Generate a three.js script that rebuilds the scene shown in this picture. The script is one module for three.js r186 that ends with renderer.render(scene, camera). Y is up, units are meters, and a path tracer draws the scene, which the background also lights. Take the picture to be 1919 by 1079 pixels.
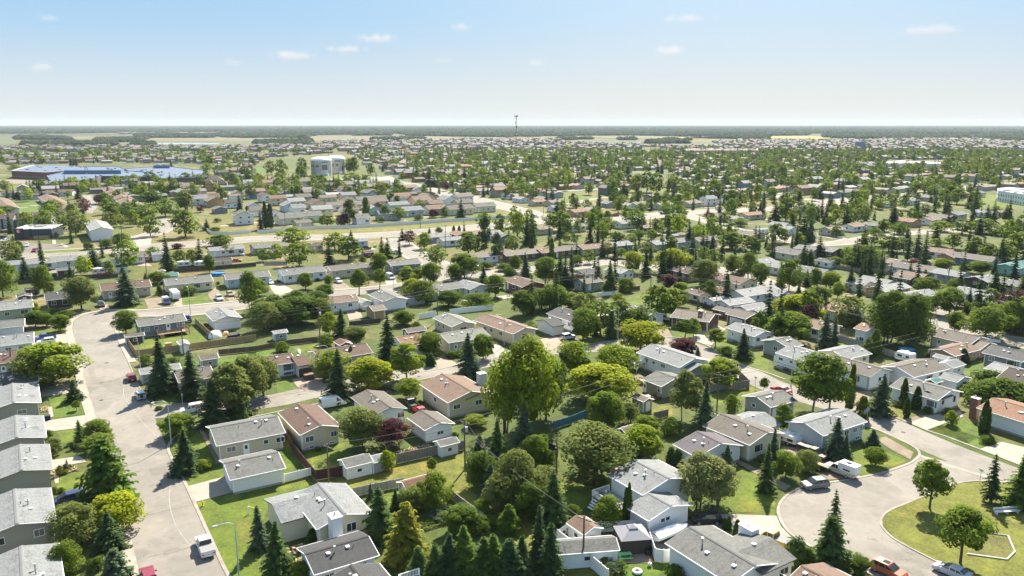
import*as THREE from 'three';
import{mergeGeometries}from 'three/addons/utils/BufferGeometryUtils.js';
import{MarchingCubes}from 'three/addons/objects/MarchingCubes.js';
// ---------------------------------------------------------------- camera, sky, sun, exposure
const EYE=60,PITCH=11.85,FOV=40.32;
const scene=new THREE.Scene();
const camera=new THREE.PerspectiveCamera(FOV,1024 / 576,1,60000);
camera.position.set(0,EYE,0);
camera.rotation.x=-THREE.MathUtils.degToRad(PITCH);
const renderer=new THREE.WebGLRenderer({antialias:true});
renderer.setSize(1024,576);
renderer.toneMapping=THREE.LinearToneMapping;
renderer.toneMappingExposure=3.0;
renderer.shadowMap.enabled=true;
const SUN_AZ=16,SUN_EL=44;
const D2R=Math.PI / 180;
const sunDir=new THREE.Vector3(Math.sin(SUN_AZ*D2R)*Math.cos(SUN_EL*D2R),Math.sin(SUN_EL*D2R),-Math.cos(SUN_AZ*D2R)*Math.cos(SUN_EL*D2R));
const sun=new THREE.DirectionalLight(new THREE.Color().setRGB(1,0.91,0.755),5.0);
sun.name='sun';
sun.target.position.set(0,0,-250);
sun.position.copy(sunDir).multiplyScalar(600).add(sun.target.position);
sun.castShadow=true;
Object.assign(sun.shadow.camera,{left:-400,right:400,top:500,bottom:-100,near:1,far:1600});
sun.shadow.mapSize.set(4096,4096);
sun.shadow.radius=1;
scene.add(sun,sun.target);
const clamp=(x,a=0,b=1)=>Math.min(b,Math.max(a,x));
const lerp=(a,b,t)=>a + (b - a)*t;
const smooth=(a,b,x)=>{const t=clamp((x - a)/ (b - a));return t*t*(3 - 2*t);};
function rng(seed){let s=seed>>>0;return ()=>{s=(s + 0x6d2b79f5)|0;let t=Math.imul(s ^ (s>>>15),1|s);t=(t + Math.imul(t ^ (t>>>7),61|t))^ t;return ((t ^ (t>>>14))>>>0)/ 4294967296;};}
const hash=(x,y)=>{let h=(Math.imul(x,374761393)+ Math.imul(y,668265263))|0;h=Math.imul(h ^ (h>>>13),1274126177);return ((h ^ (h>>>16))>>>0)/ 4294967296;};
function vnoise(x,y,per=0){
const ix=Math.floor(x),iy=Math.floor(y),fx=x - ix,fy=y - iy,w=(a)=>per?((a % per)+ per)% per:a;
const s=fx*fx*(3 - 2*fx),t=fy*fy*(3 - 2*fy);
return lerp(lerp(hash(w(ix),w(iy)),hash(w(ix + 1),w(iy)),s),lerp(hash(w(ix),w(iy + 1)),hash(w(ix + 1),w(iy + 1)),s),t);
}
function fbm(x,y,oct=4,per=0){let a=0,k=0.5,n=0;for (let i=0;i<oct;i++){a +=k*vnoise(x,y,per);n +=k;k*=0.5;x=x*2 + (per?0:17.3);y=y*2 + (per?0:9.1);per*=2;}return a / n;}
function makeSky(){
const W=2048,H=1024,data=new Float32Array(W*H*4),E=renderer.toneMappingExposure;
const puffs=[[1257,97,27,11,0.75],[1288,36,45,9,0.42],[1745,58,50,12,0.42],[545,105,40,12,0.5],[708,73,42,9,0.5],[650,93,45,6,0.5],[865,52,35,8,0.35],[76,127,24,6,0.45],[92,35,18,6,0.3],[436,118,18,6,0.3],[1003,119,16,6,0.5],[830,113,18,4,0.3]].map(([x,y,w,h,a])=>{
const d=new THREE.Vector3((x - 959.5)/ 1470,(539.5 - y)/ 1470,-1).applyEuler(camera.rotation).normalize();
return [Math.atan2(d.x,-d.z),Math.asin(d.y),w / 1470,h / 1470,a];
});
for (let j=0;j<H;j++){
const el=((j + 0.5)/ H - 0.5)*Math.PI,y=Math.sin(el),e=Math.max(0,el / D2R);
for (let i=0;i<W;i++){
const a=((i + 0.5)/ W - 0.5)*2*Math.PI,x=Math.cos(a)*Math.cos(el),z=Math.sin(a)*Math.cos(el);
const c=x*sunDir.x + y*sunDir.y + z*sunDir.z,side=Math.atan2(x,-z);
const rel=side - SUN_AZ*D2R,near=0.5 + 0.5*Math.cos(rel);
const t1=smooth(0,8.2,e),t2=smooth(5,70,e),sunward=Math.exp(-Math.pow(rel / 0.42,2));
let r=lerp(0.765,lerp(0.40,0.60,sunward),t1),g=lerp(0.815,lerp(0.655,0.785,sunward),t1),b=lerp(0.82,lerp(0.91,0.95,sunward),t1);
r=lerp(r,0.45,t2);g=lerp(g,0.61,t2);b=lerp(b,0.88,t2);
const warm=(1 - t1)*sunward*0.07;r +=warm;g +=warm*0.4;b -=warm*0.3;
const glow=0.55*Math.exp(-Math.pow(Math.acos(clamp(c,-1,1))/ 0.35,2));r +=glow;g +=glow*0.97;b +=glow*0.9;
const k=lerp(0.95,1,near);
r*=k;g*=k;b*=k;
let cl=0,lit=1;
for (const [pa,pe,pw,ph,pk]of puffs){
const dx=(side - pa)/ pw,dy=(el - pe)/ ph;
if (Math.abs(dx)>1.6||Math.abs(dy)>1.8)continue;
const n=fbm(side*260 + pa*50,el*520,4),base=dy<0?dy*1.7:dy;
const m=smooth(0.1,0.75,1.05 - Math.sqrt(dx*dx + base*base)+ (n - 0.5)*1.5)*Math.min(0.95,pk*1.6);
if (m>cl){cl=m;lit=lerp(0.80,1.0,smooth(-0.6,0.5,dy));}
}
r=lerp(r,0.97*lit,cl);g=lerp(g,0.98*lit,cl);b=lerp(b,1.0*lit,cl);
const o=(j*W + i)*4;
data[o]=r / E;data[o + 1]=g / E;data[o + 2]=b / E;data[o + 3]=1;
}
}
const t=new THREE.DataTexture(data,W,H,THREE.RGBAFormat,THREE.FloatType);
t.mapping=THREE.EquirectangularReflectionMapping;t.magFilter=THREE.LinearFilter;t.needsUpdate=true;
return t;
}
const skyTex=makeSky();
scene.background=skyTex;scene.environment=skyTex;
scene.fog=new THREE.FogExp2(new THREE.Color().setRGB(0.74,0.86,1.0),4e-05);
// ---------------------------------------------------------------- small helpers
const used=new Map();
function numbered(n){const k=used.get(n)||0;used.set(n,k + 1);return k?n + '_' + String(k).padStart(3,'0'):n;}
const V=(x,y,z)=>new THREE.Vector3(x,y,z);
function place(o){o.traverse((m)=>{if (m.isMesh){m.castShadow=true;m.receiveShadow=true;}});scene.add(o);return o;}
function tag(o,label,category,group,kind){if (label)o.userData.label=label;if (category)o.userData.category=category;if (group)o.userData.group=group;if (kind)o.userData.kind=kind;return o;}
function thing(name,label,category,x,z,az,group,y=0){
const o=new THREE.Group();o.name=numbered(name);o.position.set(x,y,z);o.rotation.y=(90 - az)*D2R;
return tag(o,label,category,group);
}
function part(parent,name,geo,m,label){const o=new THREE.Mesh(geo,m);o.name=name;parent.add(o);if (label)o.userData.label=label;return o;}
function structure(name,geo,m){const o=new THREE.Mesh(geo,m);o.name=numbered(name);o.userData.kind='structure';o.receiveShadow=true;scene.add(o);return o;}
const boxCache=new Map();
function box(w,h,d,x=0,y=0,z=0){return new THREE.BoxGeometry(w,h,d).translate(x,y,z);}
function cyl(r0,r1,h,x=0,y=0,z=0,n=10){return new THREE.CylinderGeometry(r1,r0,h,n).translate(x,y + h / 2,z);}
function bar(a,b,r,n=6,r2=r){
const d=b.clone().sub(a),g=new THREE.CylinderGeometry(r2,r,d.length(),n).translate(0,d.length()/ 2,0);
return g.applyQuaternion(new THREE.Quaternion().setFromUnitVectors(V(0,1,0),d.normalize())).translate(a.x,a.y,a.z);
}
const merge=(list)=>mergeGeometries(list.map((g)=>{const q=g.index?g.toNonIndexed():g;for (const k of Object.keys(q.attributes))if (!['position','normal','uv'].includes(k))q.deleteAttribute(k);return q;}));
function mbox(w,h,d,x=0,y=0,z=0){
const g=new THREE.BoxGeometry(w,h,d).translate(x,y,z),p=g.attributes.position,n=g.attributes.normal,u=g.attributes.uv;
for (let i=0;i<p.count;i++){
if (Math.abs(n.getX(i))>0.5)u.setXY(i,p.getZ(i),p.getY(i));else if (Math.abs(n.getY(i))>0.5)u.setXY(i,p.getX(i),p.getZ(i));else u.setXY(i,p.getX(i),p.getY(i));
}
return g;
}
function faces(list){
const pos=[],nor=[],uv=[];
for (const f of list){
const e=f[1].clone().sub(f[0]),n=e.clone().cross(f[2].clone().sub(f[0])).normalize();
let ux=Math.abs(n.y)>0.999?V(1,0,0):V(0,1,0).cross(n).normalize();const vy=n.clone().cross(ux);
for (let i=1;i<f.length - 1;i++)for (const p of [f[0],f[i],f[i + 1]]){pos.push(p.x,p.y,p.z);nor.push(n.x,n.y,n.z);uv.push(p.dot(ux),p.dot(vy));}
}
const g=new THREE.BufferGeometry();
g.setAttribute('position',new THREE.Float32BufferAttribute(pos,3));g.setAttribute('normal',new THREE.Float32BufferAttribute(nor,3));g.setAttribute('uv',new THREE.Float32BufferAttribute(uv,2));
return g;
}
// ---------------------------------------------------------------- textures and materials
function tex(size,metres,fn,srgb=true){
const d=new Uint8Array(size*size*4);
for (let j=0;j<size;j++)for (let i=0;i<size;i++){
const c=fn(i / size,j / size),o=(j*size + i)*4;
d[o]=clamp(c[0])*255;d[o + 1]=clamp(c[1])*255;d[o + 2]=clamp(c[2])*255;d[o + 3]=255;
}
const t=new THREE.DataTexture(d,size,size);t.wrapS=t.wrapT=THREE.RepeatWrapping;t.magFilter=THREE.LinearFilter;t.repeat.set(1 / metres,1 / metres);
if (srgb)t.colorSpace=THREE.NoColorSpace;t.needsUpdate=true;return t;
}
const grey=(v)=>[v,v,v];
const T={
grass:tex(1024,46,(u,v)=>{
const a=fbm(u*6,v*6,4,6),b=fbm(u*24 + 3,v*24,3,24),f=fbm(u*160,v*160,3,160),dry=smooth(0.52,0.75,a*0.6 + b*0.4);
const k=0.62 + 0.55*(f - 0.5)+ 0.45*(b - 0.5);
return [k*(0.86 + 0.42*dry),k*(1.0 + 0.06*dry),k*(0.84 + 0.35*dry)];
}),
asphalt:tex(1024,38,(u,v)=>{
const f=hash((u*1024)|0,(v*1024)|0),a=fbm(u*7,v*7,5,7),b=fbm(u*40,v*40,3,40);
let k=0.80 + 0.30*(a - 0.5)+ 0.20*(b - 0.5)+ 0.12*(f - 0.5);k*=1 - 0.16*smooth(0.58,0.66,fbm(u*5 + 9,v*5 + 4,3,5));
const cr=Math.abs(fbm(u*9 + 5,v*9,4,9)- 0.5);if (cr<0.0035)k*=0.72;
return [k*1.01,k,k*0.98];
}),
concrete:tex(512,7.5,(u,v)=>{
let k=0.84 + 0.22*(fbm(u*5,v*5,5,5)- 0.5)+ 0.10*(hash((u*512)|0,(v*512)|0)- 0.5);
const j=Math.min((u*5)% 1,1 - ((u*5)% 1),(v*5)% 1,1 - ((v*5)% 1));if (j<0.022)k*=0.80;
return [k,k*0.99,k*0.97];
}),
dirt:tex(512,9,(u,v)=>{const k=0.75 + 0.5*(fbm(u*8,v*8,5,8)- 0.5)+ 0.15*(hash((u*512)|0,(v*512)|0)- 0.5);return [k,k*0.98,k*0.95];}),
shingle:tex(1024,6.4,(u,v)=>{
const row=Math.floor(v*44),fv=v*44 - row,tab=Math.floor(u*22 + hash(row,7)*5),c=hash(((tab % 22)+ 22)% 22,row);
let k=0.80 + 0.30*(c - 0.5)+ 0.34*(fbm(u*4,v*4,5,4)- 0.5)+ 0.10*(hash((u*1024)|0,(v*1024)|0)- 0.5);if (fv<0.18)k*=0.70;
k*=1 - 0.20*smooth(0.48,0.72,fbm(u*12,v*1.6 + 3,3,12));
return grey(k);
}),
siding:tex(256,1.6,(u,v)=>{const f=(v*8)% 1;let k=0.95 + 0.06*(fbm(u*4,v*4,3,4)- 0.5);if (f<0.13)k*=0.80;return grey(k);}),
sidingBump:tex(256,1.6,(u,v)=>{const f=(v*8)% 1;return grey(f<0.1?f*10:1 - 0.9*f);},false),
stucco:tex(256,3,(u,v)=>grey(0.88 + 0.18*(fbm(u*6,v*6,5,6)- 0.5)+ 0.05*(hash((u*256)|0,(v*256)|0)- 0.5))),
wood:tex(512,3,(u,v)=>{const g=fbm(u*34,v*3,4,34),b=hash(Math.floor(u*20),3);const k=0.74 + 0.36*(g - 0.5)+ 0.30*(b - 0.5);return [k,k*0.98,k*0.96];}),
tank:tex(512,24,(u,v)=>{let k=0.92 + 0.16*(fbm(u*6,v*6,4,6)- 0.5);const st=fbm(u*40,v*2,3,40);k*=1 - 0.3*smooth(0.55,0.75,st);const a=smooth(0.5,0.75,fbm(u*5 + 2,v*5,4,5));return [k*(1 - 0.18*a),k*(1 - 0.26*a),k*(1 - 0.24*a)];}),
bark:tex(256,1.4,(u,v)=>grey(0.7 + 0.6*(fbm(u*10,v*3,4,10)- 0.5))),
brick:tex(512,2,(u,v)=>{const r=Math.floor(v*14),fv=v*14 - r,q=u*8 + (r % 2)*0.5,fu=q % 1;const k=fv<0.12||fu<0.06?1.25:0.7 + 0.35*hash(((Math.floor(q)% 8)+ 8)% 8,r);return grey(k*0.7);}),
};
const matCache=new Map();
function std(key,rgb,o={}){
if (matCache.has(key))return matCache.get(key);
const M=o.transmission !==undefined||o.clearcoat?THREE.MeshPhysicalMaterial:THREE.MeshStandardMaterial;
const m=new M({roughness:0.85,...o});m.color.setRGB(...rgb);m.name=key;matCache.set(key,m);return m;
}
const M={
grass:std('grass',[0.134,0.138,0.021],{map:T.grass,vertexColors:true,roughness:1}),
lawn:std('lawn',[0.137,0.168,0.010],{map:T.grass,roughness:1}),
lawnDry:std('dry lawn',[0.189,0.176,0.024],{map:T.grass,roughness:1}),
lawnDeep:std('deep lawn',[0.111,0.161,0.009],{map:T.grass,roughness:1}),
asphalt:std('asphalt',[0.233,0.215,0.193],{map:T.asphalt,roughness:0.92}),
asphaltDark:std('worn asphalt',[0.162,0.146,0.133],{map:T.asphalt,roughness:0.95}),
concrete:std('concrete',[0.323,0.295,0.255],{map:T.concrete,roughness:0.9}),
concretePink:std('pinkish concrete',[0.299,0.234,0.190],{map:T.concrete,roughness:0.9}),
curb:std('kerb concrete',[0.332,0.304,0.267],{map:T.dirt,roughness:0.9}),
gravel:std('gravel',[0.251,0.206,0.153],{map:T.dirt,roughness:1}),
gravelGrey:std('grey gravel',[0.194,0.190,0.186],{map:T.dirt,roughness:1}),
paint:std('road paint',[0.339,0.332,0.323],{map:T.dirt,roughness:0.8}),
white:std('white trim',[0.80,0.80,0.80],{roughness:0.6}),
glass:std('window glass',[0.035,0.042,0.05],{roughness:0.08,metalness:0}),
dark:std('dark rubber',[0.02,0.02,0.022],{roughness:0.8}),
metal:std('galvanised metal',[0.42,0.43,0.44],{roughness:0.45,metalness:0.5}),
chrome:std('bright metal',[0.6,0.6,0.62],{roughness:0.25,metalness:0.8}),
pole:std('weathered pole wood',[0.20,0.155,0.115],{map:T.bark,roughness:0.95}),
wire:std('black wire',[0.09,0.085,0.085],{roughness:0.7}),
bark:std('tree bark',[0.14,0.115,0.09],{map:T.bark,roughness:1}),
barkPale:std('pale bark',[0.36,0.34,0.30],{map:T.bark,roughness:1}),
found:std('foundation',[0.34,0.33,0.31],{map:T.stucco}),
brick:std('red brick',[0.30,0.15,0.105],{map:T.brick}),
stone:std('stone cladding',[0.34,0.29,0.25],{map:T.brick}),
red:std('red paint',[0.42,0.03,0.03],{roughness:0.4}),
yellow:std('yellow paint',[0.70,0.48,0.02],{roughness:0.5}),
blue:std('blue plastic',[0.02,0.16,0.42],{roughness:0.5}),
green:std('green paint',[0.14,0.46,0.16],{roughness:0.6}),
tarp:std('white tarp',[0.74,0.76,0.78],{roughness:0.5}),
};
const hexRGB=(h)=>{const c=new THREE.Color(h);return [c.r,c.g,c.b];};
const ROOFS={lg:'#b3b8bb',mg:'#969896',dg:'#5d5f63',sl:'#6e7178',br:'#8a6a5c',pk:'#a98976',rs:'#9a6a54',or:'#b98a6c',tn:'#a3968a',gg:'#a8aca2',wh:'#c9cccc',pu:'#847d86',bl:'#6f93bd',db:'#5c4a40',wt:'#8d857c',tl:'#54a7a3'};
const WALLS={wh:'#d6d8da',cr:'#cfc7ad',bg:'#bdb29b',tp:'#9b968a',gy:'#8f9498',lg:'#b4b7b8',dk:'#4a3c36',bn:'#5b4334',sl:'#6d747c',tn:'#a78a63',ol:'#8b8c78',rd:'#6a3a33',bl:'#9db0c0',tl:'#7fb6b4',yl:'#cfc08c',ch:'#3c424a',gn:'#9aa38c',pn:'#c9a796'};
const roofMat=(k)=>std('roof shingles ' + k,hexRGB(ROOFS[k]).map((x)=>x*0.45),{map:T.shingle,roughness:0.9});
const wallMat=(k)=>std('siding ' + k,hexRGB(WALLS[k]).map((x)=>x*1.12),{map:T.siding,bumpMap:T.sidingBump,bumpScale:0.012,roughness:0.7});
// ---------------------------------------------------------------- houses
const toLocal=(o,x,z)=>{const v=V(x - o.position.x,0,z - o.position.z).applyAxisAngle(V(0,1,0),-o.rotation.y);return v;};
function gableWall(L,W,he,hr,ov,y0){
const a=L / 2 - ov,b=W / 2 - ov,s=(hr - he)/ (W / 2),t=hr - s*b - 0.01,r=hr - 0.01,p=(x,y,z)=>V(x,y,z);
return faces([[p(-a,y0,b),p(a,y0,b),p(a,t,b),p(-a,t,b)],[p(a,y0,-b),p(-a,y0,-b),p(-a,t,-b),p(a,t,-b)],
[p(a,y0,b),p(a,y0,-b),p(a,t,-b),p(a,r,0),p(a,t,b)],[p(-a,y0,-b),p(-a,y0,b),p(-a,t,b),p(-a,r,0),p(-a,t,-b)]]);
}
function gableRoof(L,W,he,hr,hip){
const a=L / 2,b=W / 2,t=0.16,q=hip?Math.max(0.3,a - b*0.95):a,f=[];
for (const s of [1,-1]){
const A=V(-q*s,hr + t,0),B=V(q*s,hr + t,0),C=V(a*s,he + t,b*s),D=V(-a*s,he + t,b*s),d=V(0,-t,0);
const lo=(v)=>v.clone().add(d);
f.push([D,C,B,A],[lo(A),lo(B),lo(C),lo(D)],[lo(D),lo(C),C,D]);
if (hip)f.push([V(a*s,he + t,b*s),V(a*s,he + t,-b*s),V(q*s,hr + t,0)],[V(a*s,he,b*s),V(a*s,he,-b*s),V(a*s,he + t,-b*s),V(a*s,he + t,b*s)]);
else f.push([lo(C),lo(B),B,C],[lo(A),lo(D),D,A]);
}
return faces(f);
}
const SPOTS=[];
const winCache=new Map();
function winGeo(w,h){
const k=w + '|' + h;
if (!winCache.has(k)){
const t=0.09,d=0.09;
const bars=[box(w + 2*t,t,d,0,h / 2 + t / 2,d / 2),box(w + 2*t,t,d*1.4,0,-h / 2 - t / 2,d*0.7),box(t,h,d,-w / 2 - t / 2,0,d / 2),box(t,h,d,w / 2 + t / 2,0,d / 2)];
if (w>1)bars.push(box(0.06,h,d*0.8,w>2?w / 4:0,0,d*0.4));
winCache.set(k,[merge(bars),box(w,h,0.03,0,0,0.03)]);
}
return winCache.get(k);
}
const curtain=std('window with pale curtain',[0.20,0.20,0.18],{roughness:0.1});
const paneBlue=std('window reflecting sky',[0.07,0.10,0.13],{roughness:0.06});
function onSide(m,side,u,y,L,W,ov,out=0){
const a=L / 2 - ov + out,b=W / 2 - ov + out;
if (side===0)m.position.set(u,y,b);else if (side===1){m.position.set(-u,y,-b);m.rotation.y=Math.PI;}else if (side===2){m.position.set(a,y,-u);m.rotation.y=Math.PI / 2;}else{m.position.set(-a,y,u);m.rotation.y=-Math.PI / 2;}
return m;
}
const doorGeo=merge([box(0.95,2.05,0.06,0,1.02,0.03),box(1.12,0.1,0.09,0,2.1,0.045),box(0.09,2.05,0.09,-0.52,1.02,0.045),box(0.09,2.05,0.09,0.52,1.02,0.045)]),doorPane=box(0.5,0.7,0.03,0,1.45,0.06);
const garageDoorGeo=(w)=>merge([0,1,2,3].map((i)=>box(w,0.53,0.06,0,0.28 + i*0.55,0.03)));
const gd=new Map();
function addGarageDoor(t,side,u,L,W,ov,w,m=M.white){if (!gd.has(w))gd.set(w,garageDoorGeo(w));const d=part(t,'garage_door',gd.get(w),m);onSide(d,side,u,0.05,L,W,ov,0.01);return d;}
const pipeGeo=merge([cyl(0.1,0.1,0.9,0,0,0,8),cyl(0.17,0.17,0.14,0,0.9,0,8)]),stackGeo=merge([cyl(0.16,0.16,1.5,0,0,0,8),cyl(0.27,0.24,0.18,0,1.5,0,8)]),ventGeo=merge([box(0.4,0.22,0.4,0,0.11,0),box(0.52,0.06,0.52,0,0.25,0)]),thinPipe=cyl(0.05,0.05,0.55,0,0,0,6);
const stackDark=std('dark stove pipe',[0.10,0.10,0.11],{roughness:0.5});
function house(h){
const{x,z,az,L,W,he,hr}=h,ov=h.ov??(W>6?0.5:0.25),r=rng(Math.round(x*91 + z*37)&0xffffff),det=h.det;
const t=thing(h.name||'bungalow',h.label,h.cat||'house',x,z,az,h.group);
const wm=wallMat(h.wall),rm=roofMat(h.roof),small=W<5.2,y0=small?0.02:0.42,s=(hr - he)/ (W / 2);
part(t,'wall',gableWall(L,W,h.hip?he:he,h.hip?he + (hr - he)*0.02:hr,ov,y0),wm);
part(t,'roof',gableRoof(L,W,he,hr,h.hip),rm);
if (det>0&&!small)part(t,'foundation',mbox(L - 2*ov - 0.06,0.46,W - 2*ov - 0.06,0,0.2,0),M.found);
const eye=toLocal(t,0,0),facing=[eye.z>0,eye.z<0,eye.x>0,eye.x<0];
const roofY=(zz)=>hr + 0.13 - s*Math.abs(zz);
if (det>0){
const fm=h.trim?wallMat(h.trim):M.white;
for (const k of [1,-1]){
part(t,'gutter',box(L,0.13,0.1,0,he + 0.07,k*(W / 2 + 0.052)),fm);
if (det>1&&!h.hip)for (const e of [1,-1])part(t,'barge_board',bar(V(e*(L / 2 + 0.02),he + 0.05,k*W / 2),V(e*(L / 2 + 0.02),hr + 0.05,0),0.1,4),fm);
}
if (det>1)for (const a of [1,-1])for (const b of [1,-1]){const ch=he + s*ov - y0;if (a*b>0)part(t,'downpipe',box(0.09,ch,0.09,a*(L / 2 - ov - 0.3),y0 + ch / 2 - 0.02,b*(W / 2 - ov + 0.06)),fm);part(t,'corner_board',box(0.16,ch,0.16,a*(L / 2 - ov - 0.06),y0 + ch / 2 - 0.02,b*(W / 2 - ov - 0.06)),fm);}
if (det>1&&!small&&!h.hip)part(t,'ridge_cap',merge([1,-1].map((k)=>new THREE.BoxGeometry(L,0.03,0.3).rotateX(k*Math.atan(s)).translate(0,hr + 0.165,k*0.13))),rm);
}
const wins=h.wins;
if (wins)for (const [side,u,y,w,hh,c]of wins)addWin(t,side,u,y,w,hh,L,W,ov,c);
else if (!small){
for (let side=0;side<4;side++){
if (!facing[side]&&det<2)continue;
const len=(side<2?L:W)- 2*ov,n=side<2?Math.max(2,Math.round(len / 4.2)):r()<0.5?1:2;
const storeys=he>4.8?2:1;
for (let st=0;st<storeys;st++)for (let k=0;k<n;k++){
const u=-len / 2 + len*(k + 0.5)/ n + (r()- 0.5)*0.7,big=side<2&&k===(n>>1)&&r()<0.6;
if (side<2&&k===0&&st===0&&storeys===1&&r()<0.6){const d=part(t,'door',doorGeo,M.white);onSide(d,side,u,0.5,L,W,ov);if (det>1)part(d,'door_pane',doorPane,M.glass);part(t,'steps',onSide(new THREE.Mesh(box(1.8,0.5,1.3,0,0.25,0.66)),side,u,0,L,W,ov).geometry,M.found).position.copy(onSide(new THREE.Object3D(),side,u,0,L,W,ov).position);t.children[t.children.length - 1].rotation.y=d.rotation.y;continue;}
const y=st?he - 1.1:he>4.8?1.7:Math.min(he - 1.0,2.15);
addWin(t,side,u,y,big?2.2:1.2,big?1.35:1.0,L,W,ov,r()<0.3?'c':'g',det);
}
}
}else if (det>0){
const side=facing[0]?0:1;if (L>3.4)addWin(t,side,0,he - 0.9,0.8,0.6,L,W,ov,'g',det);
const d=part(t,'door',doorGeo,h.door?wallMat(h.door):M.white);onSide(d,facing[2]?2:3,0,0.03,L,W,ov);
}
if (h.gdoor){const [side,u,w]=h.gdoor;addGarageDoor(t,side,u,L,W,ov,w,h.gmat?wallMat(h.gmat):M.white);}
if (h.door2){const [side,u,y]=h.door2;const d=part(t,'door',doorGeo,M.white);onSide(d,side,u,y,L,W,ov);part(d,'door_pane',doorPane,M.glass);}
if (det>0&&!small&&!h.novent){
const k=facing[0]?1:-1,n=det>1?3:1;
part(t,'vent_pipe',pipeGeo,M.metal).position.set((r()- 0.5)*L*0.6,roofY(W*0.16)- 0.06,k*W*0.16);
for (let i=0;i<n;i++){const zz=k*W*(0.06 + 0.2*r());part(t,i % 2?'plumbing_pipe':'roof_vent',i % 2?thinPipe:ventGeo,i % 2?stackDark:M.white).position.set((r()- 0.5)*L*0.75,roofY(zz)- 0.06,zz);}
if (h.stack)part(t,'chimney_pipe',stackGeo,stackDark).position.set(h.stack[0]*L / 2,roofY(h.stack[1]*W / 2)- 0.1,h.stack[1]*W / 2);
}
for (const w of h.wings||[]){
const g1=gableWall(w.L,w.W,w.he,w.hr,Math.min(ov,0.45),0.05),g2=gableRoof(w.L,w.W,w.he,w.hr,w.hip),p=toLocal(t,w.x,w.z),rot=(90 - w.az)*D2R - t.rotation.y;
for (const g of [g1,g2])g.rotateY(rot).translate(p.x,0,p.z);
part(t,'wing_wall',g1,w.wall?wallMat(w.wall):wm);part(t,'wing_roof',g2,w.roof?roofMat(w.roof):rm);
const addTo=(o,side,u,y,out=0)=>{const q=onSide(new THREE.Object3D(),side,u,y,w.L,w.W,0.45,out);o.position.copy(q.position.applyAxisAngle(V(0,1,0),rot)).add(p);o.rotation.y=q.rotation.y + rot;return o;};
for (const [side,u,y,ww,hh,c]of w.wins||[]){const [fg,pg]=winGeo(ww,hh);const o=part(t,'window',fg,M.white);part(o,'pane',pg,c==='c'?curtain:M.glass);addTo(o,side,u,y);}
if (w.gdoor){const [side,u,ww]=w.gdoor;if (!gd.has(ww))gd.set(ww,garageDoorGeo(ww));addTo(part(t,'garage_door',gd.get(ww),w.gmat?wallMat(w.gmat):M.white),side,u,0.05,0.01);}
if (det>1)part(t,'roof_vent',ventGeo,M.white).position.set(p.x,w.hr + 0.02,p.z);
}
if (h.chim){const [cx,cz,cw,cd,ch,cm]=h.chim;const m=cm==='b'?M.brick:wallMat(cm);const c=part(t,'chimney',mbox(cw,ch,cd,cx,ch / 2,cz),m);part(c,'chimney_cap',merge([box(cw + 0.16,0.1,cd + 0.16,cx,ch + 0.05,cz),cyl(0.12,0.12,0.5,cx - 0.1,ch + 0.1,cz,8)]),M.metal);}
if (h.deck){
const [dx,dz,dw,dd,dy,col]=h.deck,m=col==='w'?M.white:std('deck wood',[0.40,0.29,0.17],{map:T.wood}),fl=col==='w'?std('grey deck boards',[0.30,0.31,0.32],{map:T.wood}):m;
part(t,'deck',mbox(dw,0.14,dd,dx,dy - 0.07,dz),fl);
for (const sx of [-1,1])for (const sz of [-1,1])part(t,'deck_post',box(0.14,dy + 0.95,0.14,dx + sx*(dw / 2 - 0.08),(dy + 0.95)/ 2,dz + sz*(dd / 2 - 0.08)),m);
const rail=(w,d,px,pz)=>{const g=[box(w,0.09,d,px,dy + 0.95,pz),box(w,0.06,d,px,dy + 0.15,pz)],n=Math.max(2,Math.round(Math.max(w,d)/ 0.22));for (let i=0;i<n;i++){const q=(i + 0.5)/ n - 0.5;g.push(box(0.05,0.8,0.05,px + (w>d?q*w:0),dy + 0.54,pz + (w>d?0:q*d)));}part(t,'railing',merge(g),m);};
rail(dw - 0.2,0.06,dx,dz + dd / 2 - 0.08);rail(0.06,dd - 0.2,dx - dw / 2 + 0.08,dz);rail(0.06,dd - 0.2,dx + dw / 2 - 0.08,dz);
for (let i=0;i<4;i++)part(t,'step',box(1.1,0.1,0.3,dx - dw / 2 + 1.0,dy - (i + 1)*dy / 5,dz + dd / 2 + 0.15 + i*0.3),m);
}
SPOTS.push([x,z,Math.max(L,W)*0.5]);
return place(t);
}
function addWin(t,side,u,y,w,hh,L,W,ov,c,det=2){
const [fg,pg]=winGeo(w,hh),o=part(t,'window',fg,M.white);onSide(o,side,u,y,L,W,ov);
part(o,'pane',pg,c==='c'?curtain:c==='b'?paneBlue:M.glass);return o;
}
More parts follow.
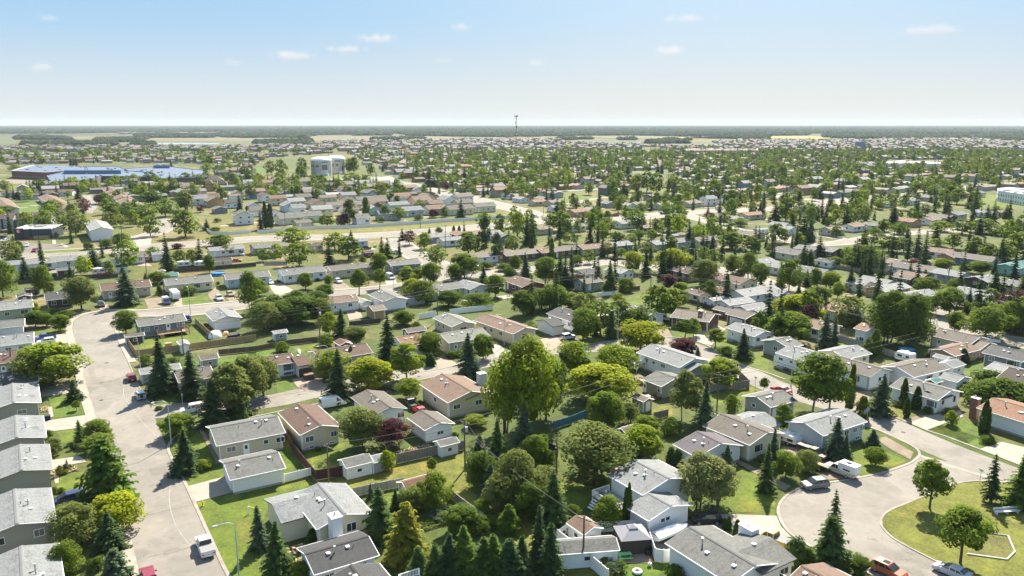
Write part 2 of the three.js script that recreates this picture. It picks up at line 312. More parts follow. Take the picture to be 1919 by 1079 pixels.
// ---------------------------------------------------------------- trees
const FOL={
d1:[0.132,0.196,0.016],d2:[0.095,0.152,0.016],d3:[0.166,0.217,0.024],y1:[0.269,0.308,0.012],y2:[0.196,0.258,0.014],o1:[0.156,0.191,0.042],o2:[0.211,0.231,0.078],
s1:[0.068,0.111,0.030],s2:[0.051,0.085,0.030],s3:[0.080,0.117,0.060],s4:[0.170,0.173,0.022],p1:[0.087,0.145,0.022],m1:[0.110,0.036,0.044],c1:[0.070,0.122,0.016],x1:[0.150,0.140,0.100],
};
const folMat=(k)=>std('foliage ' + k,FOL[k],{vertexColors:true,roughness:1,transmission:k[0]==='s'?0.3:k[0]==='p'?0.34:0.48,thickness:0,specularIntensity:0.12,side:THREE.DoubleSide});
const UP=V(0,0.55,0);
class Leaves{
constructor(r){this.p=[];this.n=[];this.c=[];this.i=[];this.r=r;this.count=0;}
leaf(pt,nrm,dir,len,wid,tone){
const n=nrm.clone().normalize(),d=dir.clone().addScaledVector(n,-dir.dot(n));
if (d.lengthSq()<1e-6)d.set(1,0,0).addScaledVector(n,-n.x);d.normalize();
const s=n.clone().cross(d),b=this.p.length / 3,k=0.16*len;
const q=[pt.clone().addScaledVector(d,-len / 2),pt.clone().addScaledVector(s,-wid / 2).addScaledVector(n,k),pt.clone().addScaledVector(d,len / 2),pt.clone().addScaledVector(s,wid / 2).addScaledVector(n,k)];
for (const v of q){this.p.push(v.x,v.y,v.z);this.n.push(n.x,n.y,n.z);this.c.push(tone[0],tone[1],tone[2]);}
this.i.push(b,b + 1,b + 2,b,b + 2,b + 3);
}
geo(){const g=new THREE.BufferGeometry();g.setAttribute('position',new THREE.Float32BufferAttribute(this.p,3));g.setAttribute('normal',new THREE.Float32BufferAttribute(this.n,3));g.setAttribute('color',new THREE.Float32BufferAttribute(this.c,3));g.setIndex(this.i);return g;}
}
const rdir=(r)=>{const y=2*r()- 1,a=r()*6.283,q=Math.sqrt(1 - y*y);return V(Math.cos(a)*q,y,Math.sin(a)*q);};
const tone=(r,base)=>{const k=base*(0.86 + 0.28*r()),w=(r()- 0.5)*0.22;return [k*(1 + w),k,k*(1 - w)];};
function broadleaf(seed,{cw=7,bare=0.22,lobes=18,per=150,leaf=0.5,flat=1,top=1,trunkR=0.2,multi=1}){
const r=rng(seed),lv=new Leaves(r),H=10,c0=H*bare,ch=H - c0,wood=[];
const centres=[];
for (let i=0;i<lobes;i++){
const t=(i + 0.5)/ lobes,a=i*2.4 + r()*0.9,yy=c0 + ch*(0.16 + 0.72*t),prof=Math.pow(Math.sin(Math.PI*clamp(0.14 + 0.80*Math.pow(t,top))),0.7);
const rad=cw / 2*prof*(0.35 + 0.45*Math.sqrt(r()))*(0.75 + 0.5*r()),R=cw*(0.10 + 0.16*r())*(0.75 + 0.4*prof);
if (r()<0.08)continue;
centres.push([V(Math.cos(a)*rad,yy,Math.sin(a)*rad),R,0.72 + 0.5*r()]);
}
centres.push([V(0,H - cw*0.16,0),cw*0.19,1],[V(0,c0 + ch*0.45,0),cw*0.26,0.85]);
for (const [c,R,tn]of centres)for (let k=0;k<per;k++){
const d=rdir(r);if (d.y<-0.55&&r()<0.6)continue;
const q=R*(0.45 + 0.6*Math.cbrt(r())),pt=c.clone().add(V(d.x*q,d.y*q*0.85*flat,d.z*q));
if (pt.y<c0*0.75)continue;
const out=V(pt.x,(pt.y - c0 - ch*0.4)*0.8,pt.z).normalize(),n=d.clone().multiplyScalar(0.55).addScaledVector(out,0.3).add(rdir(r).multiplyScalar(0.5)).add(UP).normalize();
const L=leaf*(0.6 + 0.8*r());lv.leaf(pt,n,rdir(r),L,L*(0.55 + 0.3*r()),tone(r,tn));
}
for (let m=0;m<multi;m++){
const off=multi>1?V((r()- 0.5)*1.2,0,(r()- 0.5)*1.2):V(0,0,0),mid=V(off.x*1.6 + (r()- 0.5)*0.5,c0 + ch*0.25,off.z*1.6 + (r()- 0.5)*0.5),tip=V(mid.x*0.8,H*0.82,mid.z*0.8);
wood.push(bar(off,mid,trunkR,7,trunkR*0.7),bar(mid,tip,trunkR*0.7,6,0.05));
for (let i=m;i<centres.length - 2;i +=multi){const c=centres[i][0];if (i % 2)continue;const f=mid.clone().lerp(tip,clamp((c.y - mid.y - 1.2)/ (tip.y - mid.y)));if (c.y - 0.8<mid.y)f.copy(off).lerp(mid,0.75);wood.push(bar(f,c,trunkR*0.35,5,0.03));}
}
return{crown:lv.geo(),trunk:merge(wood)};
}
function conifer(seed,{R=2,levels=26,n=8,start=0.06,droop=0.35,seg=7,leaf=0.42,ragged=0.35,pw=0.85,trunkR=0.17}){
const r=rng(seed),lv=new Leaves(r),H=10;
for (let i=0;i<levels;i++){
const t=(i + 0.3*r())/ levels,y=H*(start + (1 - start)*t),env=R*Math.pow(1 - t,pw)*(t<0.08?0.82:1)+ 0.07;
const m=Math.max(4,Math.round(n*(0.55 + 0.6*(1 - t))));
for (let b=0;b<m;b++){
if (r()<0.06)continue;
const a=(b + r()*0.8 + i*0.37)/ m*6.283,Lb=env*(1 - ragged*r()),dir=V(Math.cos(a),0,Math.sin(a)),side=V(-dir.z,0,dir.x),up=(0.42 - 0.75*(1 - t))*0.6,tn=0.75 + 0.5*r();
const ns=Math.max(2,Math.round(seg*Lb / R + 1.5));
for (let k=0;k<ns;k++){
const f=(k + 0.6)/ ns,pt=V(0,y,0).addScaledVector(dir,Lb*f).add(V(0,Lb*(up*f - droop*f*f + 0.22*droop*f*f*f*f),0));
for (let w=0;w<3;w++){
const sg=w===0?0:w===1?1:-1,L=leaf*(0.75 + 0.5*r())*(0.7 + 0.5*(1 - t))*(1.1 - 0.3*f),d=dir.clone().addScaledVector(side,sg*0.95).add(V(0,-0.22 + 0.2*r(),0));
const nr=dir.clone().multiplyScalar(0.4).add(V(0,0.85,0)).addScaledVector(side,sg*0.35).add(rdir(r).multiplyScalar(0.4));
lv.leaf(pt.clone().addScaledVector(side,sg*L*0.32),nr,d,L*1.25,L*0.62,tone(r,tn*(0.8 + 0.4*f)));
}
}
}
}
for (let k=0;k<10;k++)lv.leaf(V(0,H - 0.1 - k*0.07,0),rdir(r).setY(0.2),V((r()- 0.5)*0.4,1,(r()- 0.5)*0.4),0.4,0.13,tone(r,1));
return{crown:lv.geo(),trunk:merge([bar(V(0,0,0),V(0,H*0.6,0),trunkR,7,trunkR*0.5),bar(V(0,H*0.6,0),V(0,H*0.98,0),trunkR*0.5,5,0.02)])};
}
function column(seed,{R=1.1,leaf=0.38,n=2300,bare=0.02,lumpy=0.3,pw=0.5}){
const r=rng(seed),lv=new Leaves(r),H=10;
for (let i=0;i<n;i++){
const t=Math.pow(r(),1.15),a=r()*6.283,y=H*(bare + (1 - bare)*t),env=R*Math.pow(clamp(1.02 - t),pw)*(0.55 + 0.45*smooth(-0.02,0.16,t))*(1 - lumpy + lumpy*2*vnoise(a*1.6 + seed,t*9));
const q=env*(0.55 + 0.5*Math.sqrt(r())),d=V(Math.cos(a),0,Math.sin(a)),L=leaf*(0.6 + 0.8*r());
lv.leaf(V(d.x*q,y,d.z*q),d.clone().add(V(0,0.8,0)).add(rdir(r).multiplyScalar(0.6)),V(d.x*0.3,1,d.z*0.3).add(rdir(r).multiplyScalar(0.4)),L*1.3,L*0.55,tone(r,0.75 + 0.5*vnoise(a*2,t*12 + seed)));
}
return{crown:lv.geo(),trunk:merge([bar(V(0,0,0),V(0,H*0.75,0),0.16,6,0.04)])};
}
function bareTree(seed){
const r=rng(seed),w=[];
const grow=(p,d,L,R,k)=>{const e=p.clone().addScaledVector(d,L);w.push(bar(p,e,R,5,R*0.65));if (k>0)for (let i=0;i<3;i++)grow(p.clone().lerp(e,0.6 + 0.4*r()),d.clone().add(rdir(r).multiplyScalar(0.75)).setY(Math.abs(d.y)*0.7 + 0.35).normalize(),L*0.68,R*0.55,k - 1);};
grow(V(0,0,0),V(0,1,0),3.0,0.2,4);
return{crown:merge(w),trunk:bar(V(0,0,0),V(0,1,0),0.21,6)};
}
const PROTO={
d:[1,2,3,4,5,6].map((s)=>[broadleaf(s*11,{cw:7.4,bare:0.08,lobes:24 + s,per:300,leaf:0.40,top:0.8 + 0.1*s}),7.0]),
t:[1,2].map((s)=>[broadleaf(s*17 + 3,{cw:6.4,bare:0.30,lobes:22,per:260,leaf:0.42}),6.4]),
o:[1,2,3].map((s)=>[broadleaf(s*23 + 1,{cw:7.6,bare:0.10,lobes:30,per:250,leaf:0.36,multi:3,trunkR:0.15}),7.6]),
a:[1,2].map((s)=>[broadleaf(s*31 + 7,{cw:4.4,bare:0.14,lobes:28,per:200,leaf:0.32,top:0.85,trunkR:0.12}),4.4]),
b:[1,2].map((s)=>[broadleaf(s*41 + 5,{cw:11,bare:0.0,lobes:20,per:110,leaf:0.9,multi:2,trunkR:0.14}),11]),
s:[1,2,3,4,5,6].map((s)=>[conifer(s*13,{R:2.0 + 0.12*s,levels:22 + s,ragged:0.28 + 0.05*s,pw:0.7 + 0.06*s,droop:0.25 + 0.04*s}),4.5]),
n:[1,2].map((s)=>[conifer(s*19 + 4,{R:2.0,levels:17,n:6,ragged:0.55,start:0.13,leaf:0.40,seg:6}),4.0]),
p:[1,2].map((s)=>[conifer(s*29 + 2,{R:3.1,levels:22,n:10,ragged:0.45,pw:0.55,droop:0.12,leaf:0.6,seg:6}),6.2]),
c:[1,2].map((s)=>[column(s*37,{}),2.2]),
k:[1,2].map((s)=>[column(s*43,{R:1.3,lumpy:0.6,bare:0.06,leaf:0.42,pw:0.4}),2.6]),
x:[[bareTree(5),6]],
D:[1,2,3,4].map((s)=>[broadleaf(s*53,{cw:5.6 + s*0.7,bare:0.06,lobes:14 + s,per:44,leaf:0.85,top:0.7 + 0.15*s}),5.6 + s*0.7]),
S:[1,2].map((s)=>[conifer(s*59,{R:2.2,levels:15,n:6,seg:4,leaf:0.66,ragged:0.4}),4.4]),
};
const treeName={d:'broadleaf_tree',t:'broadleaf_tree',o:'willow_tree',O:'willow_tree',a:'aspen_tree',b:'shrub',s:'spruce_tree',n:'spruce_tree',p:'pine_tree',c:'cedar_tree',k:'aspen_tree',x:'bare_tree',D:'broadleaf_tree',S:'spruce_tree'};
const treeCat={d:'tree',t:'tree',o:'willow',O:'willow',a:'aspen',b:'shrub',s:'spruce',n:'spruce',p:'pine',c:'cedar',k:'aspen',x:'bare tree',D:'tree',S:'spruce'};
PROTO.O=PROTO.D;
let treeSeed=7;
function tree(k,fol,x,z,H,wd,label,group){
const r=rng(treeSeed +=13),list=PROTO[k],[g,w0]=list[(r()*list.length)|0],sy=H / 10,sx=wd / w0;
const t=new THREE.Group();t.name=numbered(treeName[k]);tag(t,label,treeCat[k],group);
t.position.set(x,0,z);t.rotation.set((r()- 0.5)*0.07,r()*6.283,(r()- 0.5)*0.07);t.scale.set(sx,sy,sx*(0.92 + 0.16*r()));
const c=part(t,'crown',g.crown,k==='x'?M.barkPale:folMat(fol));
SPOTS.push([x,z,wd*0.42]);
part(t,'trunk',g.trunk,k==='a'||k==='k'?M.barkPale:M.bark);
return place(t);
}
// ---------------------------------------------------------------- vehicles (x forward, 0 at the middle, y up from the ground)
const CAR={
sedan:{L:4.75,W:1.82,low:[[-2.37,0.42],[-2.3,0.92],[-1.75,1.0],[1.0,0.96],[1.95,0.83],[2.33,0.66],[2.37,0.4],[2.2,0.24],[-2.25,0.26]],cab:[[-1.8,0.97],[-1.05,1.42],[0.1,1.45],[1.15,0.94]],wx:[-1.4,1.42],wr:0.33},
suv:{L:4.65,W:1.86,low:[[-2.3,0.5],[-2.28,1.08],[-2.0,1.12],[1.05,1.08],[2.05,0.96],[2.28,0.78],[2.32,0.48],[2.15,0.3],[-2.2,0.32]],cab:[[-2.22,1.08],[-1.85,1.62],[-1.5,1.7],[0.2,1.69],[1.2,1.05]],wx:[-1.38,1.42],wr:0.37},
minivan:{L:5.0,W:1.95,low:[[-2.48,0.45],[-2.46,1.05],[-2.2,1.1],[1.35,1.05],[2.2,0.9],[2.48,0.72],[2.5,0.42],[2.3,0.26],[-2.4,0.28]],cab:[[-2.42,1.06],[-2.15,1.66],[-1.9,1.76],[0.45,1.72],[1.75,1.02]],wx:[-1.5,1.55],wr:0.34},
cargo:{L:4.45,W:1.8,low:[[-2.2,0.45],[-2.2,1.1],[1.0,1.06],[1.85,0.98],[2.18,0.76],[2.22,0.42],[2.0,0.26],[-2.1,0.28]],cab:[[-2.19,1.08],[-2.13,1.88],[-1.9,1.96],[0.3,1.9],[1.3,1.04]],wx:[-1.4,1.45],wr:0.34},
van:{L:5.7,W:2.0,low:[[-2.84,0.5],[-2.84,1.2],[1.9,1.15],[2.6,1.0],[2.84,0.75],[2.84,0.45],[2.6,0.3],[-2.75,0.32]],cab:[[-2.83,1.18],[-2.76,2.2],[-2.5,2.32],[1.1,2.25],[2.1,1.12]],wx:[-1.8,1.85],wr:0.38},
pickup:{L:5.7,W:2.0,low:[[-2.85,0.55],[-2.85,0.84],[-0.55,0.84],[-0.5,1.12],[1.25,1.12],[2.6,1.04],[2.82,0.85],[2.85,0.5],[2.6,0.36],[-2.75,0.4]],cab:[[-0.62,1.08],[-0.5,1.84],[-0.3,1.9],[0.75,1.88],[1.45,1.1]],wx:[-1.75,1.85],wr:0.41},
jeep:{L:4.1,W:1.85,low:[[-1.9,0.55],[-1.9,1.1],[0.6,1.1],[1.95,1.06],[2.0,0.6],[1.8,0.42],[-1.8,0.45]],cab:[[-1.88,1.08],[-1.85,1.78],[-1.7,1.84],[0.35,1.82],[0.75,1.08]],wx:[-1.25,1.35],wr:0.41},
};
const carGeo=new Map();
function carParts(kind){
if (carGeo.has(kind))return carGeo.get(kind);
const c=CAR[kind],shp=(pts)=>{const s=new THREE.Shape();pts.forEach(([x,y],i)=>i?s.lineTo(x,y):s.moveTo(x,y));s.closePath();return s;};
const ext=(pts,w)=>new THREE.ExtrudeGeometry(shp(pts),{depth:w - 0.12,bevelEnabled:true,bevelThickness:0.06,bevelSize:0.05,bevelOffset:-0.05,bevelSegments:2}).translate(0,0,-(w - 0.12)/ 2);
const body=ext(c.low,c.W),cab=ext(c.cab,c.W*0.96),yb=c.cab[0][1],yt=Math.max(...c.cab.map((p)=>p[1])),taper=(y)=>1 - 0.16*clamp((y - yb)/ (yt - yb));
const p=cab.attributes.position;for (let i=0;i<p.count;i++)p.setZ(i,p.getZ(i)*taper(p.getY(i)));cab.computeVertexNormals();
const zAt=(y)=>c.W*0.48*taper(y)+ 0.012,n=c.cab.length,cx=c.cab.reduce((a,q)=>a + q[0],0)/ n,sideWin=[];
const inset=c.cab.map(([x,y])=>[lerp(x,cx,0.13),clamp(lerp(y,(yb + yt)/ 2,0.26),yb + 0.08,yt - 0.11)]);
const splits=kind==='pickup'||kind==='jeep'?[0.5]:kind==='cargo'||kind==='van'?[0.72]:[0.36,0.66];
const xs=inset.map((q)=>q[0]),x0=Math.min(...xs),x1=Math.max(...xs);
const clipX=(pts,lo,hi)=>{const cut=(poly,f,k)=>{const out=[];poly.forEach((a,i)=>{const b=poly[(i + 1)% poly.length],fa=f(a[0],k),fb=f(b[0],k);if (fa)out.push(a);if (fa !==fb){const t=(k - a[0])/ (b[0]- a[0]);out.push([k,lerp(a[1],b[1],t)]);}});return out;};return cut(cut(pts,(x,k)=>x>=k,lo),(x,k)=>x<=k,hi);};
const edges=[x0 - 1,...splits.map((s)=>lerp(x0,x1,s)),x1 + 1];
const wins=[];
for (let i=0;i<edges.length - 1;i++){
if ((kind==='cargo'||kind==='van')&&i===0)continue;
const poly=clipX(inset,edges[i]+ 0.05,edges[i + 1]- 0.05);if (poly.length<3)continue;
for (const s of [1,-1]){const f=poly.map(([x,y])=>V(x,y,s*zAt(y)));wins.push(faces([s>0?f.slice().reverse():f]));}
}
const strip=(a,b,o)=>{const ya=lerp(a[1],b[1],0.12),y2=lerp(a[1],b[1],0.88),xa=lerp(a[0],b[0],0.12),x2=lerp(a[0],b[0],0.88),za=c.W*0.44*taper(ya),zb=c.W*0.44*taper(y2),nx=o*Math.abs(b[1]- a[1]),ny=Math.abs(b[0]- a[0]),l=Math.hypot(nx,ny),dx=nx / l*0.062,dy=ny / l*0.062;const f=[V(xa + dx,ya + dy,o*za),V(xa + dx,ya + dy,-o*za),V(x2 + dx,y2 + dy,-o*zb),V(x2 + dx,y2 + dy,o*zb)];return faces([f]);};
const front=strip(c.cab[n - 1],c.cab[n - 2],1),rear=strip(c.cab[0],c.cab[1],-1);
const tyre=new THREE.CylinderGeometry(c.wr,c.wr,0.24,18).rotateX(Math.PI / 2),rim=new THREE.CylinderGeometry(c.wr*0.62,c.wr*0.62,0.26,12).rotateX(Math.PI / 2);
const out={...c,body,cab,wins,front,rear,tyre,rim,light:box(0.08,0.16,0.36),plate:box(0.05,0.14,0.42)};
carGeo.set(kind,out);return out;
}
const tailRed=std('tail lamp red',[0.45,0.02,0.02],{roughness:0.3}),headGlass=std('headlamp glass',[0.75,0.76,0.78],{roughness:0.15});
const carPaint=(k,rgb)=>std('car paint ' + k,rgb,{roughness:0.35,clearcoat:0.8,clearcoatRoughness:0.1});
const PAINT={white:[0.70,0.71,0.72],silver:[0.46,0.48,0.51],black:[0.018,0.018,0.021],navy:[0.018,0.025,0.10],blue:[0.025,0.055,0.27],red:[0.45,0.025,0.03],maroon:[0.20,0.015,0.035],orange:[0.42,0.10,0.05],yellow:[0.72,0.46,0.02],gold:[0.34,0.28,0.19],grey:[0.15,0.155,0.165],tan:[0.46,0.43,0.37]};
function car(kind,color,x,z,az,label,o={}){
const c=carParts(kind),t=thing(o.name||{sedan:'sedan_car',suv:'suv_car',minivan:'minivan',cargo:'delivery_van',van:'cargo_van',pickup:'pickup_truck',jeep:'jeep_car'}[kind],label,o.cat||{sedan:'car',suv:'car',minivan:'minivan',cargo:'van',van:'van',pickup:'pickup truck',jeep:'car'}[kind],x,z,az,o.group,0.02);
const pm=carPaint(color,PAINT[color]);
part(t,'body',c.body,pm);part(t,'cabin',c.cab,o.top?carPaint(o.top,PAINT[o.top]):pm);
for (const w of c.wins)part(t,'side_window',w,M.glass);
part(t,'windscreen',c.front,M.glass);part(t,'rear_window',c.rear,M.glass);
for (const wx of c.wx)for (const s of [1,-1]){const w=part(t,'wheel',c.tyre,M.dark);w.position.set(wx,c.wr,s*(c.W / 2 - 0.13));part(w,'rim',c.rim,M.metal);}
for (const s of [1,-1]){part(t,'headlight',c.light,headGlass).position.set(c.L / 2 - 0.13,0.74,s*(c.W / 2 - 0.32));part(t,'taillight',c.light,tailRed).position.set(-c.L / 2 + 0.02,kind==='pickup'?0.82:0.92,s*(c.W / 2 - 0.24));}
part(t,'bumper',box(0.16,0.2,c.W - 0.2,-c.L / 2 + 0.02,0.5,0),kind==='pickup'?M.chrome:pm);part(t,'number_plate',c.plate,M.white).position.set(-c.L / 2 - 0.07,0.62,0);
for (const s of [1,-1])part(t,'mirror',box(0.12,0.16,0.22,c.cab[c.cab.length - 1]?c.L*0.16:0,1.14,s*(c.W / 2 + 0.08)),pm);
if (kind==='pickup'){
const bx=-1.72,bl=2.3,y=0.98;
part(t,'cargo_bed',merge([box(bl,0.34,0.09,bx,y,c.W / 2 - 0.07),box(bl,0.34,0.09,bx,y,-c.W / 2 + 0.07),box(0.09,0.34,c.W - 0.24,-2.81,y,0)]),pm);
part(t,'bed_floor',box(bl - 0.1,0.03,c.W - 0.26,bx,0.86,0),M.dark);
if (o.cover)part(t,'bed_cover',box(bl + 0.05,0.06,c.W - 0.1,bx,1.18,0),std('grey bed cover',[0.20,0.20,0.20]));
if (o.shell){const g=new THREE.BoxGeometry(o.shell.l||2.4,o.shell.h||0.75,c.W - 0.12,1,1,1).translate(-1.72,1.15 + (o.shell.h||0.75)/ 2,0);part(t,'bed_topper',g,o.shell.m||pm);for (const s of [1,-1])part(t,'side_window',box(1.3,0.3,0.02,-1.72,1.5,s*(c.W / 2 - 0.045)),M.glass);if (o.shell.roof)part(t,'roof_hatch',box(0.7,0.14,0.6,-1.6,1.22 + o.shell.h,0),M.dark);}
}
if (o.stripe){part(t,'red_panel',box(2.0,0.42,0.015,-1.05,1.45,c.W*0.463),carPaint('red',PAINT.red));part(t,'red_panel',box(2.0,0.42,0.015,-1.05,1.45,-c.W*0.463),carPaint('red',PAINT.red));for (let i=0;i<6;i++)if (i !==3)for (const s of [1,-1])part(t,'lettering',box(0.11,0.17,0.01,-0.78 + i*-0.17,1.46,s*(c.W*0.463 + 0.012)),M.white);}
if (o.spare)part(t,'spare_wheel',new THREE.CylinderGeometry(0.36,0.36,0.2,16).rotateZ(Math.PI / 2),M.dark).position.set(-c.L / 2 - 0.14,0.98,0);
if (o.sunroof)part(t,'sunroof',box(0.8,0.03,0.7,-0.3,1.485 + (kind==='suv'||kind==='pickup'?0.27:0),0),M.glass);
if (kind==='suv'||kind==='minivan')for (const s of [1,-1])part(t,'roof_rail',box(1.7,0.05,0.05,-0.7,c.cab.length&&Math.max(...CAR[kind].cab.map((q)=>q[1]))+ 0.05,s*c.W*0.36),M.metal);
return place(t);
}
function caravan(x,z,az,L,label,o={}){
const t=thing(o.name||'travel_trailer',label,o.cat||'trailer',x,z,az,o.group),H=o.h||2.5,W=2.4,m=o.m||std('trailer white',[0.72,0.72,0.71],{roughness:0.5});
const s=new THREE.Shape();[[-L / 2,0.55],[-L / 2,H + 0.35],[-L / 2 + 0.25,H + 0.55],[L / 2 - 0.6,H + 0.55],[L / 2,H - 0.2],[L / 2,0.75],[L / 2 - 0.3,0.55]].forEach(([a,b],i)=>i?s.lineTo(a,b):s.moveTo(a,b));s.closePath();
part(t,'body',new THREE.ExtrudeGeometry(s,{depth:W - 0.14,bevelThickness:0.07,bevelSize:0.07,bevelOffset:-0.07,bevelSegments:2}).translate(0,0,-W / 2 + 0.07),m);
for (const k of [1,-1]){for (const [u,w]of [[-L*0.28,0.9],[L*0.18,1.2]]){const q=part(t,'window',box(w + 0.12,0.66,0.03,u,H - 0.35,k*(W / 2 + 0.005)),M.white);part(q,'pane',box(w,0.54,0.03,u,H - 0.35,k*(W / 2 + 0.02)),M.glass);}part(t,'stripe',box(L*0.9,0.14,0.02,0,1.25,k*(W / 2 + 0.006)),o.stripe||std('trailer stripe',[0.25,0.28,0.33]));for (const wx of [-0.5,0.35]){const w=part(t,'wheel',new THREE.CylinderGeometry(0.34,0.34,0.2,14).rotateX(Math.PI / 2),M.dark);w.position.set(wx,0.34,k*(W / 2 - 0.1));part(w,'rim',new THREE.CylinderGeometry(0.2,0.2,0.22,10).rotateX(Math.PI / 2),M.metal);}}
part(t,'roof_unit',box(0.9,0.28,0.7,-0.4,H + 0.7,0),M.white);part(t,'roof_hatch',box(0.5,0.1,0.5,L*0.25,H + 0.6,0),M.metal);
part(t,'hitch',merge([bar(V(L / 2 - 0.1,0.6,0.5),V(L / 2 + 1.1,0.5,0),0.05),bar(V(L / 2 - 0.1,0.6,-0.5),V(L / 2 + 1.1,0.5,0),0.05),cyl(0.05,0.05,0.5,L / 2 + 1.0,0,0)]),M.dark);
return place(t);
}
function boat(x,z,az,L,label,covered){
const t=thing('motor_boat',label,'boat',x,z,az),seg=14,W=2.1,f=[],ring=(u)=>{const k=Math.pow(1 - Math.pow(clamp((u - 0.35)/ 0.65),2.2),0.7),x0=(u - 0.5)*L,w=W / 2*k + 0.02,kl=0.45 + 0.5*Math.pow(u,3);return [V(x0,1.35,w),V(x0,0.85,w*0.85),V(x0,kl,0),V(x0,0.85,-w*0.85),V(x0,1.35,-w)];};
for (let i=0;i<seg;i++){const a=ring(i / seg),b=ring((i + 1)/ seg);for (let k=0;k<4;k++)f.push([a[k],a[k + 1],b[k + 1],b[k]].reverse());}
f.push(ring(0));part(t,'hull',faces(f),covered?M.tarp:std('boat hull white',[0.68,0.68,0.66],{roughness:0.3}));
const c=[];for (let i=0;i<seg;i++){const a=ring(i / seg),b=ring((i + 1)/ seg),h=(u)=>1.35 + (covered?0.75*Math.sin(Math.PI*clamp(u*0.9 + 0.12))+ 0.08*Math.sin(u*21):-0.12),A=V(a[0].x,h(i / seg),0),B=V(b[0].x,h((i + 1)/ seg),0);c.push([a[0],b[0],B,A],[A,B,b[4],a[4]]);}
part(t,covered?'cover':'deck',faces(c),covered?M.tarp:std('boat deck',[0.42,0.38,0.32]));
if (!covered){part(t,'windscreen',box(0.06,0.45,1.5,0.5,1.55,0),M.glass);for (const s of [1,-1])part(t,'seat',box(0.5,0.5,0.5,-0.5,1.45,s*0.45),std('seat blue',[0.1,0.13,0.2]));}
part(t,'trailer_frame',merge([box(L*0.9,0.1,0.1,0.2,0.45,0.6),box(L*0.9,0.1,0.1,0.2,0.45,-0.6),box(1.4,0.1,0.1,L*0.55,0.45,0)]),M.dark);
for (const s of [1,-1]){const w=part(t,'wheel',new THREE.CylinderGeometry(0.3,0.3,0.2,14).rotateX(Math.PI / 2),M.dark);w.position.set(-0.6,0.3,s*0.85);part(w,'rim',new THREE.CylinderGeometry(0.17,0.17,0.22,10).rotateX(Math.PI / 2),M.metal);}
return place(t);
}
// ---------------------------------------------------------------- street furniture
const lampPaint=std('pale lamp post',[0.42,0.47,0.48],{roughness:0.5,metalness:0.2});
const lampGeo=(()=>{
const c=new THREE.CatmullRomCurve3([V(0,7.6,0),V(0.12,8.3,0),V(0.7,8.75,0),V(1.5,8.85,0),V(2.3,8.82,0)]);
return [cyl(0.11,0.07,7.6,0,0,0,8),new THREE.TubeGeometry(c,14,0.05,6),new THREE.SphereGeometry(0.3,10,8).scale(1.25,0.4,0.6).translate(2.5,8.8,0),cyl(0.2,0.16,0.3,0,0,0,8)];
})();
function lamp(x,z,az,label,k=1){
const t=thing('street_lamp',label,'street lamp',x,z,az);t.scale.setScalar(k);
part(t,'post',lampGeo[0],lampPaint);part(t,'arm',lampGeo[1],lampPaint);part(t,'lamp_head',lampGeo[2],std('lamp head grey',[0.5,0.5,0.5]));part(t,'post_base',lampGeo[3],M.found);return place(t);
}
function utilityPole(x,z,H,az,label,o={}){
const t=thing('utility_pole',label,'utility pole',x,z,az);
part(t,'post',cyl(0.17,0.11,H,0,0,0,8),M.pole);
part(t,'crossarm',box(0.12,0.14,2.2,0.14,H - 0.6,0),M.pole);
for (const s of [-1,0.35,1])part(t,'insulator',cyl(0.05,0.04,0.2,0.14,H - 0.53,s*0.95,6),M.metal);
if (o.can)part(t,'transformer',merge([cyl(0.27,0.27,0.9,0.45,H - 2.4,0,12),cyl(0.06,0.05,0.25,0.45,H - 1.5,0.1,6)]),std('transformer grey',[0.5,0.51,0.52]));
if (o.stay)part(t,'stay_wire',bar(V(0,H*0.8,0),V(o.stay[0],0,o.stay[1]),0.02,4),M.wire);
return place(t);
}
function wire(a,b,label,sag=0.8){
const m=a.clone().lerp(b,0.5);m.y -=sag;
const t=new THREE.Mesh(new THREE.TubeGeometry(new THREE.QuadraticBezierCurve3(a,m,b),14,0.034,4),M.wire);
t.name=numbered('overhead_wire');tag(t,label,'wire','overhead wires between the poles');return place(t);
}
const fenceMats={w:std('white fence',[0.80,0.80,0.78],{roughness:0.6}),v:std('weathered white fence',[0.46,0.45,0.42],{map:T.wood}),g:std('grey weathered fence',[0.27,0.25,0.225],{map:T.wood}),t:std('new wood fence',[0.45,0.33,0.17],{map:T.wood}),m:std('dark maroon fence',[0.075,0.028,0.026],{map:T.wood}),b:std('brown fence',[0.17,0.115,0.08],{map:T.wood}),r:std('rust brown fence',[0.27,0.15,0.10],{map:T.wood}),d:std('dark fence',[0.085,0.075,0.07],{map:T.wood}),n:std('blue panel fence',[0.06,0.20,0.30],{map:T.wood}),k:std('dark blue fence',[0.025,0.035,0.075],{map:T.wood})};
const panelCache=new Map();
function fencePanel(len,h){
const L=Math.round(len*5)/ 5,k=L + '|' + h;
if (!panelCache.has(k)){// one connected board-and-gap relief, both faces
const n=Math.max(4,Math.round(L / 0.3)),f=[];
const prof=[];for (let i=0;i<n;i++){const x0=i / n*L,x1=(i + 1)/ n*L;prof.push([x0 + 0.02,0.035],[x1 - 0.02,0.035],[x1 - 0.018,0.012],[x1 + 0.018,0.012]);}
prof[prof.length - 1][0]=L;
for (const s of [1,-1])for (let i=0;i<prof.length - 1;i++){const [a,za]=prof[i],[b,zb]=prof[i + 1],q=[V(a,0.08,za*s),V(b,0.08,zb*s),V(b,h,zb*s),V(a,h,za*s)];f.push(s>0?q:q.reverse());}
f.push([V(0,h,0.035),V(L,h,0.035),V(L,h,-0.035),V(0,h,-0.035)]);
panelCache.set(k,faces(f));
}
return [panelCache.get(k),L];
}
const postGeo=new Map();
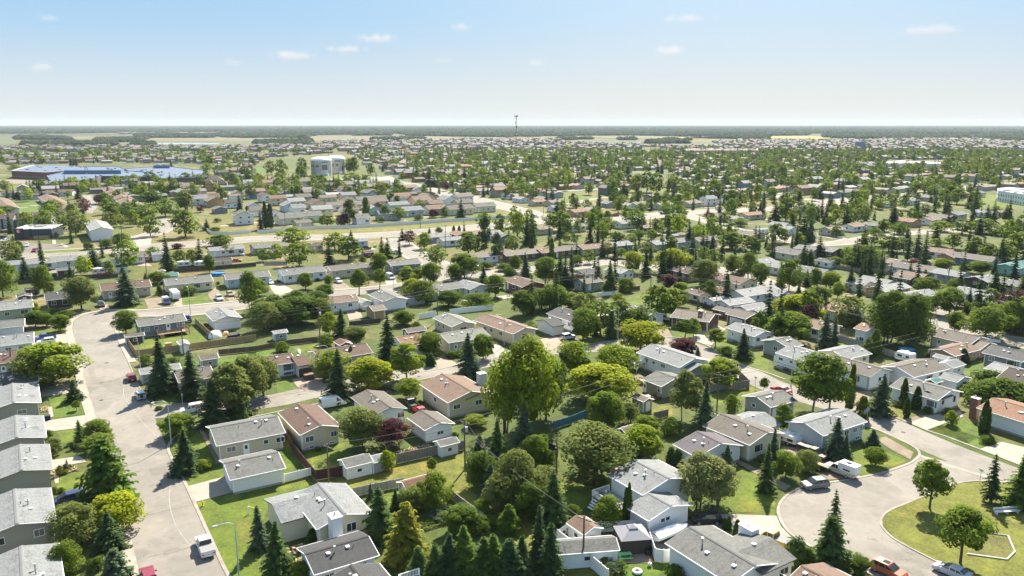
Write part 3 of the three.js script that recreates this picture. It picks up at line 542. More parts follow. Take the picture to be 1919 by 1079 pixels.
function fence(pts,h,mat,label,step=2.4,group){
const t=new THREE.Group();t.name=numbered('fence');tag(t,label,'fence',group);t.position.set(pts[0][0],0,pts[0][1]);
if (!postGeo.has(h))postGeo.set(h,box(0.12,h + 0.12,0.12,0,(h + 0.12)/ 2,0));
const m=fenceMats[mat];
for (let i=0;i<pts.length - 1;i++){
const a=V(pts[i][0],0,pts[i][1]),b=V(pts[i + 1][0],0,pts[i + 1][1]),len=a.distanceTo(b),n=Math.max(1,Math.round(len / step)),yaw=Math.atan2(-(b.z - a.z),b.x - a.x);
for (let k=0;k<n;k++){
const p=a.clone().lerp(b,k / n).sub(t.position),[g,L]=fencePanel(len / n - 0.13,h);
const q=part(t,'panel',g,m);q.rotation.y=yaw;q.scale.x=(len / n - 0.13)/ L;q.position.copy(p).add(V(0.065,0,0).applyAxisAngle(V(0,1,0),yaw));
const ps=part(t,'post',postGeo.get(h),m);ps.position.copy(p);ps.rotation.y=yaw;
}
if (i===pts.length - 2){const ps=part(t,'post',postGeo.get(h),m);ps.position.copy(b.clone().sub(t.position));ps.rotation.y=yaw;}
}
return place(t);
}
// ---------------------------------------------------------------- ground sheets, kerbs
function sheet(name,pts,y,m,smoothIt){
let P=pts.map(([x,z])=>V(x,0,z));
if (smoothIt)P=new THREE.CatmullRomCurve3(P,true,'centripetal').getPoints(pts.length*6).slice(0,-1);
const g=new THREE.ShapeGeometry(new THREE.Shape(P.map((p)=>new THREE.Vector2(p.x,-p.z)))),q=g.attributes.position,uv=g.attributes.uv,n=g.attributes.normal;
for (let i=0;i<q.count;i++){const x=q.getX(i),z=-q.getY(i);q.setXYZ(i,x,y,z);uv.setXY(i,x,z);n.setXYZ(i,0,1,0);}
const ix=g.index;const a=V(q.getX(ix.getX(0)),0,q.getZ(ix.getX(0))),b=V(q.getX(ix.getX(1)),0,q.getZ(ix.getX(1))),c=V(q.getX(ix.getX(2)),0,q.getZ(ix.getX(2)));
if (b.sub(a).cross(c.sub(a)).y<0){for (let i=0;i<ix.count;i +=3){const s=ix.getX(i);ix.setX(i,ix.getX(i + 1));ix.setX(i + 1,s);}}
return structure(name,g,m);
}
function pathPts(pts,closed,div=5){return new THREE.CatmullRomCurve3(pts.map(([x,z])=>V(x,0,z)),!!closed,'centripetal').getPoints((pts.length - (closed?0:1))*div);}
function ribbon(name,pts,o0,o1,y,m,closed,face){
const P=pathPts(pts,closed),f=[],at=(i,o)=>{const p=P[i],a=P[closed?(i - 1 + P.length)% P.length:Math.max(0,i - 1)],b=P[closed?(i + 1)% P.length:Math.min(P.length - 1,i + 1)],d=b.clone().sub(a).normalize();return V(p.x - d.z*o,y,p.z + d.x*o);};
for (let i=0;i<P.length - 1;i++){
const a=at(i,o0),b=at(i,o1),c=at(i + 1,o1),d=at(i + 1,o0);f.push([d,c,b,a]);
if (face)for (const [p,q]of [[a,d],[c,b]])f.push([V(p.x,0,p.z),V(q.x,0,q.z),q,p]);
}
const g=faces(f.map((q)=>{const n=q[1].clone().sub(q[0]).cross(q[2].clone().sub(q[0]));return Math.abs(n.y)>1e-9&&n.y<0?q.slice().reverse():q;})),p=g.attributes.position,u=g.attributes.uv;
for (let i=0;i<p.count;i++)u.setXY(i,p.getX(i),p.getZ(i));
return structure(name,g,m);
}
function person(x,y,z,az,shirt,trousers,hair,label){// seated figure, one continuous body
const t=thing('person',label,'person',x,z,az,undefined,y),R=40,half=0.85;
const mc=new MarchingCubes(R,new THREE.MeshBasicMaterial(),false,false,60000);
const J={pelvis:V(0,0.48,0),chest:V(-0.05,0.82,0),neck:V(-0.03,1.02,0),head:V(0.0,1.19,0)};
const caps=[[J.pelvis,J.chest,0.15,0.16],[J.chest,J.neck,0.15,0.06],[J.neck,J.head,0.055,0.10]];
for (const s of [1,-1])caps.push([V(-0.04,0.93,0.16*s),V(0.05,0.70,0.24*s),0.06,0.045],[V(0.05,0.70,0.24*s),V(0.28,0.68,0.16*s),0.045,0.035],[V(0.28,0.68,0.16*s),V(0.36,0.68,0.15*s),0.038,0.026],[V(0,0.48,0.09*s),V(0.42,0.5,0.12*s),0.09,0.065],[V(0.42,0.5,0.12*s),V(0.45,0.08,0.12*s),0.06,0.042],[V(0.45,0.06,0.12*s),V(0.6,0.04,0.13*s),0.045,0.035]);
const p=V(0,0,0);
for (let k=0;k<R;k++)for (let j=0;j<R;j++)for (let i=0;i<R;i++){
p.set((i / R - 0.5)*2*half + 0.1,(j / R - 0.5)*2*half + 0.68,(k / R - 0.5)*2*half);let e=0;
for (const [a,b,ra,rb]of caps){const ab=b.clone().sub(a),h=clamp(p.clone().sub(a).dot(ab)/ ab.lengthSq()),d=p.distanceTo(a.clone().addScaledVector(ab,h))- lerp(ra,rb,h);e +=Math.exp(-28*d);}
mc.field[i + j*R + k*R*R]=Math.log(e)/ 28;
}
mc.isolation=0;mc.update();
const n=mc.count,g=new THREE.BufferGeometry(),pos=new Float32Array(n*3),col=new Float32Array(n*3),nor=mc.normalArray.slice(0,n*3);
for (let i=0;i<n;i++){const X=mc.positionArray[i*3]*half + 0.1,Y=mc.positionArray[i*3 + 1]*half + 0.68,Z=mc.positionArray[i*3 + 2]*half;pos.set([X,Y,Z],i*3);col.set(Y>1.02||X>0.3&&Y>0.6?[0.45,0.28,0.2]:Y>0.58||(Y>0.5&&X<-0.05)?shirt:Y<0.12?[0.05,0.05,0.05]:trousers,i*3);}
g.setAttribute('position',new THREE.BufferAttribute(pos,3));g.setAttribute('normal',new THREE.BufferAttribute(nor,3));g.setAttribute('color',new THREE.BufferAttribute(col,3));
part(t,'body',g,std('figure',[1,1,1],{vertexColors:true,roughness:0.8}));
part(t,'hair',new THREE.SphereGeometry(0.118,12,8,0,6.283,0,1.7).rotateZ(0.35).translate(-0.015,1.215,0),std('hair ' + hair,hair?[0.03,0.02,0.015]:[0.25,0.17,0.08]));
return place(t);
}
Object.assign(M,{
fieldTan:std('ripe field',[0.155,0.145,0.075],{map:T.dirt,roughness:1}),fieldGreen:std('pasture',[0.090,0.110,0.045],{map:T.dirt,roughness:1}),fieldYellow:std('canola field',[0.30,0.26,0.035],{map:T.dirt,roughness:1}),
asphaltPatch:std('patched asphalt',[0.205,0.188,0.168],{map:T.asphalt,roughness:0.95}),wornGrass:std('worn grass',[0.175,0.150,0.040],{map:T.grass,roughness:1}),
water:std('water',[0.30,0.36,0.42],{roughness:0.15}),
});
{
const zs=[],pos=[],col=[],uv=[],idx=[];
for (let z=40;z>-1000;z -=7)zs.push(z);
for (let d=1000;d<27500;d*=1.045)zs.push(-d);
const nx=150;
zs.forEach((z,j)=>{
const half=Math.max(200,Math.abs(z)*0.95 + 140);
for (let i=0;i<=nx;i++){
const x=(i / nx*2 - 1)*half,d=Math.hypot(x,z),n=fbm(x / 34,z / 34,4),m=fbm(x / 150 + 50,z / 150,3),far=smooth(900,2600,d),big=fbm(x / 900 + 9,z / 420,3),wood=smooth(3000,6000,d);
const dry=smooth(0.46,0.68,n*0.6 + m*0.4),dark=smooth(0.60,0.42,m);
let c=[lerp(0.86,1.55,dry)*lerp(1,0.78,dark),lerp(0.98,1.12,dry)*lerp(1,0.84,dark),lerp(0.8,1.7,dry)*lerp(1,0.85,dark)];
const bare=(1 - far)*smooth(0.60,0.70,fbm(x / 17 + 7,z / 17 + 3,3))*smooth(120,260,d)*0.75;c=[lerp(c[0],2.0,bare),lerp(c[1],1.45,bare),lerp(c[2],5.5,bare)];
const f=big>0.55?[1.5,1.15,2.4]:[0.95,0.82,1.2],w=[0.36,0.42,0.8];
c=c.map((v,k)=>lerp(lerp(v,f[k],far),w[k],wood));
pos.push(x,0,z);uv.push(x,z);col.push(...c);
if (j&&i){const a=(j - 1)*(nx + 1)+ i - 1,b=a + 1,e=j*(nx + 1)+ i - 1,g=e + 1;idx.push(a,b,e,b,g,e);}
}
});
const g=new THREE.BufferGeometry();
g.setAttribute('position',new THREE.Float32BufferAttribute(pos,3));g.setAttribute('uv',new THREE.Float32BufferAttribute(uv,2));g.setAttribute('color',new THREE.Float32BufferAttribute(col,3));g.setIndex(idx);g.computeVertexNormals();
structure('ground',g,M.grass);
}
// ---------------------------------------------------------------- ground, streets
ribbon('pavement',[[-248.5,-348.2],[-233.4,-352.8],[-217.1,-366.8],[-193,-376.8],[-175.6,-387.4],[-159,-396.2],[-135.8,-412.8],[-103.2,-418.8],[-70.4,-429.1],[-32.3,-453.1],[0.2,-476],[21.1,-491.4],[42.5,-496.3],[68.7,-501.9],[98.6,-524.5],[130.1,-544.8],[183.9,-562.2],[223,-590.4],[264.3,-627.1],[296.6,-632.4],[355.6,-684.9],[481.8,-786.4],[545.3,-822.6]],-11.4,11.4,0.024,M.curb,false,false);
ribbon('road',[[-248.5,-348.2],[-233.4,-352.8],[-217.1,-366.8],[-193,-376.8],[-175.6,-387.4],[-159,-396.2],[-135.8,-412.8],[-103.2,-418.8],[-70.4,-429.1],[-32.3,-453.1],[0.2,-476],[21.1,-491.4],[42.5,-496.3],[68.7,-501.9],[98.6,-524.5],[130.1,-544.8],[183.9,-562.2],[223,-590.4],[264.3,-627.1],[296.6,-632.4],[355.6,-684.9],[481.8,-786.4],[545.3,-822.6]],-9.5,9.5,0.048,M.asphalt,false,false);
ribbon('pavement',[[-163.2,-906],[-138.6,-848],[-108.4,-804.1],[-76.3,-730],[-35,-649.8],[0.2,-564.6],[5.8,-553.4],[13.6,-524.5],[22.7,-488]],-9.9,9.9,0.028,M.curb,false,false);
ribbon('road',[[-163.2,-906],[-138.6,-848],[-108.4,-804.1],[-76.3,-730],[-35,-649.8],[0.2,-564.6],[5.8,-553.4],[13.6,-524.5],[22.7,-488]],-8.0,8.0,0.052,M.asphalt,false,false);
ribbon('pavement',[[-62.5,-415.2],[-55.4,-389.5],[-46.3,-364.8],[-38.1,-346.4],[-29.5,-329.7],[-26,-314.5],[-26.7,-298]],-6.9,6.9,0.032,M.curb,false,false);
ribbon('road',[[-62.5,-415.2],[-55.4,-389.5],[-46.3,-364.8],[-38.1,-346.4],[-29.5,-329.7],[-26,-314.5],[-26.7,-298]],-5.0,5.0,0.055999999999999994,M.asphalt,false,false);
ribbon('pavement',[[116.4,-524.5],[120.1,-501.9],[126.8,-474.7],[128.8,-447.3],[139.2,-438.9],[152.4,-422.8]],-6.4,6.4,0.02,M.curb,false,false);
ribbon('road',[[116.4,-524.5],[120.1,-501.9],[126.8,-474.7],[128.8,-447.3],[139.2,-438.9],[152.4,-422.8]],-4.5,4.5,0.06,M.asphalt,false,false);
ribbon('pavement',[[-22.1,-306],[-11.8,-314.5],[0.1,-318.9],[11.4,-325],[24.6,-329.7],[37.7,-340.2],[46.5,-344.7],[57.1,-329.7],[75.2,-326.6],[86.9,-323.5],[93.8,-308.8],[97.7,-292.8],[102.4,-284.2],[110.7,-273.8]],-6.4,6.4,0.024,M.curb,false,false);
ribbon('road',[[-22.1,-306],[-11.8,-314.5],[0.1,-318.9],[11.4,-325],[24.6,-329.7],[37.7,-340.2],[46.5,-344.7],[57.1,-329.7],[75.2,-326.6],[86.9,-323.5],[93.8,-308.8],[97.7,-292.8],[102.4,-284.2],[110.7,-273.8]],-4.5,4.5,0.044,M.asphalt,false,false);
ribbon('pavement',[[124.8,-422.8],[144,-415.2],[149.8,-396.2],[163.5,-396.2],[178.3,-405.5],[207,-428],[230.9,-438.9],[254.3,-447.3],[306,-468.3]],-6.4,6.4,0.028,M.curb,false,false);
ribbon('road',[[124.8,-422.8],[144,-415.2],[149.8,-396.2],[163.5,-396.2],[178.3,-405.5],[207,-428],[230.9,-438.9],[254.3,-447.3],[306,-468.3]],-4.5,4.5,0.048,M.asphalt,false,false);
ribbon('road',[[168.8,-428],[173.9,-415.2],[180.1,-403.2]],-4.0,4.0,0.052,M.asphalt,false,false);
ribbon('pavement',[[134.7,-255.1],[135.5,-243.9],[133.1,-228],[134.7,-219.6],[143.1,-211.2],[150.9,-202]],-6.4,6.4,0.02,M.curb,false,false);
ribbon('road',[[134.7,-255.1],[135.5,-243.9],[133.1,-228],[134.7,-219.6],[143.1,-211.2],[150.9,-202]],-4.5,4.5,0.055999999999999994,M.asphalt,false,false);
ribbon('road',[[125.5,-230.4],[135.5,-243.9],[145,-255.1],[148,-255.1],[174,-276]],-4.0,4.0,0.06,M.asphalt,false,false);
ribbon('pavement',[[-185.2,-380.9],[-199.1,-403.2],[-199.7,-438.9],[-210.7,-474.7],[-226.7,-501.9]],-6.4,6.4,0.028,M.curb,false,false);
ribbon('road',[[-185.2,-380.9],[-199.1,-403.2],[-199.7,-438.9],[-210.7,-474.7],[-226.7,-501.9]],-4.5,4.5,0.044,M.asphalt,false,false);
ribbon('road',[[-289.9,-532.2],[-322.7,-605.3],[-364.6,-674.5]],-4.0,4.0,0.048,M.asphalt,false,false);
ribbon('road',[[-220.8,-605.3],[-229,-649.8],[-253.9,-701.2],[-257.7,-649.8]],-4.0,4.0,0.052,M.asphalt,false,false);
ribbon('pavement',[[-553.7,-832.2],[-517.5,-842],[-462.1,-761.2]],-6.4,6.4,0.024,M.curb,false,false);
ribbon('road',[[-553.7,-832.2],[-517.5,-842],[-462.1,-761.2]],-4.5,4.5,0.055999999999999994,M.asphalt,false,false);
ribbon('pavement',[[216.4,-701.2],[229.8,-638.1],[249.3,-626.8],[255.3,-605.3],[251,-585.3]],-6.4,6.4,0.028,M.curb,false,false);
ribbon('road',[[216.4,-701.2],[229.8,-638.1],[249.3,-626.8],[255.3,-605.3],[251,-585.3]],-4.5,4.5,0.06,M.asphalt,false,false);
ribbon('road',[[42.7,-595.1],[77.4,-649.8],[110.5,-649.8]],-4.0,4.0,0.044,M.asphalt,false,false);
ribbon('street',[[273,-639],[625,-868]],-4.6,4.6,.04,M.asphalt);
ribbon('street',[[180,-653],[723,-1006]],-4.6,4.6,.04,M.asphalt);
ribbon('street',[[161,-714],[807,-1134]],-4.6,4.6,.04,M.asphalt);
ribbon('street',[[-18,-671],[98,-747]],-4.6,4.6,.04,M.asphalt);
ribbon('street',[[171,-795],[553,-1043]],-4.6,4.6,.04,M.asphalt);
ribbon('street',[[582,-1062],[905,-1272]],-4.6,4.6,.04,M.asphalt);
ribbon('street',[[-52,-723],[108,-828]],-4.6,4.6,.04,M.asphalt);
ribbon('street',[[196,-885],[490,-1076]],-4.6,4.6,.04,M.asphalt);
ribbon('street',[[651,-1181],[1004,-1409]],-4.6,4.6,.04,M.asphalt);
ribbon('street',[[-71,-785],[119,-909]],-4.6,4.6,.04,M.asphalt);
ribbon('street',[[207,-966],[544,-1185]],-4.6,4.6,.04,M.asphalt);
ribbon('street',[[706,-1290],[1102,-1547]],-4.6,4.6,.04,M.asphalt);
ribbon('street',[[-222,-760],[-134,-818]],-4.6,4.6,.04,M.asphalt);
ribbon('street',[[-90,-846],[144,-999]],-4.6,4.6,.04,M.asphalt);
ribbon('street',[[188,-1027],[584,-1285]],-4.6,4.6,.04,M.asphalt);
ribbon('street',[[643,-1323],[1068,-1599]],-4.6,4.6,.04,M.asphalt);
ribbon('street',[[-124,-898],[946,-1594]],-4.6,4.6,.04,M.asphalt);
ribbon('street',[[-143,-960],[839,-1598]],-4.6,4.6,.04,M.asphalt);
ribbon('street',[[-148,-1031],[717,-1593]],-4.6,4.6,.04,M.asphalt);
ribbon('street',[[-167,-1092],[610,-1597]],-4.6,4.6,.04,M.asphalt);
ribbon('street',[[-186,-1154],[488,-1592]],-4.6,4.6,.04,M.asphalt);
ribbon('street',[[-205,-1215],[381,-1597]],-4.6,4.6,.04,M.asphalt);
ribbon('street',[[-224,-1277],[259,-1591]],-4.6,4.6,.04,M.asphalt);
ribbon('street',[[-243,-1338],[152,-1596]],-4.6,4.6,.04,M.asphalt);
ribbon('street',[[-541,-1219],[-424,-1295]],-4.6,4.6,.04,M.asphalt);
ribbon('street',[[-262,-1400],[30,-1591]],-4.6,4.6,.04,M.asphalt);
ribbon('street',[[-795,-1128],[-721,-1176]],-4.6,4.6,.04,M.asphalt);
ribbon('street',[[-663,-1214],[-428,-1366]],-4.6,4.6,.04,M.asphalt);
ribbon('street',[[-281,-1461],[-76,-1595]],-4.6,4.6,.04,M.asphalt);
ribbon('street',[[-829,-1180],[-432,-1437]],-4.6,4.6,.04,M.asphalt);
ribbon('street',[[-286,-1533],[-183,-1599]],-4.6,4.6,.04,M.asphalt);
ribbon('street',[[-862,-1232],[-407,-1527]],-4.6,4.6,.04,M.asphalt);
ribbon('street',[[-911,-1274],[-412,-1598]],-4.6,4.6,.04,M.asphalt);
ribbon('street',[[-945,-1326],[-534,-1593]],-4.6,4.6,.04,M.asphalt);
ribbon('street',[[-978,-1378],[-641,-1598]],-4.6,4.6,.04,M.asphalt);
ribbon('street',[[-1012,-1430],[-763,-1592]],-4.6,4.6,.04,M.asphalt);
ribbon('street',[[-1046,-1482],[-870,-1597]],-4.6,4.6,.04,M.asphalt);
sheet('street',[[-49.3,-94.3],[-50.4,-96],[-55.3,-104.2],[-59.9,-111.5],[-86,-153.6],[-97.1,-171],[-112.2,-196],[-124.3,-215.3],[-131.8,-228],[-136.1,-237],[-136.7,-244.3],[-134.3,-247.9],[-129.4,-249.4],[-121.6,-249.5],[-112.5,-253.7],[-102.9,-258.8],[-93.5,-263.1],[-86.5,-267.3],[-77.6,-275.6],[-66.2,-280.2],[-59,-283.5],[-50.8,-287.3],[-43.6,-292.8],[-37,-297.4],[-32.7,-306],[-37.5,-281.1],[-48.7,-274.9],[-57.8,-272.7],[-73.7,-261],[-85.6,-255.4],[-102.9,-244.2],[-118.8,-242.5],[-121.2,-238.7],[-121,-232.8],[-116.5,-222.6],[-109.8,-211.2],[-98.2,-192.5],[-86.8,-173.8],[-79.9,-163.5],[-64.7,-138.1],[-63.9,-136.3],[-61.4,-132.3],[-58.3,-127.7],[-51.9,-117.4],[-44.5,-105.3],[-38.7,-96],[-37.4,-94.3]],0.03,M.asphalt);
ribbon('street',[[-76.9,-157.4],[-71.9,-158.9],[-62.5,-161.5],[-53.5,-164.2],[-46.1,-169.8],[-38,-175],[-28.7,-179.7],[-18.7,-185.9],[-7.5,-193],[2.9,-201.1],[13.1,-204.6],[23.8,-207.2],[33.7,-212],[42.1,-212.6],[47.9,-208.3],[52.1,-198.6],[55.5,-188.9],[58.3,-181.7],[60.6,-175],[65.1,-168.3],[73.9,-156.7],[77.6,-147],[80.9,-138.6],[85,-130.2],[89.4,-123],[94.6,-112]],-4.2,4.2,0.038,M.asphalt,false,false);
ribbon('pavement',[[-49.3,-94.3],[-50.4,-96],[-55.3,-104.2],[-59.9,-111.5],[-86,-153.6],[-97.1,-171],[-112.2,-196],[-124.3,-215.3],[-131.8,-228],[-136.1,-237],[-136.7,-244.3],[-134.3,-247.9],[-129.4,-249.4],[-121.6,-249.5],[-112.5,-253.7],[-102.9,-258.8],[-93.5,-263.1],[-86.5,-267.3],[-77.6,-275.6],[-66.2,-280.2],[-59,-283.5],[-50.8,-287.3],[-43.6,-292.8],[-37,-297.4],[-32.7,-306]],-1.9,-0.22,0.12,M.concrete,false,false);
ribbon('kerb',[[-49.3,-94.3],[-50.4,-96],[-55.3,-104.2],[-59.9,-111.5],[-86,-153.6],[-97.1,-171],[-112.2,-196],[-124.3,-215.3],[-131.8,-228],[-136.1,-237],[-136.7,-244.3],[-134.3,-247.9],[-129.4,-249.4],[-121.6,-249.5],[-112.5,-253.7],[-102.9,-258.8],[-93.5,-263.1],[-86.5,-267.3],[-77.6,-275.6],[-66.2,-280.2],[-59,-283.5],[-50.8,-287.3],[-43.6,-292.8],[-37,-297.4],[-32.7,-306]],-0.25,0,0.13,M.curb,false,true);
ribbon('pavement',[[-98.2,-192.5],[-109.8,-211.2],[-116.5,-222.6],[-121,-232.8],[-121.2,-238.7],[-118.8,-242.5],[-102.9,-244.2],[-85.6,-255.4]],0.2,1.9,0.12,M.concrete,false,false);
ribbon('kerb',[[-72.7,-159.6],[-76.4,-160.8],[-79.9,-163.5],[-86.8,-173.8],[-98.2,-192.5],[-109.8,-211.2],[-116.5,-222.6],[-121,-232.8],[-121.2,-238.7],[-118.8,-242.5],[-102.9,-244.2],[-85.6,-255.4],[-73.7,-261],[-57.8,-272.7],[-48.7,-274.9],[-37.5,-281.1]],0,0.24,0.13,M.curb,false,true);
ribbon('kerb',[[-13.7,-190.2],[-21.3,-185.3],[-29.7,-182.2],[-36.8,-178.4],[-43,-173.6],[-48.3,-170.3],[-55.2,-165.8],[-61.4,-160.2],[-67,-158.2],[-72.7,-159.6]],0,0.3,0.1,M.curb,false,true);
ribbon('kerb',[[-37.4,-94.3],[-38.7,-96],[-44.5,-105.3],[-51.9,-117.4],[-58.3,-127.7],[-61.4,-132.3],[-63.9,-136.3],[-65.2,-138.8],[-66,-141.8],[-66,-144.7],[-64.6,-148],[-62.9,-149.8],[-51.9,-156.5],[-46.6,-160.6],[-41,-163.5],[-36.2,-166.1],[-28,-171]],0,0.5,0.1,M.curb,false,true);
sheet('street',[[75,-135.5],[72.1,-132.5],[64.9,-128.3],[59.7,-126.2],[53.7,-124.3],[49.8,-123.3],[45.3,-119.8],[42.6,-116],[41.5,-112.8],[41.3,-107.5],[43.5,-102.8],[46.9,-98.3],[49.2,-95.6],[51.8,-92.8],[60.5,-92.1],[61.8,-95.6],[59.4,-99.8],[57.4,-103.6],[56.4,-106.3],[56.5,-109.7],[57.8,-112.1],[59.7,-114],[63.5,-116.4],[70,-120.3],[76,-123.7],[80.7,-124.6],[84.5,-123.8],[88.5,-122],[88.7,-122.3],[85,-124.6],[79,-132.7]],0.03,M.asphalt);
ribbon('kerb',[[70.4,-151.1],[73.1,-147.1],[75.5,-140.8],[75.9,-138],[75,-135.5],[72.1,-132.5],[64.9,-128.3],[59.7,-126.2],[53.7,-124.3],[49.8,-123.3],[45.3,-119.8],[42.6,-116],[41.5,-112.8],[41.3,-107.5],[43.5,-102.8],[46.9,-98.3],[49.2,-95.6],[51.8,-92.8]],-0.45,0.0,0.1,M.curb,false,true);
sheet('park_island',[[61.8,-95.6],[59.4,-99.8],[57.4,-103.6],[56.4,-106.3],[56.5,-109.7],[57.8,-112.1],[59.7,-114],[63.5,-116.4],[70,-120.3],[76,-123.7],[80.7,-124.6],[84.5,-123.8],[88.5,-122],[93.7,-118.3],[68.9,-83.6],[59,-83.6]],0.1,M.lawnDry);
ribbon('kerb',[[61.8,-95.6],[59.4,-99.8],[57.4,-103.6],[56.4,-106.3],[56.5,-109.7],[57.8,-112.1],[59.7,-114],[63.5,-116.4],[70,-120.3],[76,-123.7],[80.7,-124.6],[84.5,-123.8],[88.5,-122]],-0.35,0.0,0.125,M.curb,false,true);
ribbon('gutter_strip',[[75.1,-135.6],[77.4,-132],[80.4,-128.6],[84.8,-124.3]],-0.5,0.5,0.046,M.curb,false,false);
ribbon('kerb',[[74.8,-164.1],[76.8,-159.4],[81.2,-151.5],[82.6,-147.4],[84.7,-144.3],[87.8,-138],[91.3,-130.3],[93.2,-126]],-0.45,0.0,0.1,M.curb,false,true);
ribbon('kerb',[[17.2,-202],[20.8,-209],[28.6,-212.8],[32.7,-215.3],[38.3,-217],[43,-217.2],[47.4,-216.5],[51.5,-212.8],[54.2,-206.9],[55.2,-199.6],[57.8,-191.3],[62.8,-183.7],[65.2,-179.1]],-0.5,0.0,0.1,M.curb,false,true);
ribbon('road_marking',[[-42.2,-99.7],[-46.3,-103.4],[-50.5,-108.5],[-53.9,-114.1],[-56.4,-119.3],[-57.3,-121.8]],-0.06,0.06,0.05,M.paint,false,false);
ribbon('road_marking',[[-66.3,-140.2],[-70.6,-145.7],[-73.7,-149.2],[-81.7,-159.8],[-87.1,-167.4],[-90.3,-173.8],[-91.9,-177.6]],-0.06,0.06,0.05,M.paint,false,false);
ribbon('tar_seam',[[-51.5,-100.6],[-47.8,-102.6],[-44.6,-104.5]],-0.05,0.05,0.046,M.asphaltDark,false,false);
ribbon('tar_seam',[[-57.2,-112.8],[-54.4,-114.4],[-51.2,-116.2]],-0.05,0.05,0.046,M.asphaltDark,false,false);
ribbon('tar_seam',[[-118.4,-206.5],[-114.3,-209.2],[-109.7,-211.9]],-0.05,0.05,0.046,M.asphaltDark,false,false);
sheet('street_patch',[[-64.5,-129.8],[-61.9,-130.7],[-60.3,-127.9],[-62.8,-127]],0.05,M.asphaltPatch);
sheet('street_patch',[[-106.1,-188],[-105,-188.5],[-100.2,-180.6],[-101,-179.6]],0.05,M.asphaltPatch);
sheet('street_patch',[[75.3,-149.9],[76.8,-147.4],[75.2,-145.7],[73.8,-148.5]],0.05,M.asphaltPatch);
sheet('street_patch',[[-23.7,-180.6],[-19.2,-183.7],[-18.7,-182.2],[-23.2,-178.9]],0.05,M.asphaltPatch);
sheet('street_patch',[[-50,-102.3],[-48.3,-103.4],[-47.7,-102.3],[-49.3,-101.2]],0.05,M.asphaltPatch);
structure('manhole_cover',new THREE.CylinderGeometry(.42,.42,.02,18).translate(-59.9,.05,-123.3),M.dark);
structure('manhole_cover',new THREE.CylinderGeometry(.42,.42,.02,18).translate(-103.7,.05,-192.5),M.dark);
structure('manhole_cover',new THREE.CylinderGeometry(.42,.42,.02,18).translate(51.6,.05,-114.6),M.dark);
structure('manhole_cover',new THREE.CylinderGeometry(.42,.42,.02,18).translate(73.8,.05,-129.8),M.dark);
structure('manhole_cover',new THREE.CylinderGeometry(.42,.42,.02,18).translate(-22.5,.05,-181.6),M.dark);
structure('manhole_cover',new THREE.CylinderGeometry(.42,.42,.02,18).translate(-90.9,.05,-164.8),M.dark);
structure('manhole_cover',new THREE.CylinderGeometry(.42,.42,.02,18).translate(77.6,.05,-146.4),M.dark);
sheet('driveway',[[-96.3,-152.4],[-89.6,-155.8],[-85.3,-149.4],[-90.7,-147.2],[-92.7,-146.5]],0.07,M.concrete);
sheet('driveway',[[-109.6,-173.8],[-101.9,-175.9],[-98.2,-170.2],[-105.4,-167]],0.07,M.concrete);
sheet('garden_path',[[-100.3,-160.6],[-99.5,-160.8],[-95.8,-154.9],[-96.3,-154.3]],0.07,M.concrete);
sheet('driveway',[[-83.7,-133.3],[-79.6,-135],[-77,-132.5],[-79,-131.5],[-79.3,-127.7],[-77.2,-123.9],[-77.7,-123.7],[-80.3,-127.7]],0.07,M.concrete);
sheet('driveway',[[-75.1,-117.3],[-73.8,-117.8],[-68.6,-120.3],[-66,-118.4],[-72.3,-114.6]],0.07,M.concrete);
sheet('driveway',[[-138,-217.9],[-129.1,-220.8],[-123,-211.2],[-132,-208.5]],0.07,M.concrete);
sheet('driveway',[[-148.7,-231],[-138,-233.6],[-133.6,-228],[-145,-226.3]],0.07,M.gravel);
sheet('driveway',[[-54.9,-122.7],[-49.5,-126.7],[-45.7,-120.9],[-51.2,-117.1]],0.07,M.concrete);
sheet('garden_path',[[-62.8,-148],[-62.3,-148.4],[-52.5,-132.2],[-53.2,-131.8]],0.07,M.gravel);
sheet('driveway',[[-52.8,-179.4],[-48,-182.7],[-42.3,-172.4],[-48.2,-170.3]],0.07,M.concretePink);
sheet('driveway',[[-20.3,-196.9],[-18.2,-199],[-13.6,-191.1],[-18.3,-187.2]],0.07,M.concretePink);
sheet('driveway',[[-32.2,-183.5],[-29,-185.8],[-26.5,-179.1],[-30,-175.7]],0.07,M.concrete);
sheet('driveway',[[-6.6,-211.2],[-4.4,-212.5],[-1.3,-202],[-4.1,-197.1]],0.07,M.concrete);
sheet('driveway',[[8,-215],[12.8,-218.2],[14.5,-208.2],[9.7,-202.7]],0.07,M.concretePink);
sheet('driveway',[[12.7,-216.5],[18.4,-217],[21.1,-208.2],[17.6,-206.5]],0.07,M.asphaltDark);
sheet('driveway',[[42.6,-235.3],[46.9,-240.4],[46.1,-216.8],[42.4,-216]],0.07,M.gravel);
sheet('driveway',[[55.1,-224.9],[62.1,-230.7],[63.8,-226.4],[55,-208.5],[50.3,-214.2]],0.07,M.concrete);
sheet('driveway',[[32.8,-113.1],[41.3,-112.6],[40.9,-109.2],[41.4,-106.1],[35.7,-106.7],[33.7,-107.1],[32.5,-110.8]],0.07,M.concrete);
sheet('gravel_yard',[[26.8,-111.2],[32.9,-113.2],[31.6,-107.1],[26.2,-108.3]],0.06,M.gravelGrey);
sheet('gravel_yard',[[20.6,-108.5],[24.5,-110],[23.1,-102.7],[20.8,-103]],0.05,M.gravelGrey);
sheet('driveway',[[39.6,-134.5],[40.5,-135],[47.1,-122.7],[45.4,-121.1]],0.07,M.gravel);
sheet('driveway',[[51.1,-139.4],[54,-138.8],[54.1,-135.4],[52.1,-133.2],[51,-135.3]],0.07,M.gravel);
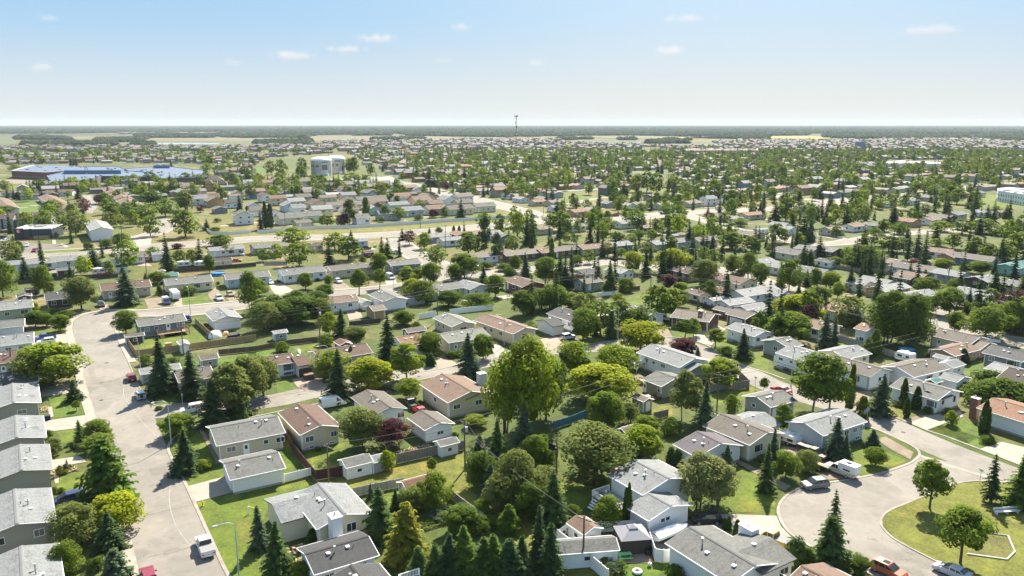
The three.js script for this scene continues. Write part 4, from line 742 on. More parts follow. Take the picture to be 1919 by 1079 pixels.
sheet('driveway',[[54,-138.8],[56.9,-135.4],[60,-127.8],[60.8,-126.2],[54.3,-125.2],[54,-128.2],[54.1,-135.4]],0.06,M.gravel);
sheet('driveway',[[70.4,-142.9],[73.1,-144.3],[74.8,-136.7],[72.6,-133.5],[71.3,-137.7]],0.07,M.gravel);
sheet('driveway',[[87.9,-138.2],[94.2,-141.6],[97,-138.9],[91.5,-130.3]],0.07,M.concrete);
sheet('driveway',[[81.1,-151.4],[82.6,-147.4],[94.3,-154.9],[95.7,-158.4],[88,-155.7]],0.07,M.concrete);
sheet('driveway',[[77.3,-170.1],[82.1,-171.4],[80.9,-166.5],[74.3,-160.2]],0.07,M.gravel);
sheet('driveway',[[80,-152.5],[85.5,-155.7],[88,-155.7],[81.1,-151.4]],0.07,M.gravel);
sheet('driveway',[[-128.2,-266.8],[-123.8,-269.4],[-113.9,-256.6],[-120.5,-252.7]],0.07,M.gravel);
sheet('driveway',[[-114.3,-257],[-116.3,-269.4],[-110.3,-256]],0.07,M.concretePink);
sheet('driveway',[[-108.6,-273.4],[-110.9,-287.8],[-98.9,-264.1],[-101.7,-260.6]],0.07,M.gravel);
sheet('driveway',[[-102.8,-273.8],[-101.4,-280.6],[-94.9,-267.3],[-97,-262.7]],0.07,M.gravel);
sheet('driveway',[[-137.8,-254.7],[-137.3,-259],[-131.4,-250.1],[-133,-247.1]],0.07,M.concretePink);
sheet('driveway',[[-91.9,-290.3],[-89.1,-295.4],[-79.3,-280.2],[-83.8,-272]],0.07,M.concrete);
sheet('driveway',[[-68.9,-292.3],[-66,-298],[-59.1,-284.9],[-64.9,-281.1]],0.07,M.gravel);
sheet('driveway',[[-50.8,-306],[-47.7,-310.2],[-43.6,-292.8],[-47.1,-289]],0.07,M.concrete);
sheet('car_park',[[-265.2,-396.2],[-254.4,-398.5],[-227.2,-394],[-217.9,-384.3],[-228.9,-370.7],[-226.2,-364],[-238.7,-355.4]],0.03,M.asphaltDark);
sheet('pavement',[[-244.2,-412.8],[-242.9,-413.8],[-231.8,-394.9],[-233,-394]],0.08,M.concrete);
sheet('pavement',[[-229.8,-394.9],[-228.1,-395.8],[-219.2,-384.3],[-220.2,-382.6]],0.08,M.concrete);
sheet('patio',[[13.4,-104.3],[15.6,-104.7],[19.1,-103.4],[19.9,-99.1],[13.6,-99],[13.4,-101.6]],0.07,M.concretePink);
sheet('patio',[[-54.8,-251.2],[-50.8,-253.1],[-47.1,-240.3],[-50.6,-236.9]],0.05,M.concretePink);
sheet('driveway',[[29.8,-182.8],[31.1,-184.4],[32.1,-179.2],[31,-172.3],[29.1,-174.6]],0.07,M.gravel);
sheet('driveway',[[-205.6,-422.8],[-197.8,-428],[-182.2,-391.7],[-185.9,-385.2]],0.07,M.concrete);
sheet('car_park',[[-558.9,-862.3],[-524.6,-856.1],[-494.5,-804.1],[-516,-795.1]],0.05,M.gravel);
sheet('car_park',[[-156.7,-894.6],[-142,-917.6],[-117.7,-842],[-143.1,-832.2]],0.06,M.concrete);
sheet('driveway',[[58,-328.1],[60.5,-329.7],[55.5,-323.5]],0.07,M.concrete);
sheet('lawn',[[-103.5,-166.3],[-97,-168.4],[-89.6,-156.2],[-95.4,-154.3]],0.05,M.lawnDeep);
sheet('lawn',[[-90.5,-146.8],[-86,-149.2],[-78.6,-141.8],[-86.5,-141]],0.008,M.lawn);
sheet('lawn',[[-78.3,-125.9],[-77.2,-128.5],[-73.5,-127.7],[-71.4,-121.3],[-75.6,-118.7],[-76.5,-120.3],[-77,-123.1]],0.008,M.lawn);
sheet('lawn',[[-83.3,-172.6],[-77.5,-171],[-71,-161.4],[-74.2,-159.8],[-78,-163.1]],0.008,M.lawnDeep);
sheet('lawn',[[-51.3,-117],[-45.5,-120.4],[-38.8,-124.1],[-33.4,-124.5],[-38.5,-116.4],[-38.7,-112.8],[-37.5,-106.1],[-33.3,-95.3],[-38,-95.3]],0.01,M.lawn);
sheet('lawn',[[-42.6,-110.6],[-40.9,-111.9],[-38,-106.1],[-39.1,-103.8]],0.02,M.lawnDry);
sheet('lawn',[[-54.9,-122.8],[-57,-126.6],[-54.3,-130.1],[-51.2,-131.4],[-49.5,-126.8]],0.01,M.lawn);
sheet('lawn',[[-64.1,-138.8],[-65.3,-144.5],[-63.1,-148],[-53.2,-131.8],[-53.5,-130.4],[-57.6,-127.8]],0.02,M.lawn);
sheet('lawn',[[-38.6,-136.4],[-32.3,-141.9],[-31.5,-138.3],[-24.1,-129.8],[-34.4,-127.9]],0.02,M.lawn);
sheet('lawn',[[-43.9,-138],[-42.7,-140.9],[-38.1,-132.7],[-39.5,-126.9]],0.02,M.lawnDeep);
sheet('lawn',[[-33.6,-124.5],[-23.5,-129.2],[-20.8,-131.3],[-8.9,-137.3],[-7.2,-129.6],[-3.6,-122.8],[0,-116.7],[2.8,-112.6],[6.6,-104.7],[12,-95.8],[7,-93.7],[-0.1,-104.2],[-4.5,-110.6],[-7.6,-115],[-10.6,-119.5],[-15.2,-122.3],[-18.4,-122.3],[-26,-119],[-28.2,-123.3]],0.01,M.lawnDry);
sheet('lawn',[[-21.8,-120.3],[-15.2,-122.8],[-10.5,-119.3],[-7.8,-114.6],[-11.7,-110.2],[-18.6,-113.7]],0.02,M.lawn);
sheet('lawn',[[7.8,-124.4],[14,-122.8],[13.3,-115.5],[9.2,-114.1],[7.9,-118.3]],0.02,M.lawn);
sheet('lawn',[[38.8,-131.6],[43.3,-127],[43.2,-122.3],[40.3,-113.5],[33.2,-114.1],[34.4,-120.3]],0.02,M.lawn);
sheet('lawn',[[43.2,-123.3],[44.2,-121.3],[41.1,-112.8],[39.9,-112.8]],0.02,M.lawn);
sheet('lawn',[[62.5,-136.4],[67.8,-141.4],[71.9,-133],[61,-126.4],[60.3,-128.2]],0.02,M.lawn);
sheet('lawn',[[82.8,-147.8],[87.1,-150.7],[92.5,-141.9],[88.1,-138.4]],0.02,M.lawnDeep);
sheet('lawn',[[83,-147.6],[93.8,-154.2],[94.3,-146.4],[87.6,-141.1],[85,-141.1]],0.02,M.lawnDeep);
sheet('lawn',[[13.7,-99],[19,-99.4],[21.9,-98],[19.7,-95.9],[15.7,-95.9]],0.02,M.lawnDeep);
sheet('lawn',[[-70.9,-202.7],[-63.6,-205.9],[-60.8,-200.5],[-68.7,-196]],0.01,M.lawnDeep);
sheet('lawn',[[-59.7,-207.2],[-54.1,-210.5],[-51.6,-206.1],[-57.7,-201.8]],0.01,M.lawn);
sheet('lawn',[[-55.8,-177.4],[-52.9,-179],[-48.3,-170.4],[-52.7,-167.9]],0.01,M.lawnDeep);
sheet('lawn',[[-16.8,-199],[-13.8,-201.4],[-7.4,-193.6],[-12.1,-191.3]],0.01,M.lawn);
sheet('lawn',[[-107.2,-213.2],[-97.7,-218.9],[-93.5,-224.9],[-83.8,-212.5],[-101,-203.6]],0.01,M.lawn);
sheet('lawn',[[-82,-193],[-68.7,-202.7],[-66.9,-197.1],[-76,-188],[-83.3,-186.4]],0.01,M.lawnDeep);
sheet('lawn',[[-144.4,-229.6],[-136.3,-232],[-130,-221.9],[-138.1,-219.9]],0.01,M.lawn);
sheet('lawn',[[-134.5,-254.7],[-128.2,-264.7],[-120.9,-253.9],[-129.7,-249.9]],0.01,M.lawn);
sheet('lawn',[[-116.6,-269],[-109.3,-273.4],[-102.1,-260.6],[-110.2,-255.6]],0.01,M.lawnDeep);
sheet('lawn',[[18.9,-216],[25.2,-230.4],[30.4,-217.9],[29.6,-212.8],[20.8,-209.6]],0.01,M.lawn);
sheet('lawn',[[48.3,-236.6],[51,-240.1],[53.4,-220.8],[50.6,-215.3],[46.4,-216.5]],0.01,M.lawnDeep);
sheet('lawn',[[54.2,-206.9],[60.8,-215.3],[67.1,-197.1],[63,-184.2],[56.9,-195.4]],0.01,M.lawn);
sheet('lawn',[[27.6,-179.4],[30,-180.6],[28.9,-174.7],[25.9,-163.8]],0.01,M.lawn);
sheet('lawn',[[29.8,-159],[35,-162.3],[33.4,-154.3],[29.4,-153.6]],0.01,M.lawnDry);
sheet('lawn',[[44.4,-168.3],[53.4,-175.7],[56.9,-171.9],[50.9,-164.8],[43.5,-161.4]],0.01,M.lawn);
sheet('lawn',[[81.5,-162.1],[85.3,-157.6],[80.1,-153],[79.5,-156.6]],0.01,M.lawnDry);
sheet('lawn',[[111.2,-209.2],[112.9,-204.6],[110.4,-198.3],[108.4,-202]],0.01,M.lawn);
sheet('lawn',[[99,-224.1],[101.2,-217.5],[99.3,-213.2],[97.5,-219.6]],0.01,M.lawn);
sheet('lawn',[[115.8,-193.6],[118.9,-192.5],[116.4,-185.3],[111.2,-183.7]],0.01,M.lawnDeep);
sheet('lawn',[[82.9,-208.5],[92.5,-211.2],[92.3,-207.2],[82,-203.3]],0.01,M.lawn);
sheet('lawn',[[-152.6,-420.3],[-141,-429.1],[-94,-451.4],[-56.8,-463.4],[0.2,-498.4],[17.5,-507.8],[18,-498.4],[0.2,-486.6],[-55.1,-449],[-91.3,-437.7],[-137.4,-417.7],[-149.6,-411.8]],0.01,M.lawnDry);
sheet('lawn',[[29.2,-260.6],[48.1,-275.6],[59.1,-290.3],[52.8,-267.3],[40.4,-256.6],[26.8,-246.6]],0.01,M.lawn);
sheet('lawn',[[27.5,-253.1],[36.8,-263.1],[42.9,-255.1],[29.8,-242.1]],0.02,M.lawnDry);
sheet('lawn',[[41.3,-672],[63,-684.9],[68.6,-649.8],[63.9,-624.6],[39.3,-605.3]],0.01,M.lawnDeep);
sheet('lawn',[[400.6,-674.5],[415.1,-672],[405.3,-621.3],[377.1,-566.4],[344.9,-575.7]],0.03,M.lawn);
sheet('lawn',[[-214.1,-894.6],[-201.2,-980.3],[-155.6,-906],[-117.7,-842],[-165.1,-822.6]],0.03,M.lawn);
sheet('lawn',[[-383.3,-1117.4],[-344.2,-1100.3],[-287.2,-941.7],[-315.5,-917.6]],0.03,M.lawnDeep);
sheet('lawn',[[-381.4,-605.3],[-369,-610.6],[-327.4,-540.4],[-336.2,-532.2]],0.03,M.lawnDeep);
sheet('lawn',[[-502,-761.2],[-475.8,-786.4],[-407.5,-753.1],[-387.4,-715.3],[-472.2,-715.3]],0.02,M.lawn);
sheet('lawn',[[-228.3,-370.7],[-212.9,-377.6],[-196.7,-384.3],[-189,-390.4],[-186.5,-385.2],[-206.6,-370.7],[-223.7,-364]],0.05,M.lawn);
sheet('lawn',[[-402.8,-1083.8],[-350,-1083.8],[-304.6,-941.7],[-349,-941.7]],0.03,M.lawnDeep);
sheet('lawn',[[71.9,-532.4],[86.2,-549],[86,-524.5],[70.5,-515.2]],0.03,M.lawn);
sheet('lawn',[[44.9,-674.9],[68.9,-674.9],[64.1,-627.1],[41.4,-605.6]],0.03,M.lawn);
sheet('dry_bed',[[67.9,-104.9],[70.4,-106.3],[72.9,-105.7],[71.4,-102.1],[69.6,-100.5],[65.6,-101.5]],0.11,M.wornGrass,true);
sheet('field',[[-2711,-3830.5],[-2272.4,-3639.9],[-1326.7,-2142.9],[-1460.7,-2058.1]],0.5,M.fieldGreen);
sheet('field',[[-2029.1,-3639.9],[-1840.6,-3830.5],[-1569.3,-3310.2],[-1683,-3035.1]],0.55,M.fieldTan);
sheet('field',[[-1541.6,-3310.2],[-1295.8,-3467.3],[-890.1,-3467.3],[-714.5,-2780.8],[-978.8,-2739],[-1282.5,-2802.1]],0.6,M.fieldTan);
sheet('field',[[-1251.1,-2478.4],[-1139.7,-2583.8],[-834.8,-2602.2],[-604.5,-2350.4],[-529.7,-2058.1],[-1012.4,-2058.1]],0.65,M.fieldGreen);
sheet('field',[[-3716.5,-5945],[-3542.9,-5945],[-3280.4,-5499.1],[-3433.7,-5499.1]],0.7,M.fieldYellow);
sheet('field',[[-3525.5,-6043],[-3318.8,-6043],[-3025.3,-5499.1],[-3204.3,-5499.1]],0.75,M.fieldYellow);
sheet('field',[[-957.3,-3751.9],[-664.8,-3912.5],[-324.1,-3751.9],[-189,-3166.7],[-194,-2780.8],[-695.1,-2739]],0.8,M.fieldTan);
sheet('field',[[-241.7,-3467.3],[1.2,-3751.9],[1,-2961.3],[-190.5,-2868.2]],0.85,M.fieldGreen);
sheet('field',[[314.5,-3676.5],[679.7,-3830.5],[769,-3534.3],[562.3,-3166.7],[385,-3280.5]],0.9,M.fieldTan);
sheet('field',[[576.9,-3280.5],[769,-3534.3],[916.7,-3467.3],[867.5,-3280.5],[655.4,-3010.1],[534.6,-3010.1]],0.95,M.fieldYellow);
sheet('field',[[976.5,-3402.7],[1156.9,-3604],[936.2,-2914],[871.4,-3035.1]],1,M.fieldYellow);
sheet('field',[[1204.3,-3751.9],[1471.3,-3912.5],[1415.9,-3604],[1228.7,-3035.1],[1170.2,-2914],[936.2,-2914]],1.05,M.fieldYellow);
sheet('field',[[165,-2802.1],[457.8,-3035.1],[654,-2602.2],[517.9,-2058.1],[414.5,-2058.1],[276.2,-2350.4]],1.1,M.fieldGreen);
sheet('field',[[1807.3,-3035.1],[1948.9,-3166.7],[1607.2,-2602.2],[1526.8,-2547.7]],1.15,M.fieldGreen);
sheet('field',[[1606.8,-4180.7],[1536.7,-3912.5],[1438.2,-3676.5],[1411.2,-3751.9]],1.2,M.fieldGreen);
sheet('field',[[465.1,-2350.4],[640.4,-2547.7],[551,-2105.7],[426.9,-2035]],1.25,M.fieldGreen);
sheet('pond',[[-1105.5,-2445.1],[-1052,-2478.4],[-882.9,-2412.7],[-853.2,-2320.5],[-1033.2,-2305.8]],0.9,M.water);
const BELTS=[[[-2232,-3604],[-2263,-3831],[-1781,-3223],[-1616,-2914],[-1865,-3010]]/*belt*/,
[[-1481,-2413],[-1384,-2478],[-1198,-2413],[-1087,-2181],[-1320,-2156]]/*belt*/,
[[-2053,-4381],[-1751,-4488],[-1431,-3831],[-1254,-3340],[-1581,-3371]]/*belt*/,
[[-1581,-3035],[-1514,-3310],[-1240,-2659],[-1293,-2478]]/*belt*/,
[[-1116,-2350],[-1081,-2413],[-911,-2024],[-956,-2012]]/*belt*/,
[[-1636,-4381],[-1124,-4381],[-874,-3403],[-1215,-3403]]/*belt*/,
[[-1476,-4381],[-1038,-4042],[-891,-3467],[-1116,-3310]]/*belt*/,
[[-1211,-4845],[-696,-4544],[-619,-4042],[-979,-3912]]/*belt*/,
[[-708,-5188],[1,-4544],[1,-3467],[-546,-3998]]/*belt*/,
[[-554,-3167],[-359,-3223],[-308,-2824],[-486,-2802]]/*belt*/,
[[-835,-2602],[-730,-2914],[-523,-2058],[-688,-2143]]/*belt*/,
[[2,-4544],[609,-4544],[1049,-4181],[1243,-3912],[1157,-3604],[932,-3714],[445,-3791],[198,-3467],[1,-3752]]/*belt*/,
[[181,-3167],[415,-3534],[382,-3167],[164,-2868]]/*belt*/,
[[465,-3467],[534,-3467],[436,-2846],[385,-2868]]/*belt*/,
[[450,-2659],[605,-3010],[571,-2602],[507,-2306],[388,-2291]]/*belt*/,
[[679,-3167],[903,-3371],[1053,-3280],[951,-2961],[625,-2868]]/*belt*/,
[[1673,-4278],[1970,-4181],[2510,-3912],[2106,-3280],[1686,-3035],[1356,-3167],[1337,-3403]]/*belt*/,
[[1868,-3035],[1965,-3061],[1708,-2659],[1642,-2659]]/*belt*/,
[[1458,-4544],[1685,-4544],[1516,-4087],[1256,-3912]]/*belt*/,
[[952,-3467],[1017,-3534],[874,-3035],[827,-3010]]/*belt*/,
[[-9573,-14895],[-7219,-15007],[-4696,-14706],[-4478,-14094],[-6548,-13659],[-8542,-13324]]/*belt*/,
[[-8255,-12843],[-6432,-13371],[-4094,-12818],[-3618,-11386],[-5223,-10893],[-7341,-11449]]/*belt*/,
[[-6926,-10773],[-5202,-10811],[-3398,-10637],[-2827,-8894],[-4246,-8852],[-5691,-8873]]/*belt*/,
[[-5355,-8327],[-4073,-8461],[-2692,-8425],[-2159,-6790],[-3304,-6886],[-4377,-6822]]/*belt*/,
[[-4142,-6437],[-3118,-6476],[-2091,-6542],[-1755,-5517],[-2688,-5600],[-3543,-5519]]/*belt*/,
[[-3501,-5440],[-2637,-5473],[-1757,-5495],[-1551,-4874],[-2346,-4885],[-3090,-4811]]/*belt*/,
[[-4917,-15231],[-2419,-15007],[8,-15314],[30,-14048],[-2153,-13495],[-4289,-13353]]/*belt*/,
[[-4134,-12804],[-2158,-13387],[6,-12989],[24,-10894],[-1795,-11251],[-3630,-11299]]/*belt*/,
[[-3455,-10697],[-1736,-10765],[5,-10448],[19,-8838],[-1428,-8948],[-2795,-8698]]/*belt*/,
[[-2714,-8400],[-1325,-8216],[4,-8453],[15,-6784],[-1074,-6727],[-2165,-6733]]/*belt*/,
[[-2112,-6534],[-1036,-6422],[3,-6423],[12,-5625],[-892,-5586],[-1788,-5558]]/*belt*/,
[[-1729,-5347],[-875,-5420],[3,-5383],[10,-4784],[-768,-4809],[-1539,-4784]]/*belt*/,
[[-44,-14579],[2449,-15433],[4879,-15230],[4366,-13559],[2200,-13721],[-18,-13732]]/*belt*/,
[[-39,-13044],[2122,-13373],[4170,-13016],[3611,-11210],[1747,-10891],[-15,-11477]]/*belt*/,
[[-32,-10613],[1726,-10873],[3506,-10941],[2835,-8799],[1440,-8975],[-11,-8594]]/*belt*/,
[[-26,-8571],[1342,-8454],[2633,-8215],[2189,-6793],[1091,-6798],[-9,-6873]]/*belt*/,
[[-20,-6572],[1020,-6423],[2110,-6578],[1804,-5594],[883,-5500],[-7,-5574]]/*belt*/,
[[-16,-5400],[856,-5390],[1739,-5421],[1560,-4835],[783,-4875],[-6,-4800]]/*belt*/,
[[4703,-14842],[7290,-15235],[9663,-15094],[8911,-13883],[6413,-13354],[4250,-13342]]/*belt*/,
[[4113,-12980],[6540,-13667],[8486,-13255],[7051,-10983],[5542,-11539],[3628,-11387]]/*belt*/,
[[3363,-10611],[5242,-10952],[6699,-10460],[5680,-8844],[4157,-8651],[2797,-8777]]/*belt*/,
[[2645,-8343],[3998,-8350],[5462,-8527],[4453,-6932],[3269,-6802],[2157,-6764]]/*belt*/,
[[2063,-6504],[3061,-6390],[4199,-6552],[3602,-5603],[2707,-5629],[1758,-5511]]/*belt*/,
[[1724,-5432],[2613,-5453],[3424,-5340],[3125,-4861],[2346,-4878],[1551,-4861]]/*belt*/];
const TOWN=[[1.7,[[-1380,-1990],[-1116,-2058],[-879,-1990],[-661,-2058],[-604,-2350],[-436,-1693],[-1175,-1693]]]/*area*/,
[1,[[-630,-2659],[-420,-2739],[-200,-2868],[1,-2961],[1,-1776],[-482,-1776]]]/*area*/,
[1,[[1,-2802],[167,-2914],[198,-2350],[344,-2277],[408,-2024],[518,-2058],[662,-2058],[572,-1776],[1,-1776]]]/*area*/,
[1,[[668,-2659],[922,-2868],[662,-2058],[551,-2106]]]/*area*/,
[1.6,[[922,-2868],[1134,-2824],[1397,-2961],[1764,-2961],[1506,-2513],[1637,-2548],[1144,-1776],[572,-1776]]]/*area*/,
[0.6,[[1604,-3403],[2025,-3403],[1822,-3061],[1444,-3061]]]/*area*/,
[0.5,[[1,-2914],[152,-3010],[143,-2824],[1,-2781]]]/*area*/,
[0.4,[[-2439,-4976],[-1637,-5115],[-1473,-4601],[-2201,-4488]]]/*area*/];
// ---------------------------------------------------------------- houses, trees, vehicles, poles, fences
const H=house;
// ---------------------------------------------------------------- large buildings
const schoolRoof=std('pale blue grey membrane roof',[0.080,0.120,0.20],{map:T.stucco});
const SB={sb:[0.10,0.19,0.30],sd:[0.12,0.085,0.075]};
function flatBuilding(name,label,cat,P,h,wall,roof,o){
const c=P.reduce((a,p)=>[a[0]+ p[0]/ P.length,a[1]+ p[1]/ P.length],[0,0]),t=new THREE.Group();
t.name=numbered(name);tag(t,label,cat);t.position.set(c[0],0,c[1]);
let L=P.map(([x,z])=>V(x - c[0],0,z - c[1])),area=0;L.forEach((p,i)=>{const n=L[(i + 1)% L.length];area +=p.x*n.z - n.x*p.z;});if (area>0)L=L.reverse();
const wm=SB[wall]?std('school wall ' + wall,SB[wall]):wallMat(wall),ww=[],up=(p,y)=>V(p.x,y,p.z),n=L.length;
const par=[],inner=L.map((p)=>p.clone().multiplyScalar(0.985));
L.forEach((p,i)=>{const e=L[(i + 1)% n];ww.push([up(p,0),up(e,0),up(e,h),up(p,h)]);const a=inner[i],b=inner[(i + 1)% n];par.push([up(p,h),up(e,h),up(e,h + 0.5),up(p,h + 0.5)],[up(p,h + 0.5),up(e,h + 0.5),up(b,h + 0.5),up(a,h + 0.5)],[up(b,h),up(a,h),up(a,h + 0.5),up(b,h + 0.5)]);});
part(t,'wall',faces(ww),wm);
const tri=THREE.ShapeUtils.triangulateShape(L.map((p)=>new THREE.Vector2(p.x,-p.z)),[]);
part(t,'roof',faces(tri.map(([a,b,d])=>{const f=[up(L[a],h + 0.05),up(L[b],h + 0.05),up(L[d],h + 0.05)];return f[1].clone().sub(f[0]).cross(f[2].clone().sub(f[0])).y<0?f.reverse():f;})),roof);
part(t,'parapet',faces(par),o.band?std('red brown band',[0.26,0.075,0.06]):SB[wall]?std('school blue fascia',[0.045,0.11,0.20]):M.white);
const r=rng(Math.round(c[0]*3 + c[1]));
if (o.win)L.forEach((p,i)=>{
const e=L[(i + 1)% n],d=e.clone().sub(p),len=d.length(),nr=V(d.z,0,-d.x).normalize().negate(),mid=p.clone().lerp(e,0.5).add(t.position);
const out=V(d.z,0,-d.x).normalize();const s=out.clone().add(mid).sub(V(0,0,0)).length()<mid.length()?1:-1;const fac=out.multiplyScalar(s);
if (len<8||fac.dot(mid)>0)return;
const k=Math.min(26,Math.floor(len / (o.win===2?3.2:5))),storeys=o.win===3?3:o.win===2?2:1;
for (let st=0;st<storeys;st++)for (let j=0;j<k;j++){const q=p.clone().lerp(e,(j + 0.5)/ k),g=winGeo(o.win===2?1.1:2.2,1.4)[0],f=winGeo(o.win===2?1.1:2.2,1.4)[1];const m=part(t,'window',g,M.white);m.position.set(q.x + fac.x*0.03,storeys===1?2.2:1.8 + st*(h - 1.2)/ storeys,q.z + fac.z*0.03);m.rotation.y=Math.atan2(fac.x,fac.z);part(m,'pane',f,M.glass);}
});
for (let i=0;i<4 + n;i++){const a=inner[(r()*n)|0].clone().multiplyScalar(0.3 + 0.4*r());part(t,'roof_unit',box(1.5 + 2*r(),1 + r(),1.5 + r(),0,h + 0.6,0),M.metal).position.set(a.x,0,a.z);}
return place(t);
}
function shop(x,z,az,label){
const t=thing('corner_shop',label,'shop',x,z,az),L=18,D=17,H=5.2,ch=wallMat('ch'),dk=std('shop dark panel',[0.022,0.024,0.030],{roughness:0.6});
part(t,'wall',mbox(L,H,D,0,H / 2,-D / 2),ch);part(t,'sign_tower',mbox(4.4,H + 0.7,1.2,-L / 2 + 2.1,(H + 0.7)/ 2,-0.35),dk);part(t,'pier',mbox(1.2,H + 0.5,0.5,-1.0,(H + 0.5)/ 2,0.1),dk);
part(t,'pier_base',box(1.24,1.1,0.54,-1.0,0.55,0.1),M.red);
part(t,'roof',box(L - 0.7,0.1,D - 0.7,0,H + 0.05,-D / 2),std('cream roof membrane',[0.52,0.47,0.38],{map:T.stucco}));
for (const [w,d,px,pz]of [[L,0.35,0,-0.17],[L,0.35,0,-D + 0.17],[0.35,D - 0.7,-L / 2 + 0.17,-D / 2],[0.35,D - 0.7,L / 2 - 0.17,-D / 2]])part(t,'parapet',box(w,0.5,d,px,H + 0.25,pz),M.white);
for (const [px,pz,w]of [[-5.5,-13,1.8],[-3,-12.5,1.8],[1.5,-12,2.4],[0.5,-8,4.5]])part(t,'roof_unit',box(w,0.9,1.4,px,H + 0.55,pz),M.metal);
const s=part(t,'sign',box(1.9,1.9,0.12,-L / 2 + 2.2,H - 0.75,0.33),M.red);part(s,'ring',new THREE.TorusGeometry(0.52,0.17,8,28,5.3).rotateZ(0.5).translate(-L / 2 + 2.2,H - 0.65,0.41),M.white);
const ls=part(t,'sign_lettering',box(1.2,0.16,0.02,-L / 2 + 2.2,H - 1.5,0.40),M.white);
const wd=fenceMats.t;for (let i=0;i<3;i++)part(t,'screen_panel',box(2.3,2.0,0.1,1.9 + i*2.4,1.0,1.9),wd);part(t,'screen_panel',box(0.1,2.0,1.8,0.7,1.0,0.95),wd);part(t,'screen_panel',box(0.1,2.0,1.8,7.95,1.0,0.95),wd);
part(t,'red_band',box(L + 0.04,0.35,0.05,0,0.2,0.03),M.red);
for (let i=0;i<5;i++){const m=part(t,'window',winGeo(2.2,2.2)[0],M.dark);m.position.set(-L / 2 - 0.02,1.6,-2 - i*3);m.rotation.y=-Math.PI / 2;part(m,'pane',winGeo(2.2,2.2)[1],M.glass);}
return place(t);
}
function waterTank(x,z,R,k,label){
const t=thing('water_tank',label,'water tank',x,z,90),H=17.6,m=std('stained white tank wall',[0.62,0.62,0.59],{map:T.tank,roughness:0.6});
const g=new THREE.CylinderGeometry(R,R,H,56,1,true).translate(0,H / 2,0),uv=g.attributes.uv;for (let i=0;i<uv.count;i++)uv.setXY(i,uv.getX(i)*2*Math.PI*R,uv.getY(i)*H);
part(t,'wall',g,m);
const prof=[];for (let i=0;i<=12;i++){const a=i / 12;prof.push(new THREE.Vector2(R*Math.sin(a*Math.PI / 2)+ 0.01,H + 4.3*Math.cos(a*Math.PI / 2)));}
part(t,'dome',new THREE.LatheGeometry(prof,56),std('white dome',[0.74,0.74,0.72],{roughness:0.5,side:THREE.DoubleSide}));part(t,'rim',new THREE.TorusGeometry(R,0.16,6,56).rotateX(Math.PI / 2).translate(0,H,0),M.white);
const patch=(a0,a1,y0,y1,mat,name)=>part(t,name,new THREE.CylinderGeometry(R + 0.04,R + 0.04,y1 - y0,10,1,true,a0,a1 - a0).translate(0,(y0 + y1)/ 2,0),mat);
const rust=std('rust stained paint',[0.26,0.17,0.16],{map:T.stucco,side:THREE.DoubleSide}),pale=std('fresh paint patch',[0.55,0.62,0.62],{side:THREE.DoubleSide}),ink=std('black lettering',[0.03,0.03,0.035],{side:THREE.DoubleSide});
const shade_stain=std('grey grime',[0.40,0.41,0.40],{map:T.stucco,side:THREE.DoubleSide});  // grey stain on the left side, with cylinder shading painted into its colour
if (k===0){patch(-1.75,-0.35,0.5,17.2,shade_stain,'shade_stain');t.children[t.children.length - 1].scale.setScalar(0.999);patch(0.25,0.90,0.6,17,pale,'paint_panel');t.children[t.children.length - 1].scale.setScalar(0.9995);patch(0.28,0.85,6.8,12.8,rust,'stain');patch(-0.35,0.02,10,12.4,rust,'stain');patch(-1.1,-0.5,10.4,12.6,rust,'stain');for (let i=0;i<7;i++)patch(0.28 + i*0.09,0.345 + i*0.09,15.0,16.3,ink,'lettering');}
else{patch(-0.25,0.05,9,12,rust,'stain');patch(0.22,0.5,9,12.4,rust,'stain');for (let i=0;i<6;i++)patch(0.18 + i*0.09,0.245 + i*0.09,14.6,16.0,ink,'lettering');patch(0.95,1.1,4,9,ink,'ladder');}
part(t,'finial',merge([cyl(0.5,0.4,0.8,0,H + 4.2,0),cyl(0.07,0.05,3.2,0,H + 4.9,0),box(0.8,0.9,0.5,0,H + 5.6,0)]),M.metal);
part(t,'entrance_hut',box(3,2.6,2.4,R*0.75,1.3,R*0.9),M.white);
return place(t);
}
function radioMast(x,z,H,label){
const t=thing('radio_mast',label,'mast',x,z,90),red=std('mast red oxide',[0.20,0.07,0.06]),w=H>50?1.5:0.5,legs=[0,1,2].map((i)=>V(Math.cos(i*2.094)*w / 2,0,Math.sin(i*2.094)*w / 2)),up=(p,y)=>V(p.x*(1 - 0.25*y / H),y,p.z*(1 - 0.25*y / H));
for (const l of legs)part(t,'leg',bar(l,up(l,H),H>50?0.22:0.06,5),red);
const n=Math.round(H / 2.2),br=[];for (let i=0;i<n;i++)for (let k=0;k<3;k++)br.push(bar(up(legs[k],i / n*H),up(legs[(k + 1)% 3],(i + 1)/ n*H),H>50?0.1:0.05,4));part(t,'bracing',merge(br),red);
if (H>50){
for (const [y,sx,sz]of [[H - 2,-2.0,0.5],[H - 2,0.6,1.6],[H - 1.4,2.9,0]])part(t,'antenna_panel',box(1.2,3.0,1.0,sx,y,sz),M.dark);
part(t,'antenna_boom',box(6,0.25,0.25,0.4,H - 2,0),red);for (const sx of [-1.7,1.7])part(t,'whip_antenna',cyl(0.1,0.06,6.5,sx,H - 11,0.4,6),M.metal);
for (const [y,s]of [[H - 13,-0.6],[H - 20,1.2],[H - 22,-1.0],[H - 26,1.8],[H - 33,0.9]])part(t,'dish',new THREE.SphereGeometry(1.15,12,8).scale(1,1,0.5).translate(s,y,0.9),y>H - 21?M.dark:M.tarp);
}
return place(t);
}
